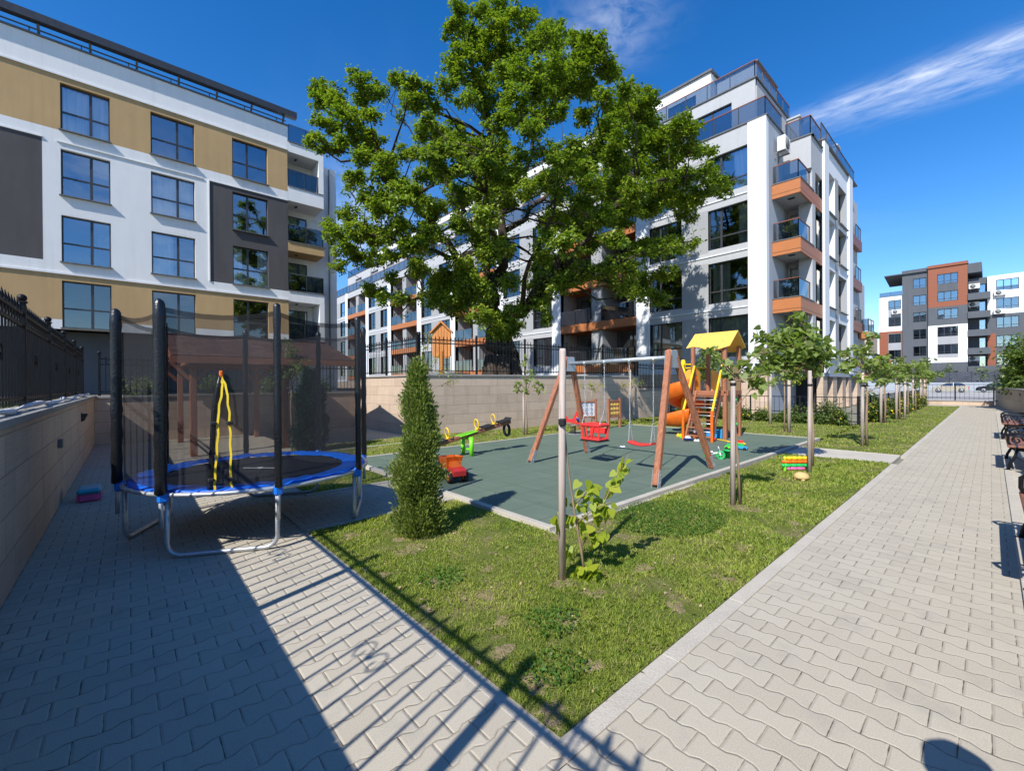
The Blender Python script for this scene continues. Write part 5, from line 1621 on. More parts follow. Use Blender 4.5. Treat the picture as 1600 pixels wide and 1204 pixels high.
    m.tube([(mc.x, mc.y, 2.14), (-6.2, 12.6, 2.16), (X0, Y0 + .1, 2.15)], .02, 8); m.tube([(mc.x, mc.y, 2.05), (-6.25, 12.95, 2.06), (X0, Y1 - .1, 2.06)], .02, 8); m.build('guard_rail', MAT['yellowplastic'], t)
    prof = []   # cross-section: inner lip, trough, outer wall and rolled rim (radial offset, height)
    for (rr, hh) in ((.06, .20), (.08, .24), (.11, .20), (.15, .06), (.26, .0), (.42, .0), (.54, .06), (.62, .26), (.66, .44), (.69, .47), (.72, .44), (.69, .28), (.60, .02), (.44, -.06), (.24, -.06), (.10, .0), (.06, .12)): prof.append((rr * .86, hh * .92))
    path = []
    n = 46
    for i in range(n + 1):
        f = i / n
        a = R(-25) - f * R(415)      # from the tower round the front, left and back, and out again at the front
        z = 1.36 - 1.02 * (f ** .92)
        path.append((a, z))
    m = MB(); K = len(prof); m.smooth = True
    for (a, z) in path:
        for rr, hh in prof:
            m.v.append((mc.x + rr * math.cos(a) * 1.0, mc.y + rr * math.sin(a), z + hh))
    # straight run-out at the foot, heading along the tangent
    a, z = path[-1]
    tg = Vector((math.sin(a), -math.cos(a), 0))
    for st in (.2, .4, .55):
        for rr, hh in prof:
            hh2 = hh * (1 - .35 * st / .55)
            m.v.append((mc.x + rr * math.cos(a) + tg.x * st, mc.y + rr * math.sin(a) + tg.y * st, z - .03 * st + hh2))
    for i in range(n + 3):
        for k in range(K):
            m.face((i * K + k, i * K + (k + 1) % K, (i + 1) * K + (k + 1) % K, (i + 1) * K + k))
    m.smooth = False
    m.face(range(K)); m.face([(n + 3) * K + k for k in range(K)][::-1])
    m.build('slide', MAT['orangeplastic'], t)
    hd = MB(); hd.prism([(X0 - .02, 1.36), (X0 - .30, 1.36), (X0 - .34, 1.86), (X0 - .18, 2.0), (X0 - .02, 2.0)], 'y', Y0 + .06, Y0 + .09); hd.build('slide_hood', MAT['orangesheet'], t)
    ft = MB(); ep = Vector((mc.x + .4 * math.cos(a), mc.y + .4 * math.sin(a), 0)) + tg * .5
    for s in (-.2, .2):
        q = ep + Vector((math.cos(a), math.sin(a), 0)) * s
        ft.cyl(q, q + Vector((0, 0, z - .08)), .025, 8)
    ft.build('slide_foot', MAT['steel'], t)
play_tower()
# ------------------------------------------------------------------ gazebo
def gazebo():
    t = thing('gazebo', 'open timber gazebo with brown shingled gable roof behind the trampoline', 'gazebo', (-13.75, 2.05, 0))
    for x in (-15.4, -12.1):
        for y in (1.1, 3.0):
            m = MB(); m.bar((x, y, 0), (x, y, 2.3), .13, .13, .012, up=(0, 1, 0)); po = m.build('post', MAT['woodred'], t)
            b = MB()
            for s in (-1, 1): b.bar((x, y + s * .06, 1.75), (x, y + s * .42, 2.18), .09, .08, .01)
            b.build('brace', MAT['woodredy'], po)
    m = MB()
    for x in (-15.4, -12.1): m.bar((x, .75, 2.24), (x, 4.3, 2.24), .12, .16, .01)
    for y in (1.1, 3.0): m.bar((-15.9, y, 2.2), (-11.6, y, 2.2), .1, .14, .01)
    m.build('beam', MAT['woodredx'], t)
    ya, yb = .68, 4.55; zr, ze = 2.86, 2.22
    for s in (-1, 1):
        m = MB(); xe = -13.75 + s * 2.3
        m.prism([(-13.75, zr), (xe, ze), (xe, ze + .05), (-13.75, zr + .05)], 'y', ya, yb); m.build('roof_slope', MAT['shingle'], t)
        f = MB(); f.prism([(-13.75, zr - .10), (xe, ze - .10), (xe, ze + .02), (-13.75, zr + .02)], 'y', ya - .03, ya - .003)
        f.prism([(-13.75, zr - .10), (xe, ze - .10), (xe, ze + .02), (-13.75, zr + .02)], 'y', yb + .003, yb + .03)
        f.box(xe - .015 + s * .02, xe + .015 + s * .02, ya, yb, ze - .12, ze + .03); f.build('fascia', MAT['woodredy'], t)
        r = MB()
        for k in range(6):
            y = ya + .2 + k * (yb - ya - .4) / 5
            r.bar((-13.75, y, zr - .05), (xe, y, ze - .05), .05, .09)
        r.build('rafter', MAT['woodredx'], t)
    m = MB(); m.bar((-13.75, ya - .02, zr + .055), (-13.75, yb + .02, zr + .055), .22, .035, .01); m.build('ridge_cap', MAT['shingle'], t)
gazebo()

# ------------------------------------------------------------------ benches along the right wall
def bench(y, label):
    t = thing('park_bench', label, 'bench', (.55, y, 0), 0, 'benches along the boundary wall')
    L = 1.95
    for k, x in enumerate((.24, .36, .48, .60)):
        m = MB(); m.cbox((x, y, .445), (.10, L, .036), .008); m.build('seat_slat', MAT['benchwood'], t)
    for k, (x, z) in enumerate(((.70, .60), (.735, .74), (.77, .87))):
        m = MB(); m.cbox((x, y, z), (.032, L, .10), .008, Matrix.Rotation(R(14), 3, 'Y')); m.build('back_slat', MAT['benchwood'], t)
    for s in (-1, 1):
        yy = y + s * (L / 2 - .14)
        m = MB(); w = .022
        def cur(pts, r=w): m.tube([(a, yy, b) for a, b in pts], r, 7)
        cur([(.20, .0), (.22, .12), (.28, .26), (.30, .36), (.24, .42)]); cur([(.72, .0), (.66, .14), (.60, .28), (.62, .38), (.66, .46), (.70, .62), (.78, .92)])
        cur([(.24, .415), (.45, .40), (.64, .415)]); cur([(.28, .26), (.38, .20), (.50, .20), (.60, .28)], .016)
        arm = [(.24, .42), (.20, .52), (.20, .62), (.26, .67), (.40, .67), (.55, .66), (.68, .64)]
        cur(arm, .02)
        cur([(.30 + .075 * (1 - k * .05) * math.cos(k * .55), .55 + .075 * (1 - k * .05) * math.sin(k * .55)) for k in range(15)], .013)
        cur([(.48 + .055 * (1 - k * .05) * math.cos(3 + k * .55), .56 + .06 * (1 - k * .05) * math.sin(3 + k * .55)) for k in range(14)], .012)
        m.cbox((.20, yy, .012), (.09, .06, .024), .006); m.cbox((.72, yy, .012), (.09, .06, .024), .006)
        m.build('side_frame', MAT['iron'], t)
bench(5.88, 'nearest wood-slat bench with black scrolled iron sides at the right edge')
bench(12.5, 'second wood-slat bench with black scrolled iron sides, between its two neighbours')
bench(18.5, 'farthest wood-slat bench with black scrolled iron sides near the angled pale wall')

# ------------------------------------------------------------------ toys
def toy_truck():
    o = Vector((-5.93, 3.98, .022)); t = thing('toy_truck', 'orange and red toy dump truck on the green rubber beside the juniper', 'toy truck', tuple(o), R(-12))
    B = lambda: MB()
    m = B(); m.cbox((0, 0, .10), (.50, .16, .04), .01); m.build('chassis', MAT['rubberblack'], t, world=False)
    m = B(); m.prism([(.06, .12), (.31, .12), (.32, .20), (.26, .24), (.19, .245), (.06, .24)], 'y', -.105, .105); cab = m.build('cab', MAT['redplastic'], t, world=False)
    m = B(); m.prism([(.04, .245), (.17, .245), (.13, .33), (.05, .33)], 'y', -.09, .09); m.build('cab_top', MAT['orangeplastic'], cab, world=False)
    m = B()
    lo = [(-.30, -.10, .17), (.03, -.10, .19), (.03, .10, .19), (-.30, .10, .17)]; hi = [(-.36, -.15, .36), (.10, -.15, .40), (.10, .15, .40), (-.36, .15, .36)]
    m.v = lo + hi + [tuple(Vector(p) * .93 + Vector((-.01, 0, .03))) for p in hi] + [tuple(Vector(p) * .9 + Vector((-.01, 0, .04))) for p in lo]
    for f in ((0, 1, 2, 3), (0, 1, 5, 4), (1, 2, 6, 5), (2, 3, 7, 6), (3, 0, 4, 7), (4, 5, 9, 8), (5, 6, 10, 9), (6, 7, 11, 10), (7, 4, 8, 11), (8, 9, 13, 12), (9, 10, 14, 13), (10, 11, 15, 14), (11, 8, 12, 15), (12, 13, 14, 15)): m.face(f)
    m.build('tipper', MAT['orangeplastic'], t, world=False)
    for x in (-.2, .2):
        for s in (-1, 1):
            m = B(); m.lathe([(.05, -.035), (.08, -.035), (.088, -.02), (.088, .02), (.08, .035), (.05, .035)], (x, s * .13, .088), 18, axis=(0, 1, 0)); w = m.build('wheel', MAT['rubberblack'], t, world=False)
            m = B(); m.lathe([(.012, -.045), (.03, -.04), (.05, -.038), (.05, .038), (.03, .04), (.012, .045)], (x, s * .13, .088), 14, axis=(0, 1, 0)); m.build('rim', MAT['orangeplastic'], w, world=False)
toy_truck()
def toy_car(name, label, x, y, z, rz, body, top, L=.22):
    t = thing(name, label, 'toy car', (x, y, z), rz); h = L * .32
    m = MB(); m.prism([(-L / 2, .03), (L / 2, .03), (L / 2, h * .8), (L * .3, h), (-L * .42, h * 1.05), (-L / 2, h * .7)], 'y', -L * .25, L * .25); m.build('body', MAT[body], t, world=False)
    m = MB(); m.prism([(-L * .36, h), (L * .24, h), (L * .10, h * 1.75), (-L * .25, h * 1.8)], 'y', -L * .2, L * .2); m.build('cabin', MAT[top], t, world=False)
    for a in (-.3, .3):
        for s in (-1, 1):
            m = MB(); m.lathe([(.01, -.014), (L * .13, -.014), (L * .13, .014), (.01, .014)], (a * L, s * L * .27, L * .13), 12, axis=(0, 1, 0)); m.build('wheel', MAT['rubberblack'], t, world=False)
zt = .022
toy_car('toy_car', 'lime green toy car on the rubber, partly behind the first path stake', -4.13, 10.62, zt, R(20), 'greenplastic', 'greentoy', .24)
toy_car('toy_car', 'sky blue toy car on the rubber right of the first path stake', -3.92, 10.74, zt, R(10), 'bluetoy', 'greentoy', .26)
toy_car('toy_car', 'yellow and red toy car farther back on the rubber near the kerb', -4.2, 11.47, zt, R(-30), 'yellowplastic', 'redplastic', .22)
toy_car('toy_car', 'navy toy car at the foot of the play tower ladder', -5.50, 11.36, zt, R(50), 'navytoy', 'whitetoy', .24)
def simple(name, label, cat, build, m, group=None):
    mb = MB(); build(mb); o = mb.build(name, MAT[m]); return prop(o, label, cat, group)
def bucket(mb):
    o = (-3.67, 9.36, zt)
    mb.lathe([(.075, 0), (.10, .17), (.108, .17), (.108, .155), (.098, .15), (.094, .165), (.07, .02), (.01, .02)], o, 18)
    mb.tube([(o[0] + .1 * math.cos(a), o[1] + .02, zt + .16 + .09 * math.sin(a)) for a in [PI * k / 10 for k in range(11)]], .006, 5)
simple('toy_bucket', 'bright green toy bucket standing on the rubber by the kerb', 'toy bucket', bucket, 'greentoy')
def tricycle():
    o = (-3.86, 9.06, zt); t = thing('toy_tricycle', 'green and white toy tricycle lying by the swing leg', 'toy tricycle', o, R(25))
    m = MB()
    for (x, y, r) in ((.14, 0, .075), (-.1, .08, .06), (-.1, -.08, .06)):
        m.tube([(x + r * math.cos(a), y, r + .004 + r * math.sin(a)) for a in [2 * PI * k / 16 for k in range(17)]], .018, 6, False); m.cbox((x, y, r + .004), (r * 1.6, .014, .02))
        m.cbox((x, y, r + .004), (.02, .014, r * 1.6))
    m.build('wheel', MAT['greentoy'], t, world=False)
    m = MB(); m.bar((-.1, 0, .09), (.1, 0, .13), .03, .03, .006); m.bar((.14, 0, .08), (.10, 0, .24), .024, .024); m.bar((.1, -.09, .24), (.1, .09, .24), .02, .02); m.cbox((-.06, 0, .14), (.12, .09, .03), .01); m.build('frame', MAT['whitetoy'], t, world=False)
tricycle()
for (nm, lb, x, y, m, s, rz) in (('toy_block', 'yellow toy block lying on the rubber left of the ladder', -6.08, 12.01, 'yellowplastic', (.16, .1, .09), 20), ('toy_block', 'lime toy block just in front of the yellow one', -5.87, 11.76, 'greenplastic', (.13, .09, .07), -15),
        ('toy_block', 'orange-red toy block under the ladder', -5.66, 12.1, 'orangeplastic', (.12, .12, .12), 40), ('toy_block', 'white toy brick in front of the ladder', -5.28, 11.38, 'whitetoy', (.14, .07, .05), 10), ('toy_block', 'pale blue toy piece flat on the rubber between the swings', -6.05, 9.05, 'whitetoy', (.14, .06, .03), 60)):
    mb = MB(); mb.cbox((0, 0, s[2] / 2), s, .012)
    for k in (-.25, .25): mb.cyl((k * s[0], 0, s[2]), (k * s[0], 0, s[2] + .014), .02, 10)
    o = mb.build(nm, MAT[m]); o.location = (x, y, zt); o.rotation_euler = (0, 0, R(rz)); prop(o, lb, 'toy block', 'loose toy blocks on the rubber')
simple('toy_spade', 'yellow and blue toy spade lying right of the ladder', 'toy spade', lambda mb: (mb.bar((-5.05, 12.08, .045), (-4.66, 11.88, .04), .035, .025, .008), mb.cbox((-4.6, 11.85, .04), (.13, .10, .02), .008)), 'yellowplastic')
simple('toy_ball', 'small red toy ball at the foot of the right ladder newel', 'toy ball', lambda mb: mb.ball((-4.98, 11.72, zt + .06), .06), 'redplastic')
simple('plastic_crate', 'pale blue plastic crate under the play tower deck', 'crate', lambda mb: (mb.box(-5.16, -5.10, 12.55, 12.85, zt, .27), mb.box(-5.5, -5.161, 12.56, 12.6, zt, .24), mb.box(-5.5, -5.161, 12.8, 12.84, zt, .24), mb.box(-5.54, -5.501, 12.56, 12.84, zt, .24), mb.box(-5.5, -5.161, 12.6, 12.8, zt, .04)), 'bluetoy')
def plush():
    t = thing('soft_toy', 'white and navy soft toy sitting under the ladder', 'soft toy', (-5.62, 12.3, zt))
    m = MB(); m.ball((-5.62, 12.3, .15), .11, 1, .8, 1.15); m.ball((-5.62, 12.28, .33), .085); 
    for s in (-1, 1): m.ball((-5.62 + s * .06, 12.28, .41), .03); m.ball((-5.62 + s * .10, 12.2, .07), .05, .8, 1.5, .8); m.ball((-5.62 + s * .12, 12.24, .2), .04, .8, 1, 1.4)
    m.build('body', MAT['whitetoy'], t); m = MB(); m.ball((-5.62, 12.21, .17), .07, 1, .5, 1); m.build('bib', MAT['navytoy'], t)
plush()
def rings_toy():
    t = thing('ring_stack_toy', 'stack of yellow, orange, green and pink plastic tubes beside the path stake', 'toy', (-2.3, 8.98, 0))
    d = Vector((.60, .66, 0)).normalized()
    for k, (c, z, n, w) in enumerate((('pinktoy', .055, 2, .26), ('greentoy', .11, 4, .44), ('orangeplastic', .175, 4, .42), ('yellowplastic', .24, 4, .38))):
        m = MB(); o = Vector((-2.32, 8.93, z)); pts = []; rs = []
        for i in range(n * 6 + 1):
            f = i / (n * 6); pts.append(o + d * (f - .5) * w); rs.append(.026 + .010 * abs(math.sin(f * n * PI)))
        m.tube(pts, rs, 10); m.ball(o - d * (w / 2 + .03), .034, seg=10, rings=6); m.build('tube', MAT[c], t)
    for s, c in ((-1, 'greenplastic'), (1, 'bluetoy')):
        m = MB(); o = Vector((-2.32, 8.93, 0)) + d * s * .22; m.cbox(o + Vector((0, 0, .14)), (.04, .04, .28), .01); m.build('end_post', MAT[c], t)
rings_toy()
def mushroom():
    t = thing('toy_stool', 'little tan domed toy with stubby legs on the grass by the path', 'toy', (-2.06, 8.15, 0))
    m = MB(); m.lathe([(.02, .03), (.10, .035), (.115, .06), (.10, .10), (.06, .13), (.01, .14)], (-2.06, 8.15, 0), 16); m.build('dome', MAT['tantoy'], t)
    for a in (30, 120, 210, 300):
        m = MB(); m.ball((-2.06 + .075 * math.cos(R(a)), 8.15 + .075 * math.sin(R(a)), .03), .034, 1, 1, 1.1, 10, 6); m.build('leg', MAT['tantoy'], t)
mushroom()
def tub():
    t = thing('plastic_tub', 'teal and pink plastic tub against the shaded left wall', 'tub', (-8.55, -.42, 0))
    m = MB(); n = 12
    m.cbox((-8.55, -.42, .055), (.36, .22, .10), .02)
    for k in range(9): m.cbox((-8.71 + k * .04, -.305, .06), (.02, .02, .10), .006); m.cbox((-8.71 + k * .04, -.535, .06), (.02, .02, .10), .006)
    m.build('ribbed_base', MAT['pinktoy'], t)
    m = MB(); m.cbox((-8.55, -.42, .145), (.40, .25, .075), .03); m.build('lid', MAT['binblue'], t)
tub()
def birdhouse():
    x, y = -14.1, 9.0; t = thing('wooden_sign', 'orange wooden house-shaped board on a post behind the iron fence', 'wooden board', (x, y, 1.5))
    d = Vector((.74, .67, 0)); n = Vector((.67, -.74, 0))
    def pl(mb, pts, o0, o1):
        k = len(pts)
        for o in (o0, o1): mb.v += [tuple(Vector((x, y, 0)) + d * u + n * o + Vector((0, 0, z))) for u, z in pts]
        b = len(mb.v) - 2 * k
        mb.face([b + i for i in range(k)]); mb.face([b + k + i for i in range(k)][::-1])
        for i in range(k): mb.face((b + i, b + (i + 1) % k, b + k + (i + 1) % k, b + k + i))
    out = [(-.28, 2.62), (-.37, 2.74), (-.37, 3.62), (0, 3.98), (.37, 3.62), (.37, 2.74), (.28, 2.62)]
    m = MB(); pl(m, out, -.04, .0); bo = m.build('board', MAT['birdwood'], t)
    m = MB()
    for k in range(6): 
        u0 = -.335 + k * .114; pl(m, [(u0, 2.68), (u0 + .104, 2.68), (u0 + .104, 3.9 - abs(u0 + .104) * .95), (u0, 3.9 - abs(u0) * .95)], .002, .02)
    m.build('plank', MAT['birdwood'], bo)
    m = MB()
    for s in (-1, 1): pl(m, [(0, 3.98), (s * .44, 3.55), (s * .44, 3.61), (0, 4.05)], -.09, .11)
    m.build('roof_batten', MAT['birdwood'], t)
    m = MB(); m.bar((x, y, 1.5), (x, y, 2.9), .14, .12, .01, up=(0, 1, 0)); m.build('post', MAT['birdwood'], t)
birdhouse()
OAK = [(-13.7,9.7,16.1,0.53),(-13.1,10.2,16.0,0.47),(-13.9,11.9,17.5,0.65),(-14.1,9.7,15.5,0.48),(-14.6,11.0,16.3,0.64),(-12.7,10.7,15.2,0.70),(-11.9,11.2,15.5,0.58),(-12.6,12.5,16.9,0.31),(-13.5,10.8,14.8,0.73),(-13.9,9.8,14.4,0.60),(-13.1,11.6,15.0,0.74),(-13.5,13.5,16.9,0.61),(-14.3,14.2,17.6,0.59),(-12.2,13.0,15.8,0.75),(-15.0,16.3,19.4,0.87),(-11.0,11.8,14.7,0.34),(-10.2,9.9,12.0,0.60),(-11.7,10.2,12.7,0.66),(-13.8,10.7,13.9,0.61),(-17.9,14.0,17.5,0.74),(-13.9,9.6,13.8,0.47),(-18.2,12.7,17.6,0.58),(-12.9,8.5,12.2,0.43),(-10.4,7.6,10.1,0.41),(-14.2,11.6,13.6,0.77),(-10.3,9.4,10.9,0.59),(-10.1,10.3,11.4,0.61),(-14.2,14.6,15.8,0.80),(-10.0,11.1,12.5,0.63),(-14.4,16.5,17.4,0.86),(-10.8,13.3,14.9,0.60),(-9.7,12.7,14.0,0.56),(-9.8,13.3,13.8,0.57),(-10.1,12.6,13.3,0.62),(-9.8,13.8,13.6,0.47),(-12.6,18.0,17.1,0.56),(-11.1,12.7,13.0,0.71),(-10.7,13.3,13.2,0.60),(-13.5,17.0,16.2,0.70),(-12.2,12.8,12.7,0.62),(-12.8,12.0,12.4,0.74),(-10.6,9.0,10.1,0.49),(-9.4,9.3,9.4,0.47),(-9.7,11.0,10.8,0.41),(-19.7,6.3,14.7,0.47),(-18.3,6.5,13.8,0.51),(-19.4,6.3,13.9,0.46),(-17.8,6.5,13.1,0.50),(-16.7,6.9,13.7,0.48),(-17.9,8.0,14.3,0.59),(-17.2,7.3,13.4,0.50),(-16.9,6.5,12.2,0.54),(-18.8,6.5,12.8,0.52),(-19.0,6.1,12.9,0.32),(-18.3,5.6,11.5,0.43),(-18.7,6.2,11.7,0.45),(-18.7,6.7,11.8,0.39),(-15.7,6.9,11.8,0.46),(-17.5,7.0,11.9,0.56),(-18.1,6.8,11.8,0.45),(-16.8,7.5,11.5,0.56),(-15.9,6.8,10.2,0.52),(-20.3,9.1,13.1,0.63),(-14.4,6.9,9.6,0.43),(-20.8,10.3,13.1,0.59),(-15.5,7.4,9.6,0.52),(-20.3,9.8,12.3,0.64),(-14.1,7.3,8.8,0.49),(-16.7,8.6,14.5,0.45),(-14.0,7.7,12.6,0.38),(-14.1,8.2,12.5,0.45),(-14.0,7.8,11.9,0.44),(-20.1,10.9,16.3,0.59),(-14.2,8.7,12.2,0.46),(-13.0,7.7,10.7,0.42),(-13.7,7.9,10.6,0.38),(-15.8,9.9,12.4,0.52),(-11.7,7.5,9.1,0.44),(-20.4,12.8,14.7,0.70),(-13.6,9.3,10.8,0.58),(-18.4,12.6,14.5,0.73),(-15.6,8.7,11.0,0.43),(-19.7,10.5,13.3,0.50),(-11.8,7.1,8.7,0.38),(-14.3,8.4,9.6,0.46),(-12.0,7.8,8.7,0.50),(-20.4,12.9,13.3,0.78),(-11.5,8.1,8.7,0.49),(-13.5,7.6,8.2,0.53),(-20.2,11.2,11.6,0.74),(-15.3,9.3,8.8,0.62),(-20.4,12.6,11.3,0.78),(-13.2,6.9,7.7,0.41),(-19.0,10.1,10.7,0.55),(-15.5,7.3,8.9,0.41),(-15.8,6.8,8.8,0.46),(-15.8,6.3,9.3,0.40),(-20.1,8.0,11.2,0.47),(-14.3,6.6,7.8,0.53),(-19.9,9.1,10.3,0.69),(-17.6,6.8,8.6,0.56),(-18.3,6.2,8.2,0.44),(-18.7,6.8,8.0,0.59),(-16.2,6.7,7.6,0.59),(-16.3,7.5,7.6,0.61),(-20.7,9.4,9.1,0.71),(-14.1,7.1,7.2,0.48),(-18.7,9.8,9.2,0.61),(-17.5,6.5,7.2,0.49),(-17.9,7.3,7.1,0.52),(-18.5,6.7,6.7,0.39),(-17.4,7.7,7.0,0.58),(-15.1,7.4,6.5,0.46),(-17.2,8.5,6.2,0.39),(-18.5,8.2,5.8,0.55),(-17.3,8.2,5.3,0.39),(-16.5,8.5,5.2,0.38),(-13.9,7.7,6.6,0.55),(-19.6,10.9,8.7,0.72),(-13.6,8.3,7.1,0.55),(-19.6,11.7,9.7,0.74),(-16.0,9.1,6.5,0.57),(-19.3,10.9,7.3,0.64),(-12.9,10.0,10.5,0.69),(-17.2,12.5,13.0,0.84),(-13.5,11.5,11.1,0.75),(-11.4,9.1,8.8,0.62),(-18.2,14.8,13.1,0.93),(-11.3,10.0,8.9,0.64),(-18.1,16.3,13.3,0.96),(-11.4,10.7,9.8,0.55),(-13.4,10.3,9.1,0.60),(-12.5,10.8,8.8,0.64),(-18.5,15.2,12.3,0.87),(-10.2,9.8,8.0,0.45),(-14.7,14.3,10.8,0.61),(-15.1,10.7,9.8,0.65),(-17.9,12.5,10.9,0.71),(-11.3,9.0,7.2,0.51),(-17.4,14.0,10.3,0.73),(-14.5,11.2,7.8,0.65),(-18.2,14.0,9.8,0.76),(-14.4,10.1,8.0,0.49),(-17.7,12.4,9.6,0.57),(-14.0,11.1,6.9,0.63),(-16.9,13.3,8.3,0.71),(-11.6,10.0,6.5,0.43),(-16.4,14.5,8.3,0.58),(-14.5,10.2,6.4,0.75),(-15.5,10.0,6.0,0.77),(-17.1,10.9,6.2,0.79),(-15.8,9.8,5.2,0.65),(-15.1,10.3,5.1,0.77),(-16.4,11.3,5.3,0.78),(-14.2,10.6,5.7,0.75),(-17.6,13.5,6.7,0.88),(-13.9,11.1,5.2,0.63),(-17.0,13.2,5.9,0.71),(-13.5,10.4,4.3,0.60),(-14.0,11.8,4.5,0.65),(-13.2,12.0,4.7,0.57),(-14.1,11.8,3.9,0.65),(-14.0,12.7,4.1,0.54),(-12.5,11.1,5.5,0.47),(-15.1,13.1,6.4,0.53),(-12.3,13.1,11.3,0.63),(-9.5,10.8,9.0,0.50),(-14.0,16.3,12.4,0.70),(-11.8,12.7,9.8,0.67),(-16.6,17.7,12.9,0.87),(-8.7,10.3,8.9,0.47),(-14.6,17.9,13.5,0.75),(-10.7,13.6,12.1,0.54),(-9.1,12.6,11.6,0.48),(-7.8,11.8,10.9,0.39),(-9.5,14.8,13.1,0.48),(-9.2,15.6,12.9,0.49),(-11.7,19.7,16.2,0.58),(-9.6,14.3,12.2,0.59),(-12.9,19.3,15.5,0.74),(-9.6,15.7,12.6,0.62),(-12.1,20.0,15.7,0.74),(-9.6,16.6,12.4,0.64),(-9.8,13.7,11.4,0.58),(-8.4,12.8,10.1,0.63),(-10.5,14.1,11.0,0.67),(-9.4,15.8,11.3,0.62),(-11.0,18.5,13.0,0.68),(-8.8,16.2,11.5,0.61),(-10.2,18.9,13.2,0.67),(-7.5,14.9,10.9,0.49),(-10.7,21.4,14.9,0.66),(-7.2,15.2,10.8,0.38),(-9.1,17.0,11.0,0.70),(-10.1,18.4,11.6,0.72),(-7.6,15.6,10.3,0.57),(-7.9,17.7,11.2,0.50),(-9.6,15.5,10.4,0.74),(-9.2,13.4,9.8,0.67),(-13.0,19.3,13.4,0.89),(-9.4,11.7,8.9,0.52),(-13.0,16.3,11.7,0.68),(-8.5,11.1,8.1,0.53),(-10.0,14.2,9.2,0.72),(-13.5,19.3,12.1,0.91),(-8.4,13.3,8.3,0.64),(-11.6,18.1,10.7,0.82),(-9.1,16.3,9.6,0.75),(-10.3,18.6,10.8,0.79),(-8.3,16.6,9.9,0.61),(-9.8,19.5,11.3,0.67),(-7.8,17.6,10.2,0.50),(-7.2,17.0,9.4,0.47),(-7.3,18.4,9.6,0.37),(-7.8,17.2,9.2,0.55),(-8.3,16.5,8.9,0.61),(-9.9,19.2,10.1,0.66),(-9.8,16.9,9.2,0.66),(-11.5,19.6,10.5,0.71),(-8.5,17.4,8.6,0.44),(-10.1,15.6,8.6,0.63),(-11.4,17.2,9.4,0.66),(-8.7,12.0,7.3,0.56),(-12.1,16.8,9.5,0.73),(-10.0,12.3,8.1,0.55),(-15.1,18.6,11.4,0.78),(-11.3,12.8,9.0,0.54),(-10.6,11.8,7.6,0.56),(-13.7,14.9,9.2,0.66),(-11.2,13.8,8.0,0.75),(-9.2,10.7,6.2,0.59),(-10.3,11.1,6.7,0.48),(-14.3,15.0,8.8,0.61),(-11.0,14.2,7.3,0.56),(-13.0,13.5,6.9,0.66),(-15.7,16.4,8.2,0.75),(-12.1,13.7,6.6,0.64),(-14.2,16.7,7.4,0.72),(-12.9,13.1,5.9,0.59),(-11.2,12.4,5.4,0.53),(-10.8,13.2,5.8,0.48),(-14.6,17.4,7.1,0.59),(-10.4,13.6,6.1,0.54),(-12.1,16.6,6.8,0.60),(-10.9,15.5,6.7,0.52),(-12.4,18.2,7.6,0.56),(-9.3,14.3,6.0,0.47),(-12.1,18.6,7.5,0.56),(-10.0,16.4,7.2,0.52),(-11.4,18.7,8.2,0.55),(-9.3,16.1,7.2,0.56),(-11.6,19.3,8.4,0.64),(-9.0,17.2,7.5,0.58),(-8.3,17.5,7.4,0.32),(-9.8,14.7,5.5,0.49),(-9.6,16.1,6.0,0.51),(-8.6,16.0,5.9,0.48),(-9.7,17.2,5.3,0.53),(-9.9,16.0,5.4,0.51),(-7.8,11.4,6.1,0.43),(-11.8,17.2,8.4,0.60),(-12.2,12.6,4.9,0.50),(-15.2,15.7,5.9,0.58),(-12.2,12.9,4.3,0.37)]
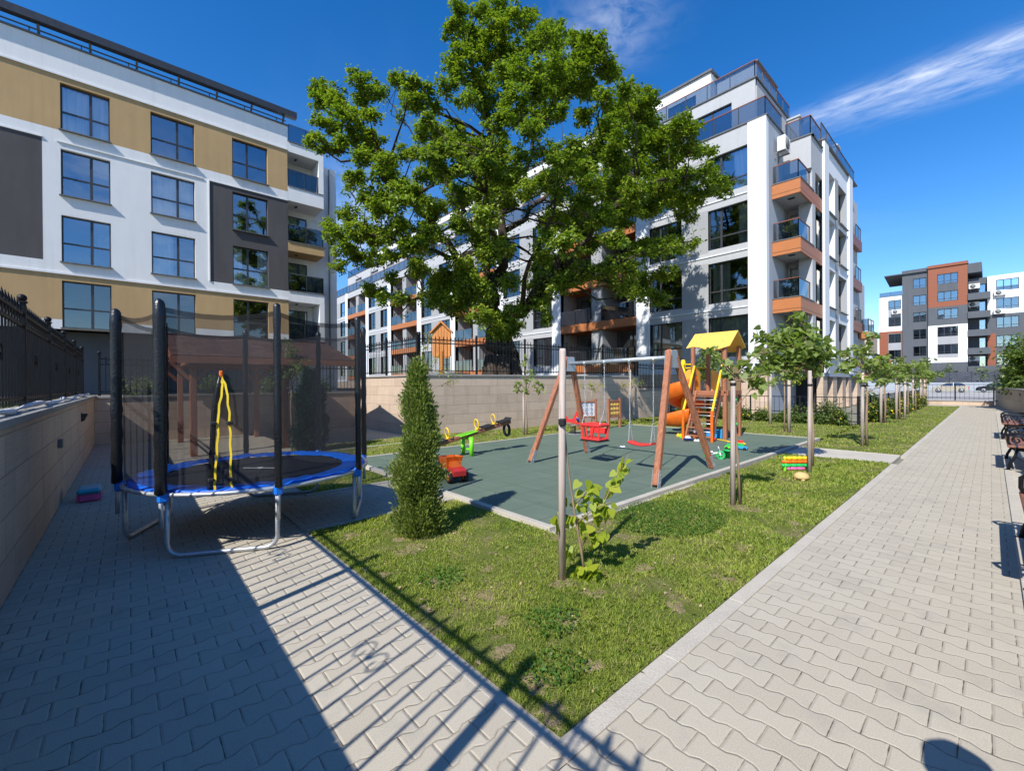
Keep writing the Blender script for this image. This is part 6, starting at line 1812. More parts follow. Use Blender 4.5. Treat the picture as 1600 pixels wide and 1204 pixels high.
OAK_LIMBS = [[(-14.43,12.37,1.86,0.396),(-14.43,12.38,3.05,0.369),(-14.51,12.28,3.84,0.356),(-14.60,12.19,4.63,0.330),(-14.51,12.30,5.56,0.290),(-14.57,12.53,6.80,0.240),(-14.60,12.66,8.43,0.208),(-14.56,12.56,10.00,0.180),(-14.50,12.34,11.49,0.152),(-14.60,11.93,12.96,0.117),(-14.83,11.54,14.46,0.091),(-15.12,11.37,15.83,0.065),(-15.50,11.25,17.18,0.040),(-15.63,11.11,17.97,0.020)],
[(-14.69,12.09,4.64,0.237),(-14.90,11.11,5.85,0.193),(-14.99,10.26,6.86,0.162),(-15.57,9.62,7.87,0.144),(-16.43,9.27,9.16,0.128),(-17.12,8.80,10.28,0.110),(-17.83,8.32,11.42,0.091),(-18.45,7.92,12.59,0.073),(-19.09,7.52,13.77,0.053),(-19.62,6.93,14.58,0.033),(-19.98,6.53,14.85,0.020)],
[(-14.74,12.49,6.16,0.188),(-15.83,12.34,7.85,0.160),(-16.72,11.80,9.50,0.127),(-17.08,11.55,10.82,0.106),(-17.45,11.30,12.29,0.085),(-17.91,10.94,13.92,0.064),(-18.29,10.52,15.36,0.043),(-18.86,9.89,16.22,0.021)],
[(-14.64,12.62,9.50,0.134),(-13.15,12.34,10.22,0.100),(-12.53,12.44,11.49,0.079),(-12.05,12.83,12.64,0.061),(-11.71,13.37,14.05,0.043),(-11.35,14.08,15.29,0.025)],
[(-14.57,12.54,7.60,0.160),(-15.64,13.32,13.41,0.057),(-15.35,13.66,15.69,0.057),(-15.01,13.74,17.24,0.035),(-15.15,13.14,18.68,0.021)],
[(-14.25,12.58,4.63,0.264),(-12.97,12.81,5.13,0.208),(-12.03,13.28,6.16,0.167),(-11.50,13.42,7.53,0.140),(-11.11,13.72,8.95,0.115),(-10.90,14.25,10.49,0.092),(-10.82,14.96,11.94,0.069),(-10.51,15.60,13.06,0.051),(-10.20,16.25,13.95,0.026)],
[(-11.86,13.46,6.40,0.124),(-10.57,13.41,7.29,0.099),(-9.59,13.61,8.21,0.079),(-8.80,14.19,8.79,0.061),(-8.16,15.21,9.32,0.045),(-7.67,16.36,9.62,0.029),(-7.23,17.45,9.57,0.018)],
[(-12.80,13.00,5.25,0.126),(-11.09,13.12,5.48,0.089),(-9.89,13.26,5.96,0.067),(-9.03,13.92,6.23,0.050),(-8.39,14.94,6.62,0.034),(-7.98,15.99,6.85,0.017)],
[(-11.17,13.80,8.99,0.085),(-11.84,16.81,11.15,0.083),(-11.45,18.75,12.78,0.066),(-10.68,19.92,13.76,0.044),(-10.09,20.58,14.20,0.022)],
[(-12.03,13.27,6.03,0.086),(-12.28,16.00,6.52,0.076),(-11.76,17.62,6.26,0.057),(-10.97,18.95,6.03,0.029)],
[(-14.98,11.17,5.87,0.116),(-16.86,10.87,6.15,0.103),(-17.76,10.46,5.83,0.077),(-18.41,10.03,5.59,0.057),(-19.07,9.45,5.76,0.036),(-19.64,8.81,5.98,0.021)],
[(-14.99,10.26,6.86,0.100),(-14.93,8.54,6.99,0.070),(-15.33,7.49,7.21,0.051),(-16.29,6.72,7.40,0.035),(-17.39,6.10,7.78,0.018)],
[(-16.51,9.17,9.29,0.064),(-16.80,7.95,9.05,0.049),(-17.46,7.22,9.18,0.031),(-17.99,6.93,9.77,0.019)],
[(-17.36,11.24,12.24,0.042),(-18.11,10.41,13.24,0.035),(-18.68,9.78,14.24,0.028),(-19.06,9.36,15.09,0.021),(-19.24,9.16,15.66,0.014)],
[(-11.76,12.97,5.57,0.042),(-10.70,12.65,5.51,0.034),(-10.19,12.92,5.96,0.022)],
[(-15.18,13.07,8.68,0.125),(-15.67,15.52,10.60,0.107),(-15.32,17.43,12.60,0.080),(-14.80,18.31,14.62,0.048)],
[(-15.27,12.96,7.71,0.125),(-17.66,13.60,10.70,0.108),(-18.51,13.86,13.27,0.080),(-18.08,14.36,15.50,0.048)],
[(-14.05,11.92,6.84,0.115),(-12.82,10.29,7.64,0.080),(-11.95,9.47,8.46,0.053),(-11.50,9.38,9.51,0.031)],
[(-13.46,12.57,4.92,0.115),(-11.54,11.42,6.20,0.079),(-10.27,11.04,7.11,0.052),(-9.86,10.91,8.18,0.030)]]
# ------------------------------------------------------------------ the oak
def jitter_path(pts, amp, rng):
    """subdivide a limb and make it crooked"""
    out = []
    for i in range(len(pts) - 1):
        a, b = np.array(pts[i]), np.array(pts[i + 1])
        for k in range(3):
            f = k / 3
            p = a + (b - a) * f
            if not (i == 0 and k == 0): p[:3] += rng.normal(size=3) * amp * max(p[3], .04) * 2
            out.append(p)
    out.append(np.array(pts[-1]))
    return out
def oak():
    rng = np.random.default_rng(5)
    t = thing('oak_tree', 'huge old oak with spreading leafy limbs behind the beige wall', 'tree', (-14.43, 12.37, 1.5))
    w = MB(); allp = []
    for i, l in enumerate(OAK_LIMBS):
        pth = jitter_path(l, .5, rng)
        w.tube([p[:3] for p in pth], [max(.012, float(p[3])) for p in pth], 12 if i == 0 else 8)
        allp += pth[(6 if i == 0 else 2):]
    # root flare
    for a in range(7):
        an = a * 2 * PI / 7 + .3
        w.tube([(-14.43 + math.cos(an) * 1.25, 12.37 + math.sin(an) * 1.25, 1.45), (-14.43 + math.cos(an) * .75, 12.37 + math.sin(an) * .75, 1.75), (-14.45 + math.cos(an) * .45, 12.37 + math.sin(an) * .45, 2.8)], [.10, .26, .34], 8)
    A = np.array([p[:3] for p in allp]); Rr = np.array([p[3] for p in allp])
    cl = np.array(OAK)
    ends = []
    for c in cl:
        # each clump hangs on a crooked branch from a limb point below / inside it
        d = A - c[:3]
        cost = np.linalg.norm(d, axis=1) + np.maximum(0, d[:, 2]) * 1.2 + .5 * (Rr < .03)
        k = int(np.argmin(cost)); a = A[k]; L = np.linalg.norm(a - c[:3])
        if L < .15: continue
        mid = a + (c[:3] - a) * .5 + rng.normal(size=3) * .08 * L + np.array([0, 0, -.10 * L])
        r0 = min(float(Rr[k]) * .7, .022 + .016 * L); 
        w.tube([a, a + (mid - a) * .5 + rng.normal(size=3) * .04 * L, mid, mid + (c[:3] - mid) * .5 + rng.normal(size=3) * .04 * L, c[:3]], [r0, r0 * .85, r0 * .65, r0 * .45, .012], 6)
        ends.append(mid)
        for q in range(4):   # twigs inside the clump
            e = c[:3] + unit(rng.normal(size=3)) * c[3] * rng.uniform(.6, 1.05)
            w.tube([c[:3], (c[:3] + e) / 2 + rng.normal(size=3) * .06, e], [.014, .009, .005], 4)
    # bare twigs
    for l in OAK_LIMBS[-6:-4]:
        for k in range(9):
            p = np.array(l[int(rng.integers(1, len(l)))][:3]); e = p + rng.normal(size=3) * .5 + np.array([0, 0, .25])
            w.tube([p, (p + e) / 2 + rng.normal(size=3) * .1, e], [.016, .01, .004], 4)
    w.build('trunk', MAT['bark'], t, fix=False)
    C = []
    for c in cl:
        n = max(6, int(30 * (c[3] / .6) ** 2))
        dirs = unit(rng.normal(size=(n, 3)))
        sub = c[:3] + dirs * (c[3] * .95 * (rng.random((n, 1)) ** .5)) * np.array([1.02, 1.02, .80])
        for s in sub:
            m = int(rng.integers(26, 46)); C.append(s + rng.normal(size=(m, 3)) * np.array([.085, .085, .06]))
    for m_ in ends:      # thin foliage along the branches
        m = int(rng.integers(4, 22)); C.append(m_ + rng.normal(size=(m, 3)) * .17)
    idx = rng.integers(0, len(A), 420)
    for k in idx:
        if A[k][2] < 3.6 or Rr[k] > .33: continue
        m = int(rng.integers(26, 54)); C.append(A[k] + unit(rng.normal(size=3)) * (Rr[k] + .12) + rng.normal(size=(m, 3)) * (.10 + Rr[k] * .25))
    C = np.concatenate(C)
    out = unit(C - np.array([-14.5, 12.3, 9.0])) * .5
    V = leaf_verts(C, .125, 'oval', .75, .35, out, rng)
    np_mesh('crown', V, len(LEAF['oval']), MAT['oakleaf'], t)
oak()

# ------------------------------------------------------------------ conifers
def conifer(name, label, x, y, prof, n, m, size, core=.75, lean=(0, 0), sway=((0, 0), (2, 0))):
    """column of upright sprays; prof = [(height, radius)]"""
    rng = np.random.default_rng(int(abs(x * 131 + y * 17)))
    t = thing(name, label, 'shrub', (x, y, 0))
    H = prof[-1][0]; zs = np.array([p[0] for p in prof]); rs = np.array([p[1] for p in prof])
    w = MB()
    w.tube([(x, y, 0), (x + lean[0] * .5, y + lean[1] * .5, H * .5), (x + lean[0], y + lean[1], H * .96)], [.045, .03, .006], 8)
    nb = 90
    tips = []
    for i in range(nb):
        z = H * (i + .5) / nb * .95; r = np.interp(z + .08, zs, rs); an = i * 2.399 + rng.normal() * .3
        c = np.array([x + lean[0] * z / H, y + lean[1] * z / H, z * .86])
        e = c + np.array([math.cos(an) * r * .8, math.sin(an) * r * .8, .10 + .05 * rng.random()])
        w.tube([c, (c + e) / 2 + np.array([0, 0, -.015]), e], [.010, .007, .004], 4); tips.append(e)
    w.build('trunk', MAT['bark_young'], t, fix=False)
    # lumps: sprays gather in tufts so the outline is uneven
    nt = n // 60
    z = rng.random(nt) ** .9 * H; an = rng.random(nt) * 2 * PI
    lump = 1 + .20 * np.sin(an * 2 + z * 9) + .16 * np.sin(an * 4 - z * 13) + .10 * rng.normal(size=nt)
    r = np.interp(z, zs, rs) * lump * (core + (1 - core) * rng.random(nt) ** .4)
    T = np.stack([x + lean[0] * z / H + np.cos(an) * r, y + lean[1] * z / H + np.sin(an) * r, z], 1)
    sw = np.interp(z, [q[0] for q in sway], [q[1] for q in sway]); T[:, 0] += sw * .667; T[:, 1] += sw * .745
    k = rng.integers(0, nt, n)
    P = T[k] + rng.normal(size=(n, 3)) * np.array([.032, .032, .055])
    P[:, 2] = np.maximum(P[:, 2], .015)
    rad = P - np.stack([x + lean[0] * P[:, 2] / H, y + lean[1] * P[:, 2] / H, P[:, 2]], 1)
    d = unit(unit(rad) * .75 + np.array([0, 0, .95]) + rng.normal(size=(n, 3)) * .38)
    s = unit(np.cross(d, rng.normal(size=(n, 3))))
    L = size * (.6 + .8 * rng.random((n, 1))); W = L * .17
    V = np.stack([P - s * W * .5, P + d * L * .55 - s * W, P + d * L, P + d * L * .55 + s * W], 1).reshape(-1, 3)
    np_mesh('foliage', V, 4, MAT[m], t)
    return t
conifer('juniper', 'bushy green columnar juniper on the lawn corner in front of the rubber play area', -4.115, 2.31,
        [(0.0, 0.144), (0.056, 0.202), (0.169, 0.234), (0.282, 0.216), (0.376, 0.137), (0.423, 0.094), (0.47, 0.144), (0.564, 0.205), (0.677, 0.198), (0.771, 0.137), (0.827, 0.108), (0.921, 0.155), (1.034, 0.144), (1.147, 0.108), (1.203, 0.09), (1.297, 0.104), (1.41, 0.09), (1.523, 0.061), (1.636, 0.032), (1.748, 0.004)], 50000, 'juniper', .042, .45, (-.02, .03),
        ((0, 0), (.35, .01), (.52, -.02), (.72, -.01), (.88, .02), (1.05, .04), (1.25, .02), (1.45, -.02), (1.86, .0)))
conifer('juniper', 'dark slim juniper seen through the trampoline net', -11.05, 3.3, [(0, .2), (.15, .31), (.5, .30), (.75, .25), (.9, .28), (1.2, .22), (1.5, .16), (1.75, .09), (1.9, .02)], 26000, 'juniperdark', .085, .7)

# ------------------------------------------------------------------ staked young trees
def young_tree(label, x, y, stakes, fork, lobes, nleaf, leaf, m='linden', trunk_r=.022, shape='heart', group='staked young trees on the lawn', tie=None, bend=(0, 0), name='young_tree', seed=1):
    """trunk with side branches; lobes = [(dx, dy, z, r)] foliage clumps relative to the trunk foot"""
    rng = np.random.default_rng(seed)
    t = thing(name, label, 'tree', (x, y, 0), 0, group)
    w = MB(); top = max(l[2] for l in lobes)
    base = np.array([x, y, 0.0]); fk = np.array([x + bend[0], y + bend[1], fork])
    pth = [base, base + (fk - base) * .35 + rng.normal(size=3) * .012, base + (fk - base) * .7 + rng.normal(size=3) * .012, fk]
    w.tube(pth, [trunk_r * 1.25, trunk_r, trunk_r * .9, trunk_r * .8], 8)
    C = []
    for i, (dx, dy, z, r) in enumerate(lobes):
        c = np.array([x + dx, y + dy, z])
        st = fk + np.array([0, 0, max(0, (z - fork) * .35)]) * (rng.random() * .7)
        if z < fork: st = base + (fk - base) * max(.3, (z - .08) / fork * .85)
        L = np.linalg.norm(c - st); mid = (st + c) / 2 + rng.normal(size=3) * .07 * L + np.array([0, 0, .06 * L])
        w.tube([st, mid, c], [trunk_r * .55, trunk_r * .38, .004], 6)
        nb = 6
        for k in range(nb):
            s0 = mid + (c - mid) * rng.random(); e = c + unit(rng.normal(size=3)) * r * rng.uniform(.5, 1.05)
            w.tube([s0, (s0 + e) / 2 + rng.normal(size=3) * .03, e], [.005, .004, .002], 4)
            n = max(2, int(nleaf * (r / .25) ** 2 / nb * rng.uniform(.6, 1.3) / 2))
            f = rng.random((n, 1)); C.append(s0 + (e - s0) * f + rng.normal(size=(n, 3)) * r * .13)
        n = max(3, int(nleaf * (r / .25) ** 2 / 2))
        C.append(c + unit(rng.normal(size=(n, 3))) * (r * rng.random((n, 1)) ** .5) * np.array([1, 1, .8]))
    w.build('trunk', MAT['bark_young'], t, fix=False)
    C = np.concatenate(C)
    np_mesh('crown', leaf_verts(C, leaf, shape, .55, .8, None, rng), len(LEAF[shape]), MAT[m], t)
    for (sx, sy, h, r) in stakes:
        s = MB(); s.tube([(sx, sy, 0), (sx + .006, sy, h * .5), (sx + .012, sy, h - .02), (sx + .012, sy, h)], [r * 1.05, r, r * .95, r * .8], 10); s.build('stake', MAT['stake'], t)
        if tie:
            b = MB(); p = base + (fk - base) * min(1, tie / fork)
            b.cyl((sx + .01, sy, tie - .02), (sx + .01, sy, tie + .02), r * 1.12, 10); b.bar((sx, sy, tie), (p[0], p[1], tie + .01), .012, .03); b.cyl((p[0], p[1], tie - .015), (p[0], p[1], tie + .02), trunk_r * 1.3, 8)
            b.build('tie', MAT['rubberblack'], t)
    return t
# nearest stake: thin whip with yellow-green leaves
def whip():
    rng = np.random.default_rng(4)
    x, y = -2.24, 2.80
    t = thing('young_tree', 'thin sapling with bright yellow-green heart leaves on the nearest tall grey stake', 'tree', (x, y, 0), 0, 'staked young trees on the lawn')
    s = MB(); s.tube([(-2.335, 2.625, 0), (-2.33, 2.625, 1.0), (-2.32, 2.63, 1.86), (-2.32, 2.63, 1.885)], [.031, .030, .029, .024], 12); st = s.build('stake', MAT['stake'], t)
    b = MB(); b.cyl((-2.325, 2.628, 1.27), (-2.325, 2.628, 1.315), .033, 10); b.cbox((-2.30, 2.60, 1.29), (.05, .05, .06), .01); b.build('tie', MAT['rubberblack'], t)
    w = MB()
    stem = [(x, y, 0), (x - .02, y - .02, .22), (x - .05, y - .07, .55), (x - .07, y - .12, .9), (x - .085, y - .15, 1.25), (x - .09, y - .17, 1.42)]
    w.tube(stem, [.012, .010, .009, .008, .007, .005], 8)
    br = [[(x - .02, y - .02, .25), (x + .08, y + .09, .52), (x + .16, y + .20, .82), (x + .235, y + .30, 1.02)],
          [(x - .04, y - .05, .45), (x + .07, y + .05, .58), (x + .16, y + .14, .63)],
          [(x - .03, y - .05, .5), (x - .10, y - .12, .52), (x - .15, y - .16, .50)],
          [(x - .05, y - .07, .6), (x + .02, y + .0, .72), (x + .05, y + .05, .74)],
          [(x - .03, y - .03, .3), (x + .06, y + .05, .38), (x + .11, y + .10, .38)]]
    C = []
    for l in br:
        w.tube(l, [.007, .005, .004, .002][:len(l)], 6)
        for i in range(len(l) - 1):
            a, b_ = np.array(l[i]), np.array(l[i + 1])
            for k in range((13 if l is br[0] else 8) if i else 5): C.append(a + (b_ - a) * rng.random() + rng.normal(size=3) * .030 + np.array([0, 0, -.02]))
    for k in range(20): C.append(np.array([x + .03, y + .03, .58]) + rng.normal(size=3) * np.array([.06, .06, .09]))
    for k in range(30): C.append(np.array([x + .03, y + .0, .07]) + rng.normal(size=3) * np.array([.06, .05, .04]))
    for k in range(7): C.append(np.array([x - .09, y - .08, .2]) + rng.normal(size=3) * np.array([.03, .03, .05]))
    w.build('trunk', MAT['bark_young'], t, fix=False)
    C = np.array(C); C[:, 2] = np.maximum(C[:, 2], .02)
    np_mesh('crown', leaf_verts(C, .070, 'heart', .15, 1.6, np.array([.15, -.45, 0]), rng), len(LEAF['heart']), MAT['lindenlight'], t)
whip()
young_tree('staked lime tree with sparse leaves left of the stacking toy on the lawn', -2.20, 5.97, [(-2.245, 5.85, 1.62, .031)], 1.60,
           [(.0, .06, 1.72, .16), (.14, .18, 1.66, .18), (.22, .26, 1.70, .14), (-.16, -.05, 1.86, .13), (-.26, -.15, 2.02, .10), (.06, .12, 1.9, .13), (.20, .26, 1.58, .12), (-.1, .0, 1.68, .12), (.25, .3, 2.05, .1)], 36, .085, tie=1.58, seed=2, trunk_r=.016, bend=(-.03, -.08))
young_tree('dense leafy lime tree on a stake beside the stacking toy, largest of the row', -2.24, 9.55, [(-2.12, 8.86, 1.80, .032)], 1.75,
           [(0, 0, 2.15, .30), (-.25, -.22, 2.2, .30), (.12, .12, 2.3, .26), (-.45, -.42, 2.1, .26), (-.1, -.1, 2.5, .28), (-.35, -.3, 2.5, .26), (-.55, -.5, 2.4, .2), (.0, .0, 1.88, .22), (-.3, -.28, 1.82, .22), (.15, .15, 1.95, .2), (-.62, -.6, 1.9, .2), (-.3, .2, 2.25, .28), (.05, -.35, 2.25, .26), (-.15, -.1, 2.75, .17), (-.72, -.66, 2.15, .18), (-.66, -.6, 2.5, .17), (-.2, -.2, 2.85, .15), (-.75, -.7, 1.82, .15), (-.4, -.1, 1.95, .22), (.2, .2, 2.15, .14)], 82, .105, tie=1.55, seed=3, trunk_r=.022)
young_tree('staked lime tree with loose open crown past the concrete walk', -2.06, 13.66, [(-2.13, 13.55, 1.95, .036)], 1.75,
           [(0, 0, 2.05, .22), (-.25, -.22, 2.1, .2), (.22, .2, 1.95, .18), (-.42, -.38, 1.95, .16), (0, 0, 2.4, .2), (-.22, -.2, 2.45, .16), (.05, .05, 2.75, .14), (.25, .25, 2.2, .15), (-.1, -.1, 1.72, .16), (.28, .28, 1.62, .13), (-.4, -.35, 2.3, .12)], 62, .11, tie=1.5, seed=4, trunk_r=.028)
ROW = [(-2.73, 21.7, 'second staked tree of the far row, nearest after the open-crowned one'), (-2.56, 24.2, 'thick double-staked tree in the middle of the far row'), (-2.66, 27.8, 'slim staked tree just beyond the double-staked one in the far row'),
       (-2.72, 31.7, 'small staked tree with twin stems near the end of the far row'), (-2.75, 35.8, 'next to last little staked tree before the railing'), (-2.81, 38.9, 'last staked tree beside the railing at the path end')]
for i, (x, y, l) in enumerate(ROW):
    rng_ = np.random.default_rng(20 + i)
    lob = [(0, 0, 2.1, .28)] + [(float(rng_.normal() * .30), float(rng_.normal() * .30), 2.1 + float(rng_.normal() * .28), float(rng_.uniform(.18, .3))) for k in range(9)]
    young_tree(l, x, y, [(x - .1, y - .12, 1.9, .045)] + ([(x + .16, y - .1, 1.75, .042)] if i == 1 else []), 1.75, lob, 27, .13, tie=1.5, seed=30 + i, trunk_r=.03)
young_tree('thin staked tree before the shrubs near the pale columns, leftmost of three stems', -5.62, 18.17, [(-5.58, 18.12, 2.0, .05)], 1.9, [(0, 0, 2.3, .2), (.2, .1, 2.15, .2), (-.2, -.1, 2.4, .16)], 34, .12, seed=41)
young_tree('slender young tree with feathery yellowish foliage beside a straight stake', -4.44, 15.75, [(-4.30, 15.69, 2.1, .05)], 1.6, [(0, 0, 1.75, .22), (.2, .15, 1.6, .2), (-.22, -.18, 1.7, .2), (.1, 0, 1.95, .16), (.35, .3, 1.7, .16), (-.3, -.25, 1.55, .14)], 90, .075, 'lindenlight', shape='oval', tie=1.5, seed=42)
young_tree('narrow staked tree with a tall leafy top against the beige wall, nearest the swings', -9.75, 9.34, [(-9.8, 9.25, 1.35, .035)], 1.25,
           [(0, 0, 1.35, .18), (-.3, -.2, 1.45, .17), (.32, .25, 1.42, .17), (0, 0, 1.75, .17), (.12, .1, 2.0, .15), (-.08, -.05, 2.25, .14), (0, 0, 2.5, .10), (-.2, -.15, 1.65, .12), (.25, .2, 1.65, .12), (.4, .3, 1.55, .1)], 46, .085, seed=43, group='young trees along the wall')
young_tree('feathery little tree behind the left swing chain against the wall', -10.2, 13.2, [], 1.35, [(0, 0, 1.55, .22), (-.3, -.25, 1.5, .2), (.35, .3, 1.6, .2), (.1, .1, 1.35, .18)], 70, .06, 'lindenlight', shape='oval', seed=44, group='young trees along the wall')
young_tree('feathery little tree on a tall thin stake behind the flat swing', -10.4, 16.3, [(-10.42, 16.2, 2.2, .03)], 1.35, [(0, 0, 1.6, .22), (-.3, -.25, 1.55, .2), (.32, .28, 1.6, .2), (.1, .1, 1.8, .16)], 70, .06, 'lindenlight', shape='oval', seed=45, group='young trees along the wall')
young_tree('pale slim birch-like tree with drooping twigs rising behind the juniper', -10.4, 6.15, [], 1.9,
           [(0, 0, 2.1, .2), (.3, .35, 1.95, .22), (.45, .55, 1.7, .2), (-.1, -.1, 2.4, .18), (.15, .2, 2.3, .16), (-.05, 0, 2.7, .14), (.6, .7, 1.9, .16), (.05, .05, 3.0, .12), (-.2, -.25, 1.8, .14)], 62, .06, 'lindenlight', shape='oval', seed=46, group='young trees along the wall')
young_tree('pale young tree with loose leaves standing left of the dark juniper behind the net', -11.5, 3.0, [], 1.5,
           [(0, 0, 1.9, .26), (-.25, -.2, 2.0, .24), (.25, .2, 2.1, .22), (0, 0, 2.4, .24), (-.1, -.1, 2.7, .16), (.3, .3, 1.75, .22), (-.3, -.3, 1.6, .2), (.1, .1, 1.3, .16)], 90, .085, 'linden', shape='oval', seed=47, group='young trees along the wall')
young_tree('loose leafy young tree behind the slide in front of the pale block', -9.6, 21.6, [], 1.6, [(0, 0, 2.6, .5), (.4, .2, 2.3, .45), (-.4, -.2, 2.4, .45), (.1, 0, 3.2, .4), (.5, .1, 2.9, .35), (-.1, 0, 2.0, .4)], 75, .14, 'linden', shape='oval', seed=48, group='young trees along the wall')

# ------------------------------------------------------------------ shrubs and hedge
def shrub(label, x, y, r, h, m='shrub', n=900, leaf=.075, flowers=0, z0=0.0, name='shrub', seed=0, group='shrubs along the garden fence', shape='oval'):
    rng = np.random.default_rng(seed + 100)
    t = thing(name, label, 'shrub', (x, y, z0), 0, group)
    w = MB(); C = []
    for k in range(26):
        d = unit(np.array([rng.normal(), rng.normal(), abs(rng.normal()) + .5])); e = np.array([x, y, z0]) + d * np.array([r, r, h]) * rng.uniform(.6, 1.0)
        w.tube([(x + rng.normal() * .04, y + rng.normal() * .04, z0), (np.array([x, y, z0]) + e) / 2 + rng.normal(size=3) * .04, e], [.010, .007, .003], 4)
        q = n // 26; f = rng.random((q, 1)) ** .6
        C.append(np.array([x, y, z0]) + (e - np.array([x, y, z0])) * f + rng.normal(size=(q, 3)) * np.array([r, r, h]) * .17)
    C = np.concatenate(C); C[:, 2] = np.maximum(C[:, 2], z0 + .03)
    w.build('stem', MAT['bark_young'], t, fix=False)
    V = leaf_verts(C, leaf, shape, .5, .2, None, rng); mats = [MAT[m]]
    if flowers:
        i = rng.integers(0, len(C), flowers); mats.append(MAT['flower'])
        V = np.concatenate([V, leaf_verts(C[i] + np.array([0, 0, .04]), leaf * .9, shape, 1.0, 0, None, rng)])
    o = np_mesh('foliage', V, len(LEAF[shape]), mats, t)
    if flowers:
        mi = np.zeros(len(o.data.polygons), dtype=np.int32); mi[-flowers:] = 1; o.data.polygons.foreach_set('material_index', mi)
SH = [(-9.6, 19.5, .5, .62, 0), (-8.7, 19.55, .5, .55, 0), (-7.8, 19.5, .5, .6, 30), (-7.0, 19.5, .48, .62, 60), (-6.3, 19.55, .45, .5, 30), (-5.6, 19.6, .5, .45, 0), (-4.9, 19.5, .45, .42, 0), (-4.3, 19.55, .42, .4, 0), (-3.75, 19.45, .45, .62, 60),
      (-4.4, 20.9, .6, .95, 0), (-5.4, 20.8, .5, .7, 0)]
SL = ['leafy shrub at the left foot of the slide by the low wall', 'leafy shrub behind the slide mast', 'flowering shrub seen between the ladder rungs', 'yellow-flowered shrub just right of the play tower', 'half-flowered low shrub left of the thin staked trees',
      'plain green low shrub behind the three thin stems', 'plain green low shrub right of the straight stake', 'small green shrub under the largest lime tree', 'yellow-flowered shrub at the fence corner', 'big grey-green shrub behind the fence near its corner', 'medium shrub behind the bar fence left of the big one']
for i, ((x, y, r, h, fl), l) in enumerate(zip(SH, SL)):
    shrub(l, x, y, r, h, n=1500, flowers=fl, seed=i, leaf=.085)
YL = ['nearest', 'second', 'third', 'fourth', 'fifth', 'sixth', 'seventh', 'eighth']
for i in range(8):
    y = 22.0 + i * 2.25
    shrub(YL[i] + ' yellow-flowered shrub along the bar fence, counted from its corner', -3.05 + .06 * (i % 2), y, .45, .85, n=1300, flowers=150, seed=20 + i, leaf=.10)
shrub('leafy green bush growing behind the bar fence left of the far tree row', -3.6, 24.8, .45, 1.35, 'linden', 1200, .13, 0, seed=33)
for i, (x, y, r, h, l) in enumerate(((1.5, 36.5, 1.5, 4.6, 'tall leafy bush overhanging the angled pale wall at the right edge'), (2.0, 33.6, 1.4, 4.0, 'rounded leafy bush behind the pale wall, nearer and lower than the tall one'), (1.3, 40.3, 1.0, 2.6, 'dark low bush behind the far end of the pale wall'))):
    rng = np.random.default_rng(60 + i)
    t = thing('tall_bush', l, 'bush', (x + .5, y, 0), 0, 'bushes behind the pale wall')
    w = MB(); C = []
    for k in range(40):
        d = unit(np.array([rng.normal(), rng.normal(), rng.normal() * .8 + .5])); c0 = np.array([x + .5, y, h * .45])
        e = c0 + d * np.array([r, r * 1.1, h * .5]) * rng.uniform(.55, 1)
        w.tube([(x + .5 + rng.normal() * .08, y + rng.normal() * .08, 0), c0 + (e - c0) * .4 + rng.normal(size=3) * .1, e], [.03, .02, .006], 5)
        q = 170; C.append(e + rng.normal(size=(q, 3)) * np.array([.32, .32, .22]))
    w.build('trunk', MAT['bark_young'], t, fix=False)
    np_mesh('crown', leaf_verts(np.concatenate(C), .17, 'oval', .7, .3, None, rng), len(LEAF['oval']), MAT['hedge'], t)
for i, (x, y) in enumerate(((-4.6, 96.6), (-.9, 96.4), (2.2, 96.6))):
    shrub(('left', 'middle', 'right')[i] + ' of the three small trees rising behind the patterned screen fence', x, 99.0 if False else 98.3, 1.1, 2.6, 'hedge', 700, .3, 0, 1.4, 'small_tree', 70 + i, 'small trees behind the screen fence')
hg = ['leftmost', 'second', 'third', 'rightmost']
for i in range(4):
    shrub(hg[i] + ' of the four hedge plants on the short far wall behind the gazebo', -17.2, .4 + i * 1.7, .6, .75, 'hedge', 900, .09, 0, 1.22, 'hedge_plant', 80 + i, 'hedge plants behind the gazebo')
for i in range(3):
    shrub(('nearest', 'middle', 'farthest')[i] + ' of the three little plants growing on the left wall behind the fence', -7.2 - i * 3.0, -1.25, .28, .22, 'shrub', 350, .06, 14, 1.22, 'low_plant', 90 + i, 'low plants behind the left fence')

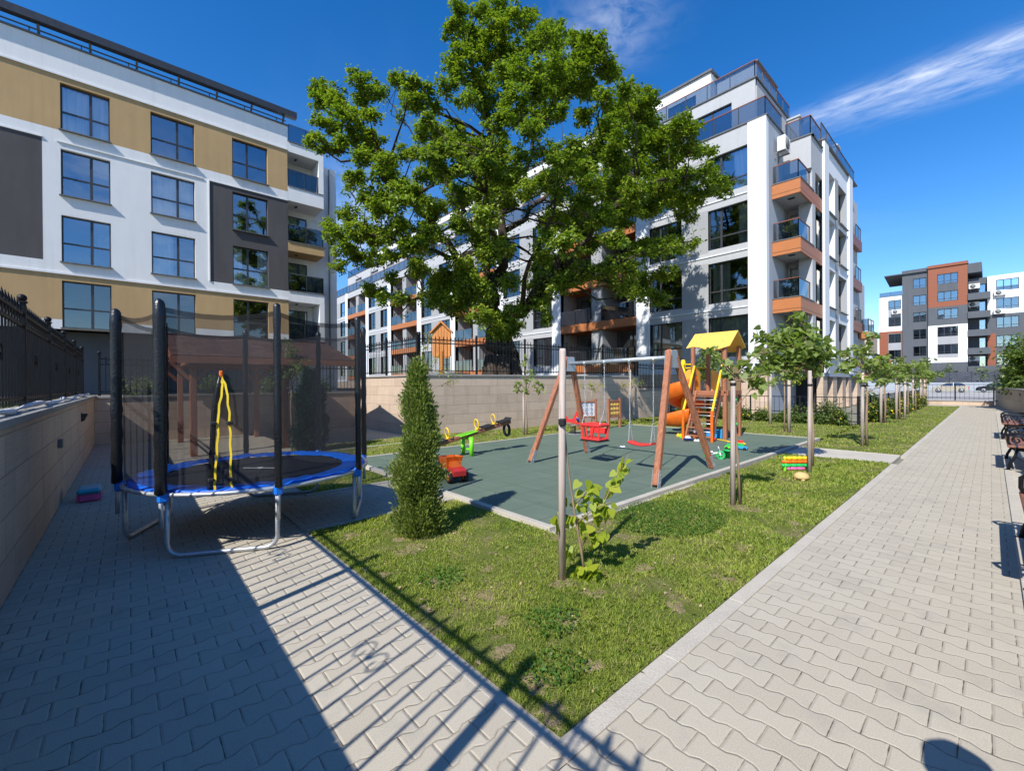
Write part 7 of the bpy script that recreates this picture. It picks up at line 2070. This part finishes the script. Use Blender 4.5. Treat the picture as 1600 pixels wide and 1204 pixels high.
# ------------------------------------------------------------------ grass
SOIL = [(-2.28, 2.58, .13), (-2.02, 2.62, .12), (-3.0, 1.86, .09), (-2.55, 2.0, .10), (-2.2, 1.86, .08), (-1.95, 1.66, .09), (-1.62, 1.6, .10), (-1.42, 1.52, .10), (-1.5, 1.95, .08), (-1.9, 2.2, .11), (-3.75, 2.02, .20), (-4.05, 2.15, .15), (-2.9, 2.3, .07),
        (-2.0, 3.3, .12), (-3.0, 3.3, .10), (-2.1, 5.8, .24), (-2.95, 4.1, .14), (-1.5, 2.9, .09), (-1.45, 3.6, .10), (-1.6, 4.4, .12), (-1.5, 5.6, .10), (-2.9, 6.4, .12), (-1.9, 7.1, .16), (-4.5, 1.75, .12), (-3.4, 1.6, .08), (-2.7, 1.56, .08), (-2.2, 9.6, .2)]
def bare_soil():
    rng = np.random.default_rng(31); m = MB()
    for (sx, sy, sr) in SOIL:
        n = 22; b = len(m.v); m.v.append((sx, sy, .0145))
        ph = rng.random(3) * 6.28
        for k in range(n):
            a = 2 * PI * k / n; r = sr * .72 * (1 + .28 * math.sin(2 * a + ph[0]) + .2 * math.sin(3 * a + ph[1]) + .16 * math.sin(7 * a + ph[2]) + rng.normal() * .08)
            m.v.append((sx + r * math.cos(a), sy + r * math.sin(a), .0075))
        for k in range(n): m.face((b, b + 1 + k, b + 1 + (k + 1) % n))
    prop(m.build('bare_ground', MAT['bare_soil'], fix=False), kind='structure')
bare_soil()
def grass():
    rng = np.random.default_rng(9)
    cam = np.array([0, 0, 1.6]); f = np.array([-.745, .667])
    Vs = []
    P_all = []
    for (x0, x1, y0, y1) in LAWNS:
        A = (x1 - x0) * (y1 - y0)
        n = int(A * 11000 if (y0 < 5 and x0 > -5.2) else A * 3600)
        p = np.stack([rng.uniform(x0, x1, n), rng.uniform(y0, y1, n)], 1)
        d = np.hypot(p[:, 0], p[:, 1])
        fw = p @ f; rt = p @ np.array([.667, .745])
        vis = (fw > .6) & (np.abs(rt) < fw * 1.35 + .8)
        den = np.clip((2.6 / np.maximum(d, 1.2)) ** 1.55, .018, 1)
        bare = np.sin(p[:, 0] * 3.1 + 1.3 * np.sin(p[:, 1] * 2.3)) * np.sin(p[:, 1] * 2.7 + 1.1 * np.sin(p[:, 0] * 1.9)) + .55 * np.sin(p[:, 0] * 9.7 + p[:, 1] * 3) * np.sin(p[:, 1] * 8.3 - p[:, 0] * 2)
        near_spot = np.zeros(n)
        for (sx, sy, sr) in SOIL: near_spot = np.maximum(near_spot, np.clip(1.02 - np.hypot(p[:, 0] - sx, p[:, 1] - sy) / sr * .8, 0, .6))
        bare = np.maximum(bare * .8, near_spot)
        keep = vis & (rng.random(n) < den * np.where(bare > .62, .10, np.where(bare > .38, .5, 1.0)))
        P_all.append(p[keep])
    p = np.concatenate(P_all); n = len(p); d = np.hypot(p[:, 0], p[:, 1])
    k = np.clip(d / 2.6, .75, 7)
    h = (.012 + .015 * rng.random(n)) * np.clip(.8 + .25 * k, 1, 1.6)
    h *= 1 + .35 * np.sin(p[:, 0] * 2.2 + p[:, 1]) * np.sin(p[:, 1] * 1.9)
    w = .0021 * k ** .92 * (.8 + .5 * rng.random(n))
    an = rng.random(n) * 2 * PI
    s = np.stack([np.cos(an), np.sin(an), np.zeros(n)], 1)
    ln = rng.normal(size=(n, 2)) * .55
    b = np.stack([p[:, 0], p[:, 1], np.full(n, .004)], 1)
    mid = b + np.stack([ln[:, 0] * h * .35, ln[:, 1] * h * .35, h * .62], 1)
    tip = b + np.stack([ln[:, 0] * h * 1.1, ln[:, 1] * h * 1.1, h], 1)
    W = w[:, None]
    V = np.stack([b - s * W, b + s * W, mid + s * W * .8, tip, mid - s * W * .8], 1).reshape(-1, 3)
    o = np_mesh('grass', V, 5, MAT['grass'])
    prop(o, 'short green lawn grass with dry patches', 'grass', kind='stuff')
    # clover patch by the first row stake and a few weeds
    C = []
    for (cx, cy, r, m) in ((-2.55, 4.75, .75, 3600), (-1.95, 2.1, .22, 260), (-1.62, 1.75, .2, 220), (-3.0, 1.9, .22, 260)):
        a = rng.random(m) * 2 * PI; q = r * rng.random(m) ** .55
        C.append(np.stack([cx + np.cos(a) * q * .8, cy + np.sin(a) * q, .02 + .03 * rng.random(m)], 1))
    C = np.concatenate(C); C = C[(C[:, 0] > -3.12) | (C[:, 1] < 3.3)]; C = C[C[:, 0] < -1.32]
    o = np_mesh('clover', leaf_verts(C, .026, 'oval', 1.3, 0, None, rng), len(LEAF['oval']), MAT['clover'])
    prop(o, 'dark green clover patch in the lawn', 'clover', kind='stuff')
    n = 420
    P = np.stack([rng.uniform(-4.9, -1.32, n), rng.uniform(1.46, 7.5, n), rng.uniform(.012, .03, n)], 1)
    P = P[(P[:, 0] > -3.1) | (P[:, 1] < 3.3)]
    o = np_mesh('dry_leaves', leaf_verts(P, .03, 'dia', 1.2, 0, None, rng), 4, mat('dry_leaf', (.36, .26, .16), .9, var=.3))
    prop(o, 'scattered dry leaves and clippings on the lawn', 'leaves', kind='stuff')
grass()
# unseen post with a rounded head, added to cast a shadow on the path
def lamp():
    t = thing('garden_lamp', 'slim black garden lamp beside the path whose domed shade shadow falls on the pavers', 'lamp', (.36, 1.06, 0))
    m = MB(); m.cyl((.36, 1.06, 0), (.36, 1.06, 1.3), .03, 12); m.build('post', MAT['iron'], t)
    m = MB(); m.lathe([(.05, 1.26), (.11, 1.34), (.13, 1.44), (.11, 1.54), (.05, 1.61), (.01, 1.625)], (.36, 1.06, 0), 20); m.build('shade', MAT['iron'], t)  # rounded head, sized for the shadow it is added to cast
lamp()
